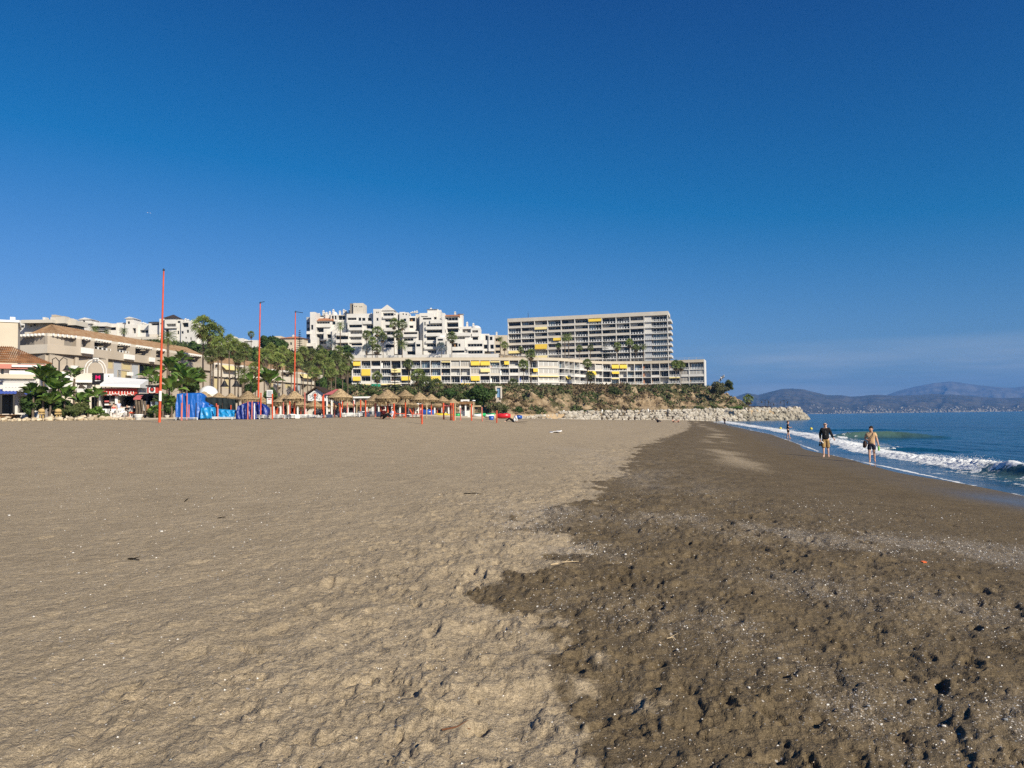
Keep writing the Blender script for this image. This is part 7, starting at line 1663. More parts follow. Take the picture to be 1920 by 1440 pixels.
kayak(944, 787, 100, 27, 'kayak_red', 'red kayak lying at the sand edge behind the seated person', 0, .75); kayak(972, 786, 110, 15, 'boat_blue', 'blue and white small boat right of the red kayak', .1, .6)
kayak(900, 780, 96, 22, 'kayak_green', 'green kayak on top of the white boats right of the lettered hut', .05, .5); kayak(895, 786, 95, 20, 'plastic_white', 'white boat under the green kayak', 0, .5); kayak(917, 786, 97, 20, 'plastic_white', 'white boat right of the post at the pale beam', 0, .5); kayak(921, 779, 98, 14, 'kayak_green', 'second green kayak beside the large agave', 0, .4)
kayak(800, 786, 88, 28, 'boat_blue', 'dark blue boat behind the most forward post', 0, .85, 'boat', 'boat'); kayak(827, 786, 88, 24, 'kayak_yellow', 'yellow kayak under the right parasols', 0, .4); kayak(838, 782, 90, 20, 'kayak_yellow', 'yellow surfboard like kayak beside the two joined posts', 0, .3)
kayak(858, 785, 92, 14, 'kayak_green', 'pale green small boat left of the lettered hut', 0, .45)
# pale beam shelter right of the hut with lifeguard mast
fs = slanted(880, 905, 84, 0); r_ = thing('shelter_frame', 'pale wooden beam frame at the right end of the parasol field', 'frame', fs.P(.7, 0, 2)[:])
for (x0, y0, x1, y1) in ((881, 760, 904, 763), (881, 757, 882.5, 788), (902.5, 760, 904, 788)): q = MB(); box_px(q, fs, x0, y0, x1, y1, -.1, .1); q.build('beam', M['pale_wood'], r_)
c = at(888, 752, 86); r_ = thing('loudspeaker_mast', 'thin pale mast with a small white cap over the beam frame', 'mast', (c.x, 86, gz(c.x, 86))); q = MB(); q.tube([(c.x, 86, gz(c.x, 86)-.2), (c.x, 86, c.z)], .06, 6); q.build('mast', M['pale_wood'], r_); q = MB(); q.lathe((c.x, 86, c.z), [(.2, 0), (.22, .08), (.05, .12)], 10); q.build('cap', M['plastic_white'], r_)
c = at(930, 788, 100); q = MB(); q.lathe((c.x, 78, gz(c.x, 78)), [(.22, 0), (.28, .42), (.25, .42), (.2, .05)], 14); tag(q.build('bucket', M['boat_blue']), 'dark blue bucket at the foot of the lone post by the red kayak', 'bucket')
# plant pots
def pot(px, yt, yb, wpx, Y, mt, label, plant=True):
    c = at(px, yb, Y); g = gz(c.x, Y); h = (yb-yt)*Y/F_PX; R_ = wpx/2*Y/F_PX; root = thing('plant_pot', label, 'plant pot', (c.x, Y, g))
    q = MB(); q.lathe((c.x, Y, g-.05), [(R_*.62, 0), (R_*.78, h*.45), (R_*.80, h*.46), (R_*.80, h*.55), (R_*.92, h*.75), (R_*1.0, h*.86), (R_*1.0, h), (R_*.9, h), (R_*.85, h*.9)], 18); q.build('pot', M[mt], root)
pot(259.5, 777.5, 788.5, 17, 78, 'plastic_white', 'big white round plant pot on the sand before the restaurant terrace'); pot(313, 779, 787, 9, 80, 'pale_wall', 'small cream pot right of the tallest orange pole')
# rough dead trunks next to the pot
c = at(262, 775, 82); r_ = thing('tree_stump', 'pale rough bundle of dead palm trunks behind the big white pot', 'tree trunk', (c.x, 82, gz(c.x, 82)))
for k in range(4): q = MB(); x = c.x+(k-1.5)*.26; z = at(260, 749+k % 2*3, 82).z; q.tube([(x, 82+.1*k, 2.5), (x+.08, 82+.1*k, (z+2.5)/2), (x-.05, 82+.1*k, z)], [.14, .11, .13], 7); q.build('trunk', M['palm_trunk'], r_)
# yellow stone ornaments
for (px, lb) in ((78, 'left yellow stone mushroom ornament on the rock edging'), (109, 'right yellow stone mushroom ornament, below the bell lamp post')):
    Y = 79.5; c = at(px, 786, Y); z0_ = at(px, 786, Y).z; r_ = thing('stone_ornament', lb, 'garden ornament', (c.x, Y, z0_), 'yellow stone ornaments'); k = Y/F_PX
    q = MB(); 
    for s_ in (-2.6, 2.6): q.lathe((c.x+s_*k, Y, z0_-.1), [(1.3*k, 0), (1.0*k, 3*k), (1.7*k, 6*k), (1.4*k, 9*k)], 8)
    q.build('foot', M['stone_yellow'], r_); q = MB(); q.cbox((c.x, Y, z0_+10.5*k), (10*k, .3, 3*k)); q.build('slab', M['stone_yellow'], r_)
    q = MB(); q.lathe((c.x, Y, z0_+12.5*k), [(3*k, 0), (5.4*k, 1.2*k), (5.8*k, 3.2*k), (4.6*k, 5.8*k), (2*k, 7*k), (.05, 7.4*k)], 14, jit=.1); q.build('bowl', M['stone_yellow'], r_)
# rock edging along the planting
r_ = thing('rock_edging', 'row of pale tan rocks edging the planting at the left end of the beach', 'rock edging', (-50, 78, 2.5)); rr2 = random.Random(31)
rock_m = []
for v in range(7): b = MB(); b.blob((0, 0, 0), (1, .8, .62), sub=2, jit=.16, r_=rr2, smooth=False); rock_m.append(b.mesh('rock_shape', M['edging_rock']))
px = -25
while px < 252:
    Y = 79-.8*(px > 230); w_ = rr2.uniform(8, 15)*(1 if px < 205 else .7); k = Y/F_PX; c = at(px, 787, Y); g = gz(c.x, Y); s_ = w_/2*k
    o = meshobj('rock', rr2.choice(rock_m), r_, (c.x, Y+rr2.uniform(-.2, .2), g+s_*.30), rr2.uniform(0, 6), (s_*1.08, s_, s_*rr2.uniform(1.0, 1.4)))
    if rr2.random() < .55 and px < 200: o = meshobj('rock', rr2.choice(rock_m), r_, (c.x+rr2.uniform(-.2, .2), Y+.45, g+s_*.95), rr2.uniform(0, 6), (s_*.8, s_*.8, s_*.7))
    px += w_*.82
# terrace base between rocks and the posts: low white kerb
q = MB(); a = at(255, 787, 79); b = at(905, 787, 79.5)
xs = np.linspace(a.x, b.x, 24)
for x0_, x1_ in zip(xs, xs[1:]): g = gz((x0_+x1_)/2, 79); q.box(x0_, 79, g-.3, x1_, 79.35, g+.14)
tag(q.build('kerb', M['beige_wall']), kind='structure')
# breakwater lamps, headland flags, kiosk on the mole
def mole_lamp(px, yt, yb, label, arm=6.5):
    Y = 300; t = at(px, yt, Y); b = at(px, yb, Y); r_ = thing('street_lamp', label, 'street lamp', (b.x, Y, b.z), 'double armed lamps on the breakwater'); k = Y/F_PX
    q = MB(); q.tube([(b.x, Y, b.z-1.2), (t.x, Y, t.z)], [.12, .08], 6); q.build('post', M['black_metal'], r_)
    for s_ in (-1, 1):
        q = MB(); q.tube([(t.x, Y, t.z-.15), (t.x+s_*arm*k*.6, Y, t.z+.2), (t.x+s_*arm*k, Y, t.z-.3)], .06, 5); q.build('arm', M['black_metal'], r_)
        q = MB(); q.lathe((t.x+s_*arm*k, Y, t.z-1.1), [(.34, 0), (.22, .35), (.12, .6), (.04, .85)], 8); q.build('lamp_shade', M['black_metal'], r_)
mole_lamp(1434.5, 750, 768, 'left lamp of the three at the breakwater end'); mole_lamp(1445.5, 755, 768, 'shortest lamp, middle of the three at the breakwater end', 5); mole_lamp(1470, 751, 767, 'right lamp of the three at the breakwater end')
fs = slanted(1409, 1446, 302, 0); r_ = thing('kiosk', 'low flat roofed dark shelter behind the boulders at the breakwater end', 'kiosk', fs.P(3, 0, 4)[:])
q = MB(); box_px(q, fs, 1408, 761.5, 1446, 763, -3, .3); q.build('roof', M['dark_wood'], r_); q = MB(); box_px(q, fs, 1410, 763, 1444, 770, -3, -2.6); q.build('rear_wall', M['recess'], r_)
for px in (1412, 1423, 1434, 1443): q = MB(); box_px(q, fs, px, 763, px+1.5, 771, -.3, 0); q.build('post', M['white_paint' if px != 1434 else 'cloth_red'], r_)
for (x0, y0, x1, y1, hp, lb) in ((1351, 708, 1356, 722, 5.5, 'upper black and white flag on the headland top'), (1348, 713, 1351, 722, 4, 'lower black and white flag on the headland top')):
    Y = 302; t = at(x0, y0-1, Y); b = at(x0-1, 724, Y); r_ = thing('flag', lb, 'flag', (b.x, Y, b.z)); q = MB(); q.tube([(b.x, Y, b.z-3), tuple(t)], .05, 5); q.build('pole', M['black_metal'], r_); k = Y/F_PX
    q = MB()
    for i in range(5):
        for j in range(4):
            u0, u1 = i/5, (i+1)/5; v0, v1 = j/4, (j+1)/4
            def fp(u, v): return (t.x+u*(x1-x0+2)*k, Y+.3*math.sin(u*5), t.z-hp*k*(1-v)+u*hp*.8*k)
            q.add([fp(u0, v0), fp(u1, v0), fp(u1, v1), fp(u0, v1)], [(0, 1, 2, 3)], (i+j) % 2)
    q.build('cloth', [M['cloth_black'], M['cloth_white']], r_)
# white bollards on the path
for (px, lb) in ((1057, 'white bollard leftmost on the path above the boulders'), (1129, 'white bollard in the middle of the path above the boulders'), (1157, 'white bollard right of the middle one on the path'), (1215, 'white bollard below the rocky cliff on the path'), (1331, 'white bollard below the cave near the headland tip'), (1393, 'white bollard below the lone squat palm')):
    Y = float(np.interp(px, [1000, 1200, 1400], [247, 276, 293])); c = at(px, 770, Y); z = float(base_z(c.x, Y)); q = MB(); q.lathe((c.x, Y, z-.3), [(.32, 0), (.30, 1.4), (.2, 1.6), (.02, 1.65)], 8); tag(q.build('bollard', M['white_paint']), lb, 'bollard', 'white bollards on the path')
# ================================================================== people
def skin_obj(name, verts, edges, radii, mt, parent, sub=1, extra=None, loc=(0, 0, 0)):
    import bmesh
    bm = bmesh.new(); lay_ = bm.verts.layers.skin.verify(); vs = []
    for i, (v, r) in enumerate(zip(verts, radii)):
        x = bm.verts.new(v); x[lay_].radius = (r, r) if not hasattr(r, '__len__') else r; x[lay_].use_root = (i == 0); vs.append(x)
    for a, b in edges: bm.edges.new((vs[a], vs[b]))
    me = bpy.data.meshes.new(name); bm.to_mesh(me); bm.free(); o = bpy.data.objects.new(name, me); link(o)
    o.modifiers.new('skin', 'SKIN').use_smooth_shade = True; s = o.modifiers.new('sub', 'SUBSURF'); s.levels = sub; s.render_levels = sub
    dg = bpy.context.evaluated_depsgraph_get(); dg.update(); m2 = bpy.data.meshes.new_from_object(o.evaluated_get(dg)); bpy.data.objects.remove(o)
    mb = MB(); mb.add([v.co[:] for v in m2.vertices], [tuple(p.vertices) for p in m2.polygons], 0, True)
    if extra: extra(mb)
    return mb.build(name, mt, parent, world=False)
def person(label, loc, rz, J, outfit, H=1.75, skin='skin', hair='hair_dark', hairstyle='short', fine=True, extras=None, width=1.0):
    """J: dict of joints in metres (x right, y away from its face, z up)"""
    root = thing('person', label, 'person', loc, None, rz); sub = 2 if fine else 1
    V = lambda k: Vector(J[k]); w_ = width
    names = ['pelvis', 'waist', 'chest', 'neck', 'headlow', 'headmid', 'headtop', 'ls', 'le', 'lw', 'lh', 'rs', 're', 'rw', 'rh', 'lhip', 'lk', 'la', 'lt', 'rhip', 'rk', 'ra', 'rt']
    rad = {'pelvis': (.145*w_, .115*w_), 'waist': (.135*w_, .105*w_), 'chest': (.150*w_, .115*w_), 'neck': .058, 'headlow': (.070, .085), 'headmid': (.092, .112), 'headtop': (.068, .082), 'ls': .062*w_, 'le': .043, 'lw': .029, 'lh': .032, 'rs': .062*w_, 're': .043, 'rw': .029, 'rh': .032,
           'lhip': .092*w_, 'lk': .052, 'la': .034, 'lt': .032, 'rhip': .092*w_, 'rk': .052, 'ra': .034, 'rt': .032}
    # calf bulge points
    ver = [V(n) for n in names]; rr_ = [rad[n] for n in names]; ix = {n: i for i, n in enumerate(names)}
    def mid(a, b, t, r, nm): ver.append(V(a).lerp(V(b), t)); rr_.append(r); ix[nm] = len(ver)-1
    for s_ in 'lr': mid(s_+'k', s_+'a', .28, .054, s_+'calf'); mid(s_+'hip', s_+'k', .5, .078*w_, s_+'thigh'); mid(s_+'s', s_+'e', .4, .052*w_, s_+'ua'); mid(s_+'e', s_+'w', .3, .043, s_+'fa')
    E = [('pelvis', 'waist'), ('waist', 'chest'), ('chest', 'neck'), ('neck', 'headlow'), ('headlow', 'headmid'), ('headmid', 'headtop')]
    for s_ in 'lr': E += [('chest', s_+'s'), (s_+'s', s_+'ua'), (s_+'ua', s_+'e'), (s_+'e', s_+'fa'), (s_+'fa', s_+'w'), (s_+'w', s_+'h'), ('pelvis', s_+'hip'), (s_+'hip', s_+'thigh'), (s_+'thigh', s_+'k'), (s_+'k', s_+'calf'), (s_+'calf', s_+'a'), (s_+'a', s_+'t')]
    hd = V('headmid'); f = Vector(J.get('face', (0, -1, 0))).normalized(); side = f.cross(Vector((0, 0, 1))).normalized()
    def ex(mb):
        for s_ in 'lr':
            w0 = V(s_+'w'); h0 = V(s_+'h'); d = (h0-w0).normalized(); q = d.cross(Vector((0, 1, 0)));  q = q.normalized() if q.length > .1 else Vector((1, 0, 0)); bend = Vector((0, -1, 0)) if abs(d.y) < .7 else Vector((0, 0, -1))
            for k, l in enumerate((.068, .078, .074, .058)):
                o = h0+q*(k-1.5)*.017; mb.tube([o, o+d*l*.5+bend*.006, o+d*l*.9+bend*.024], [.0095, .009, .0065], 5)
            sgn = 1 if s_ == 'l' else -1; o = w0.lerp(h0, .5)+q*sgn*.02; mb.tube([o, o+d*.03+q*sgn*.022+bend*.008, o+d*.058+q*sgn*.022+bend*.016], [.012, .010, .008], 5)
            # foot sole
            a = V(s_+'a'); t = V(s_+'t'); 
            if fine: mb.tube([a+Vector((0, .03, -.03)), t+Vector((0, 0, -.005))], [.034, .030], 6)
        c = hd+f*.085; mb.tube([c+Vector((0, 0, .02)), c+f*.026-Vector((0, 0, .022)), c-Vector((0, 0, .03))], [.010, .016, .008], 5)     # nose
        for s_ in (-1, 1):
            e = hd+side*s_*.086; mb.blob(e-Vector((0, 0, .01)), (.012, .02, .03), 0, 1, .05)     # ears
            mb.blob(hd+f*.083+side*s_*.032+Vector((0, 0, .022)), (.012, .012, .008), 0, 1, 0)
        mb.tube([hd+f*.090+side*-.022-Vector((0, 0, .05)), hd+f*.096-Vector((0, 0, .052)), hd+f*.090+side*.022-Vector((0, 0, .05))], .006, 4)
    body = skin_obj('body', ver, [(ix[a], ix[b]) for a, b in E], rr_, M[skin], root, sub, ex)
    # hair
    if hairstyle:
        hb = MB(); up = Vector((0, 0, 1)); c = hd-f*.030+up*.052
        if hairstyle == 'bald': c = hd-f*.05+up*.005; hb.blob(c, (.088, .075, .07), 0, 2, .12)
        elif hairstyle == 'short': hb.blob(c, (.092, .104, .095), 0, 2, .08)
        elif hairstyle == 'bun': hb.blob(c, (.092, .102, .096), 0, 2, .06); hb.blob(hd-f*.13+up*.0, (.04, .04, .05), 0, 1, .1)
        elif hairstyle == 'hat': hb.lathe(hd+up*.05, [(.17, 0), (.16, .015), (.10, .02), (.095, .09), (.06, .115), (.01, .12)], 14)
        elif hairstyle == 'hood': hb.blob(hd-f*.02, (.115, .125, .13), 0, 2, .05)
        hb.build('hair' if hairstyle not in ('hat', 'hood') else hairstyle, M[hair], root, world=False)
    def cloth(nm, chain, mt, grow=.016):
        ks = sorted({k for e in chain for k in e}, key=lambda k: (k != 'pelvis' and k != 'waist' and k != 'chest', ix.get(k, 0))); loc_ = {k: i for i, k in enumerate(ks)}
        vs = []; rs = []
        for k in ks:
            if isinstance(k, tuple): vs.append(V(k[0]).lerp(V(k[1]), k[2])); r0 = k[3]; rs.append(r0)
            else:
                vs.append(ver[ix[k]]); r0 = rr_[ix[k]]; rs.append(tuple(x+grow for x in r0) if hasattr(r0, '__len__') else r0+grow)
        return skin_obj(nm, vs, [(loc_[a], loc_[b]) for a, b in chain], rs, M[mt], root, sub)
    for (kind, mt) in outfit:
        if kind in ('tshirt', 'shirt', 'top'):
            hem = ('waist', 'pelvis', 1.75 if kind == 'shirt' else 1.45, (.195*w_, .160*w_)); wst = ('pelvis', 'waist', .9, (.165*w_, .135*w_)); nk = ('chest', 'neck', .72, .088)
            ch = [(hem, wst), (wst, 'chest'), ('chest', nk)]
            for s_ in 'lr':
                if kind == 'top': ch += [('chest', (s_+'s', 'chest', .25, .055))]
                elif kind == 'tshirt': ch += [('chest', s_+'s'), (s_+'s', s_+'ua'), (s_+'ua', (s_+'s', s_+'e', .62, .068*w_))]
                else: ch += [('chest', s_+'s'), (s_+'s', s_+'ua'), (s_+'ua', s_+'e'), (s_+'e', s_+'fa'), (s_+'fa', (s_+'e', s_+'w', .93, .046))]
            cloth(kind, _san(ch), mt, .026 if kind != 'top' else .014)
        elif kind in ('shorts', 'trousers', 'skirt'):
            e = {'shorts': .93, 'skirt': .55, 'trousers': None}[kind]; ch = [(('pelvis', 'waist', .55, (.155*w_, .125*w_)), 'pelvis')]
            for s_ in 'lr':
                ch += [('pelvis', s_+'hip'), (s_+'hip', s_+'thigh')]
                if kind == 'shorts': ch += [(s_+'thigh', (s_+'hip', s_+'k', 1.12, .098*w_))]
                elif kind == 'skirt': ch += [(s_+'thigh', (s_+'hip', s_+'k', .7, .09*w_))]
                else: ch += [(s_+'thigh', s_+'k'), (s_+'k', s_+'calf'), (s_+'calf', (s_+'k', s_+'a', .95, .05))]
            cloth(kind, _san(ch), mt, .022)
    if extras: extras(root, J, hd, f, side)
    return root
def _san(ch): return ch
def stand_J(s=1.0, **kw):
    J = dict(pelvis=(0, 0, .93), waist=(0, .01, 1.10), chest=(0, .01, 1.32), neck=(0, .01, 1.47), headlow=(0, -.02, 1.545), headmid=(0, -.02, 1.625), headtop=(0, -.01, 1.69), ls=(.17, .01, 1.39), le=(.245, .02, 1.12), lw=(.27, -.03, .88), lh=(.275, -.05, .81), rs=(-.17, .01, 1.39), re=(-.245, .02, 1.12), rw=(-.27, -.03, .88), rh=(-.275, -.05, .81),
             lhip=(.095, 0, .88), lk=(.10, -.01, .49), la=(.105, .01, .085), lt=(.125, -.13, .035), rhip=(-.095, 0, .88), rk=(-.10, -.01, .49), ra=(-.105, .01, .085), rt=(-.125, -.13, .035))
    J.update(kw); return {k: (tuple(c*s for c in v) if k != 'face' else v) for k, v in J.items()}
def at_ground(px, py, Y=None):
    """ground point seen at a photo pixel"""
    r = ray(px, py); y = 3.0; last = None
    for i in range(6000):
        p = CAM+r*(y/r.y)
        zg = max(float(sand_z(p.x, p.y)), 0.0)
        if p.z <= zg: return Vector((p.x, p.y, zg))
        y *= 1.0015
        if y > 400: break
    return Vector((p.x, p.y, 0))
def shoes(root, J, key, mt, mt2=None):
    h = Vector(J[key]); q = MB()
    for s_ in (-.035, .04):
        q.tube([h+Vector((s_, -.03, -.06)), h+Vector((s_, -.05, -.2)), h+Vector((s_*1.3, -.10, -.27))], [.045, .05, .035], 7)
    q.build('shoes', M[mt], root, world=False)
    if mt2: q = MB(); q.tube([h+Vector((.07, -.05, -.05)), h+Vector((.09, -.04, -.2))], [.04, .03], 7); q.build('bottle', M[mt2], root, world=False)
# walking man
p = at_ground(1549, 857.5); s = 1.0
def man_x(root, J, hd, f, side):
    q = MB(); q.tube([hd+f*.083+side*s_*.062+Vector((0, 0, .025)) for s_ in (-1, -.4, 0, .4, 1)], [.014, .024, .014, .024, .014], 6); q.build('sunglasses', M['sign_black'], root, world=False)
    q = MB()
    for k in range(5): q.blob(Vector((.02+.0*k, -.145+.006*k, 1.34-.085*k)), .011, 0, 1, 0)
    q.build('buttons', M['cloth_white'], root, world=False)
    shoes(root, J, 'rh', 'cloth_black'); q = MB(); h = Vector(J['rh']); q.tube([h+Vector((.05, -.05, -.04)), h+Vector((.12, -.07, -.10)), h+Vector((.13, -.05, -.20))], [.03, .035, .025], 6); q.build('cloth_strip', M['cloth_white'], root, world=False)
person('barefoot man in black long sleeved shirt and khaki shorts walking, carrying shoes', p, math.radians(-24),
       stand_J(1.04, le=(.27, .03, 1.14), lw=(.37, -.10, .94), lh=(.40, -.13, .88), re=(-.25, .04, 1.13), rw=(-.24, -.02, .90), rh=(-.235, -.04, .83), la=(.11, .10, .10), lk=(.10, .02, .49), lt=(.13, -.03, .035), ra=(-.10, -.06, .085), rk=(-.10, -.06, .49), rt=(-.12, -.20, .035), face=(.22, -1, -.1)),
       [('shorts', 'cloth_khaki'), ('shirt', 'cloth_black')], skin='skin_pale', hair='hair_grey', hairstyle='bald', extras=man_x, width=1.12)
# walking woman
p = at_ground(1635, 867.5)
def wom_x(root, J, hd, f, side):
    ch = Vector(J['chest']); q = MB(); q.tube([Vector(J['ls'])+Vector((-.07, -.06, .08)), ch+Vector((.06, -.165, -.02)), Vector(J['waist'])+Vector((-.08, -.16, -.02)), Vector((-.24, -.08, .98))], .013, 5); q.build('strap', M['bag'], root, world=False)
    q = MB(); q.blob((-.27, -.03, .86), (.09, .13, .17), 0, 2, .06); q.blob((-.30, 0, .76), (.07, .12, .09), 0, 1, .1); q.build('shoulder_bag', M['bag'], root, world=False)
    h = Vector(J['lh']); q = MB(); q.tube([h+Vector((0, -.02, -.03)), h+Vector((.01, -.03, -.24))], [.045, .04], 8); q.build('bottle', M['green_bright'], root, world=False)
person('woman in peach t-shirt with a black shoulder bag wading at the water edge', p, math.radians(-26),
       stand_J(.955, re=(-.29, .05, 1.16), rw=(-.14, -.14, 1.08), rh=(-.07, -.17, 1.09), le=(.25, .03, 1.14), lw=(.30, -.04, .90), lh=(.31, -.06, .83), la=(.12, .10, .12), lk=(.11, .0, .49), lt=(.15, -.02, .06), ra=(-.09, -.05, .085), rt=(-.10, -.19, .035), face=(-.45, -1, 0)),
       [('skirt', 'cloth_navy'), ('tshirt', 'cloth_peach')], skin='skin', hair='hair_dark', hairstyle='bun', extras=wom_x, width=1.0)
# woman in the shallows, seen from the side
p = at_ground(1478, 822)
person('woman in short black dress standing in the shallow foam, facing right', p+Vector((0, 0, 0)), math.radians(72),
       stand_J(.93, le=(.2, -.05, 1.14), lw=(.12, -.28, 1.10), lh=(.11, -.35, 1.12), re=(-.2, -.05, 1.14), rw=(-.12, -.26, 1.12), rh=(-.11, -.33, 1.14), la=(.1, .16, .1), lk=(.1, .02, .5), lt=(.11, .04, .05), ra=(-.1, -.12, .085), rk=(-.1, -.07, .5), rt=(-.1, -.26, .035), face=(0, -1, -.2)),
       [('skirt', 'cloth_black'), ('tshirt', 'cloth_black')], skin='skin', hair='hair_brown', hairstyle='bun')
p = at_ground(1359, 796.5); person('distant dark clad bather at the far end of the water line', p, .4, stand_J(.95, la=(.14, .05, .08), ra=(-.14, -.05, .08)), [('shirt', 'cloth_black'), ('trousers', 'cloth_navy')], fine=False)
# swimmer
c = at(1590, 819, 72); r_ = thing('person', 'swimmer with only head and shoulder above water before the green wave', 'person', (c.x, 72, .1)); q = MB(); q.blob((0, 0, .28), (.10, .11, .13), 0, 2, .05, smooth=True); q.tube([(0, 0, .2), (0, .05, .02)], [.06, .10], 8); q.tube([(-.25, .02, -.05), (0, .05, .08), (.25, .02, -.05)], [.07, .12, .07], 8); q.tube([(.22, 0, -.02), (.42, -.1, .10), (.55, -.15, -.02)], [.05, .045, .03], 6); q.build('body', M['skin'], r_, world=False)
q = MB(); q.blob((0, .03, .33), (.11, .12, .11), 0, 2, .08); q.build('hair', M['hair_dark'], r_, world=False)
# seated figures
def sit_J(s=1.0, lean=-.15, knee=.50, reach=(.15, -.38, .42), legs=-.75, **kw):
    y0 = 0; J = dict(pelvis=(0, 0, .12), waist=(0, -lean*.25, .28), chest=(0, -lean*.7, .50), neck=(0, -lean*.95, .65), headlow=(0, -lean*1.1-.02, .72), headmid=(0, -lean*1.2-.03, .80), headtop=(0, -lean*1.2-.02, .87), ls=(.18, -lean*.8, .58), rs=(-.18, -lean*.8, .58), le=(.23, -lean-.15, .36), re=(-.23, -lean-.15, .36),
                      lw=reach, lh=(reach[0], reach[1]-.07, reach[2]), rw=(-reach[0], reach[1], reach[2]), rh=(-reach[0], reach[1]-.07, reach[2]), lhip=(.095, -.03, .12), rhip=(-.095, -.03, .12), lk=(.13, -.42, knee), rk=(-.13, -.42, knee), la=(.12, legs, .09), ra=(-.12, legs, .09), lt=(.13, legs-.14, .05), rt=(-.13, legs-.14, .05))
    J.update(kw); return {k: (tuple(c*s for c in v) if k != 'face' else v) for k, v in J.items()}
p = at_ground(717, 788.5); p.y = 64; c = at(717, 788, 64); person('person in dark maroon hooded top crouching under the tallest parasol', (c.x, 64, gz(c.x, 64)), math.radians(65), sit_J(1.15, lean=.10, knee=.42), [('trousers', 'cloth_black'), ('shirt', 'cloth_maroon')], skin='skin_pale', hair='cloth_maroon', hairstyle='hood', fine=False, width=1.25)
c = at(733, 786, 66); person('seated person in light shirt right of the crouching hooded one', (c.x, 66, gz(c.x, 66)), math.radians(-60), sit_J(1.0), [('shorts', 'cloth_khaki'), ('tshirt', 'cloth_lightblue')], fine=False)
p = at_ground(963, 791.5); person('person in white shirt and black trousers leaning back on the open sand', p, math.radians(-75), sit_J(1.0, lean=-.3, knee=.40, legs=-.85, lw=(.2, .35, .08), lh=(.2, .4, .03), rw=(-.2, .35, .08), rh=(-.2, .4, .03), le=(.22, .28, .3), re=(-.22, .28, .3), ls=(.18, .22, .54), rs=(-.18, .22, .54), chest=(0, .2, .46), waist=(0, .1, .27), neck=(0, .24, .61), headlow=(0, .24, .68), headmid=(0, .24, .76), headtop=(0, .25, .83)), [('trousers', 'cloth_black'), ('shirt', 'cloth_white')], skin='skin_pale', hair='hair_brown', fine=False, width=1.1)
q = MB(); q.cbox((p.x+.7, p.y-.3, p.z+.02), (1.3, .6, .03), 0, .1); tag(q.build('towel', M['cloth_black']), 'dark towel beside the person leaning back on the sand', 'towel')
p = at_ground(1233, 792.5); person('dark dressed sunbather seated alone before the boulders', p, math.radians(40), sit_J(1.2, knee=.45), [('trousers', 'cloth_navy'), ('shirt', 'cloth_black')], fine=False, width=1.2)
for (px, lb, an) in ((1262, 'left one of the pair of sunbathers before the boulders', 30), (1272, 'right one of the pair of sunbathers before the boulders', -50)):
    p = at_ground(px, 792.3); person(lb, p, math.radians(an), sit_J(1.0, knee=.35), [('shorts', 'cloth_maroon')], fine=False)
# restaurant terrace guests
def guest(px, ybase, Y, lb, J, outfit, rz=0, **kw):
    c = at(px, ybase, Y); person(lb, (c.x, Y, c.z), rz, J, outfit, fine=False, **kw)
chairJ = sit_J(1.0, knee=.5, la=(.12, -.45, .05), ra=(-.12, -.45, .05), pelvis=(0, 0, .47), waist=(0, .02, .63), chest=(0, .03, .85), neck=(0, .03, 1.0), headlow=(0, 0, 1.07), headmid=(0, -.01, 1.15), headtop=(0, 0, 1.22), ls=(.18, .03, .93), rs=(-.18, .03, .93), le=(.23, -.05, .68), re=(-.23, -.05, .68), lw=(.15, -.28, .72), rw=(-.15, -.28, .72), lh=(.14, -.35, .74), rh=(-.14, -.35, .74), lhip=(.1, -.05, .47), rhip=(-.1, -.05, .47), lk=(.12, -.45, .5), rk=(-.12, -.45, .5), lt=(.12, -.58, .03), rt=(-.12, -.58, .03))
guest(206, 777, 84, 'seated guest in black shirt seen from behind, left end of the terrace', chairJ, [('trousers', 'cloth_navy'), ('tshirt', 'cloth_black')], math.radians(160))
guest(213, 778, 83, 'seated guest in red top beside the one in black', chairJ, [('shorts', 'cloth_white'), ('top', 'cloth_red')], math.radians(200))
guest(222.5, 781, 84, 'standing guest in pale blue shirt and straw hat before the dark opening', stand_J(.98, lw=(.3, -.2, 1.0), lh=(.34, -.26, 1.0)), [('trousers', 'cloth_white'), ('tshirt', 'cloth_lightblue')], math.radians(60), hair='pale_wood', hairstyle='hat')
guest(238, 781, 83, 'seated guest in black with pale bib, centre of the terrace', chairJ, [('trousers', 'cloth_white'), ('shirt', 'cloth_black')], 0)
guest(251, 782, 83, 'seated guest in black and orange at the right end of the terrace', chairJ, [('shorts', 'orange'), ('shirt', 'cloth_black')], math.radians(-50), skin='skin')
def chair(px, Y, lb, rz=0):
    c = at(px, 781, Y); z = c.z-.02; root = thing('terrace_chair', lb, 'chair', (c.x, Y, z), 'white chairs on the restaurant terrace', rz)
    q = MB(); q.box(-.23, -.23, .43, .23, .23, .46); q.build('seat', M['plastic_white'], root, world=False); q = MB(); q.box(-.23, .2, .46, .23, .24, .86); q.build('backrest', M['plastic_white'], root, world=False)
    for a in (-.2, .2):
        for b in (-.2, .2): q = MB(); q.tube([(a, b, 0), (a, b, .43)], .02, 5); q.build('leg', M['plastic_white'], root, world=False)
for (px, Y, lb, rz) in ((206, 83.8, 'white chair under the guest in black at the left end', 2.8), (213.5, 82.8, 'white chair under the guest in red', 3.5), (229, 82.5, 'empty white chair between the standing guest and the seated one', .4), (238.5, 83.1, 'white chair of the centre guest', 0), (251, 83.1, 'white chair of the guest at the right end', -.9), (198, 83, 'empty white chair at the left end of the terrace', 1)): chair(px, Y, lb, rz)
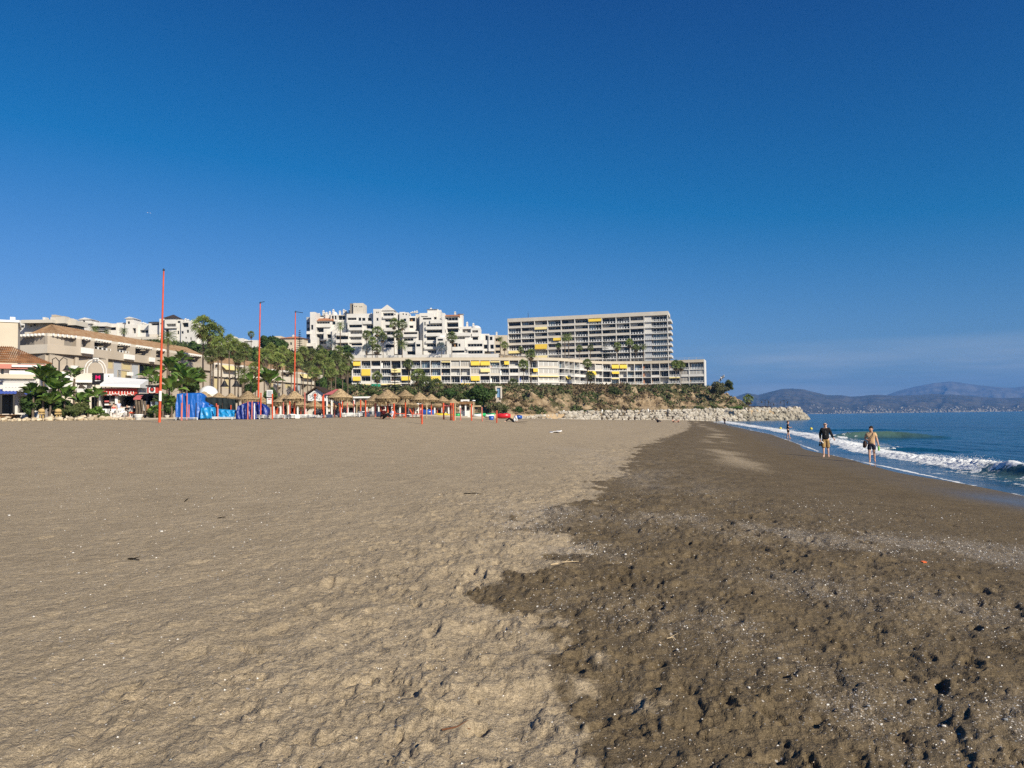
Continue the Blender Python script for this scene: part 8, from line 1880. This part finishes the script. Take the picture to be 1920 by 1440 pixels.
q = MB(); a = at(196, 783, 84.5); b = at(256, 783, 84.5); zt_ = at(226, 782, 82).z; q.box(a.x-.5, 81.6, 2.2, b.x+.4, 90, zt_); tag(q.build('terrace', M['pale_wall']), kind='structure')
def table(px, Y, lb):
    c = at(px, 781, Y); z = at(226, 782, 82).z; root = thing('terrace_table', lb, 'table', (c.x, Y, z), 'white tables on the restaurant terrace'); q = MB(); q.lathe((0, 0, .70), [(.38, 0), (.4, .02), (.38, .04), (.01, .04)], 14); q.build('table_top', M['plastic_white'], root, world=False); q = MB(); q.tube([(0, 0, .03), (0, 0, .7)], .035, 6); q.lathe((0, 0, 0), [(.25, 0), (.22, .03), (.05, .05)], 10); q.build('leg', M['plastic_white'], root, world=False)
table(244.5, 82.8, 'white table between the two right terrace guests'); table(209.5, 84.4, 'white table between the two left terrace guests'); table(222, 82.6, 'white table before the standing guest')

# ================================================================== small things on the beach and in the water
for (px, py, lb) in ((1463.5, 803.5, 'left yellow buoy floating beyond the woman in black'), (1521, 804, 'right yellow buoy floating beside the man in black')):
    Y = 118 if px < 1500 else 112; c = at(px, py, Y); root = thing('buoy', lb, 'buoy', (c.x, Y, 0), 'yellow marker buoys'); R_ = 2.5*Y/F_PX
    q = MB(); q.blob((0, 0, c.z), (R_, R_, R_*1.05), 0, 2, 0, smooth=True); q.build('float', M['buoy'], root, world=False); q = MB(); q.lathe((0, 0, c.z-R_*1.15), [(R_*.7, 0), (R_*1.02, R_*.45), (R_*.98, R_*.6)], 14); q.build('collar', M['sign_black'], root, world=False); q = MB(); q.tube([(0, 0, c.z+R_*.9), (0, 0, c.z+R_*1.25)], R_*.15, 6); q.build('ring', M['sign_black'], root, world=False)
def gull(px, py, Y, lb):
    c = at(px, py, Y); root = thing('seagull', lb, 'bird', c); q = MB(); q.tube([(-.28, 0, 0), (-.1, 0, .03), (.12, 0, .02), (.3, 0, 0)], [.02, .07, .08, .02], 7)
    q.add([(.1, .05, .04), (-.06, .05, .04), (-.1, .42, .16), (.05, .42, .17), (-.15, .75, .04)], [(0, 1, 2, 3), (3, 2, 4)]); q.add([(.1, -.05, .04), (-.06, -.05, .04), (-.1, -.42, .16), (.05, -.42, .17), (-.15, -.75, .04)], [(3, 2, 1, 0), (4, 2, 3)]); q.build('body', M['seagull'], root, world=False); root.rotation_euler = (.25, 0, .8); root.scale = (.5, .5, .5)
gull(277, 399, 190, 'white seagull high in the sky on the left'); gull(282, 399.5, 215, 'smaller seagull flying just right of the first one')
# towel or paper on the sand
p = at_ground(1041, 811); me_ = MB(); n = 9
vs = []
for i in range(n):
    for j in range(5): x, y = i/(n-1)*2-1, j/4*2-1; vs.append((p.x+x*.5, p.y+y*.7, p.z+.06+.10*math.sin(3*x+2*y)*math.cos(2*y+x)+.04*rnd.random()))
me_.add(vs, [(i*5+j, (i+1)*5+j, (i+1)*5+j+1, i*5+j+1) for i in range(n-1) for j in range(4)], 0, True); o = me_.build('beach_towel', M['cloth_white']); tag(o, 'crumpled white towel lying alone on the dry sand', 'towel'); o.modifiers.new('t', 'SOLIDIFY').thickness = .03
# stones, shells, twigs one can tell apart
sand_obj = bpy.data.objects['sand']
_dg = bpy.context.evaluated_depsgraph_get(); SB = BVHTree.FromObject(sand_obj, _dg)
def sand_hit(px, py):
    h = SB.ray_cast(CAM, ray(px, py)); return h[0]
pebm = {}
rs = random.Random(17)
for mt in ('shell', 'pebble_grey', 'pebble_tan'):
    pebm[mt] = []
    for v in range(4): b = MB(); b.blob((0, 0, 0), (1, .7, .45), sub=1, jit=.22, r_=rs, smooth=True); pebm[mt].append(b.mesh('pebble_shape', M[mt]))
PB = [(668, 1385, 7, 'shell', 'white triangular shell piece with a dark side near the bottom, left of centre'), (303, 997, 5, 'shell', 'white oval stone on the dry sand, largest at middle left'), (17, 967, 5, 'shell', 'white stone at the left edge of the sand'), (137, 1037, 4, 'shell', 'small white stone lower left of the largest one'), (1404, 1290, 6, 'shell', 'pale grey rounded stone on the damp sand with a long shadow'), (1270, 1219, 6, 'shell', 'bright white stone near the damp edge right of centre'), (1237, 1210, 5, 'shell', 'bright white stone left of the other one near the damp edge'),
      (1628, 1324, 6, 'pebble_grey', 'blue grey stone in the shelly strip'), (1885, 1350, 8, 'pebble_grey', 'large pale grey stone at the right edge'), (1652, 1359, 6, 'shell', 'white stone below the blue grey one'), (1768, 1389, 6, 'shell', 'creamy stone low on the right'), (1552, 1322, 6, 'shell', 'long white shell left of the blue grey stone'), (1461, 1235, 6, 'shell', 'white shell fragment above the shelly strip'), (1716, 1312, 6, 'shell', 'thin white curved shell in the shelly strip'), (1317, 1349, 4, 'shell', 'small white stone beside a deep footprint'), (1770, 1362, 7, 'shell', 'cluster leading white shell low on the right'),
      (1133, 1035, 5, 'shell', 'white stone at the wet tongue in the centre'), (1173, 1040, 5, 'shell', 'white stone right of the one at the wet tongue'), (1182, 1058, 5, 'pebble_tan', 'tan stone below the pair at the wet tongue'), (818, 1253, 3, 'shell', 'tiny white chip right of the centre ridges'), (760, 1194, 4, 'shell', 'small white shell sliver above the centre ridges'), (1795, 1416, 7, 'pebble_tan', 'rounded tan stone at the bottom right'), (1690, 1240, 5, 'pebble_tan', 'pale tan shell in the upper shelly strip'), (1853, 1233, 5, 'shell', 'white stone at the right of the upper shelly strip')]
for (px, py, w_, mt, lb) in PB:
    h = sand_hit(px, py)
    if not h: continue
    s_ = w_/2*h.y/F_PX; o = meshobj('pebble', rs.choice(pebm[mt]), None, h+Vector((0, 0, s_*.3)), rs.uniform(0, 6), (s_*1.15, s_*1.1, s_*1.3)); tag(o, lb, 'pebble', 'single stones and shells on the sand')
def twig(px, py, px2, py2, lb, mt='twig', r=.006):
    a = sand_hit(px, py); b = sand_hit(px2, py2)
    if not a or not b: return
    q = MB(); m = a.lerp(b, .5)+Vector((0, 0, .02)); q.tube([a+Vector((0, 0, .008)), a.lerp(b, .3)+Vector((.01, 0, .015)), m, b+Vector((0, 0, .01))], [r, r*1.3, r, r*.5], 5); d = (b-a).normalized(); q.tube([m, m+d*.05+Vector((.02, .04, .02))], [r*.7, r*.3], 4); tag(q.build('twig', M[mt]), lb, 'twig', 'twigs and dark debris on the sand')
twig(828, 1371, 882, 1370, 'long reddish twig near the bottom centre', r=.005); twig(870, 926, 905, 927, 'dark stick lying on the dry sand at mid distance', 'debris_dark', .008); twig(408, 972, 424, 972, 'short dark stick at middle left', 'debris_dark', .006); twig(1032, 1060, 1085, 1054, 'tan straw on the wet tongue in the centre', 'pale_wood', .008); twig(240, 1049, 262, 1052, 'dark twig scrap low at middle left', 'debris_dark', .008); twig(346, 941, 353, 936, 'dark chip of wood on the dry sand', 'debris_dark', .009); twig(1250, 1199, 1266, 1200, 'small yellowish straw on the damp sand', 'pale_wood', .004)
h = sand_hit(1732, 1055); q = MB(); q.cbox(h+Vector((0, 0, .01)), (.055, .045, .012), 0, .3, ('X', .15)); tag(q.build('litter_scrap', M['debris_orange']), 'small orange scrap of litter on the damp sand at the right', 'litter')
# shell grit: countless small bits
def grit():
    g = np.random.default_rng(3); n = 60000; V = []; mi = []; B = np.array([(1, 0, 0), (-.5, .87, 0), (-.5, -.87, 0), (0, 0, .7)]); cnt = 0; P = []
    Y = 2.6+(g.random(n)**1.35)*15; X = g.uniform(-.62, .72, n)*Y; s = inland(X, Y)
    den = np.clip(shell_mask(X, Y, s)*1.2+.02, 0, 1)
    k = g.random(n) < den; X, Y = X[k], Y[k]; m = len(X); sz = (.0022+.0075*g.random(m)**3)*(.8+Y*.075); zs = np.zeros(m)
    for i in range(m):
        hh = SB.ray_cast(Vector((X[i], Y[i], 3)), Vector((0, 0, -1))); zs[i] = hh[0].z if hh[0] else -9
    a = g.uniform(0, 6.28, m); c, s_ = np.cos(a), np.sin(a); V = np.zeros((m, 4, 3)); J_ = g.uniform(.6, 1.2, (m, 4, 1)); Bm = B[None]*J_
    V[:, :, 0] = X[:, None]+(Bm[:, :, 0]*c[:, None]-Bm[:, :, 1]*s_[:, None])*sz[:, None]; V[:, :, 1] = Y[:, None]+(Bm[:, :, 0]*s_[:, None]+Bm[:, :, 1]*c[:, None])*sz[:, None]; V[:, :, 2] = zs[:, None]+Bm[:, :, 2]*sz[:, None]+.0005
    F_ = (np.array([(0, 1, 3), (1, 2, 3), (2, 0, 3)])[None]+4*np.arange(m)[:, None, None]).reshape(-1, 3)
    o = tri_soup('shell_grit', V.reshape(-1, 3), F_, [M['shell'], M['pebble_tan'], M['pebble_grey']], None, g.choice([0, 0, 0, 1, 1, 2], m).repeat(3)); tag(o, 'broken shells and grit strewn over the damp sand', 'shell grit', kind='stuff'); print('grit', m)
grit()
# spray thrown up by the breaking wave
def spray():
    g = np.random.default_rng(8); V = []; n = 3000; t = g.random(n); cl = g.random(n)
    Y = np.where(cl < .45, 26.3+g.normal(0, .35, n), 24+g.random(n)*14); s = 3.6+g.normal(0, .25, n)+sstep(30, 20, Y)*.3; X = shore_x(Y)+s/.97
    Z = np.where(cl < .45, .45+np.abs(g.normal(0, .22, n)), .25+np.abs(g.normal(0, .10, n))*(Y < 34)); sz = g.uniform(.004, .013, n)
    B = np.array([(1, 0, -.5), (-.5, .87, -.5), (-.5, -.87, -.5), (0, 0, 1)]); V = np.stack([X, Y, Z], 1)[:, None]+B[None]*sz[:, None, None]
    F_ = (np.array([(0, 1, 3), (1, 2, 3), (2, 0, 3), (0, 2, 1)])[None]+4*np.arange(n)[:, None, None]).reshape(-1, 3)
    tag(tri_soup('spray', V.reshape(-1, 3), F_, M['seagull']), 'white droplets thrown up where the nearest wave breaks', 'spray', kind='stuff')
spray()
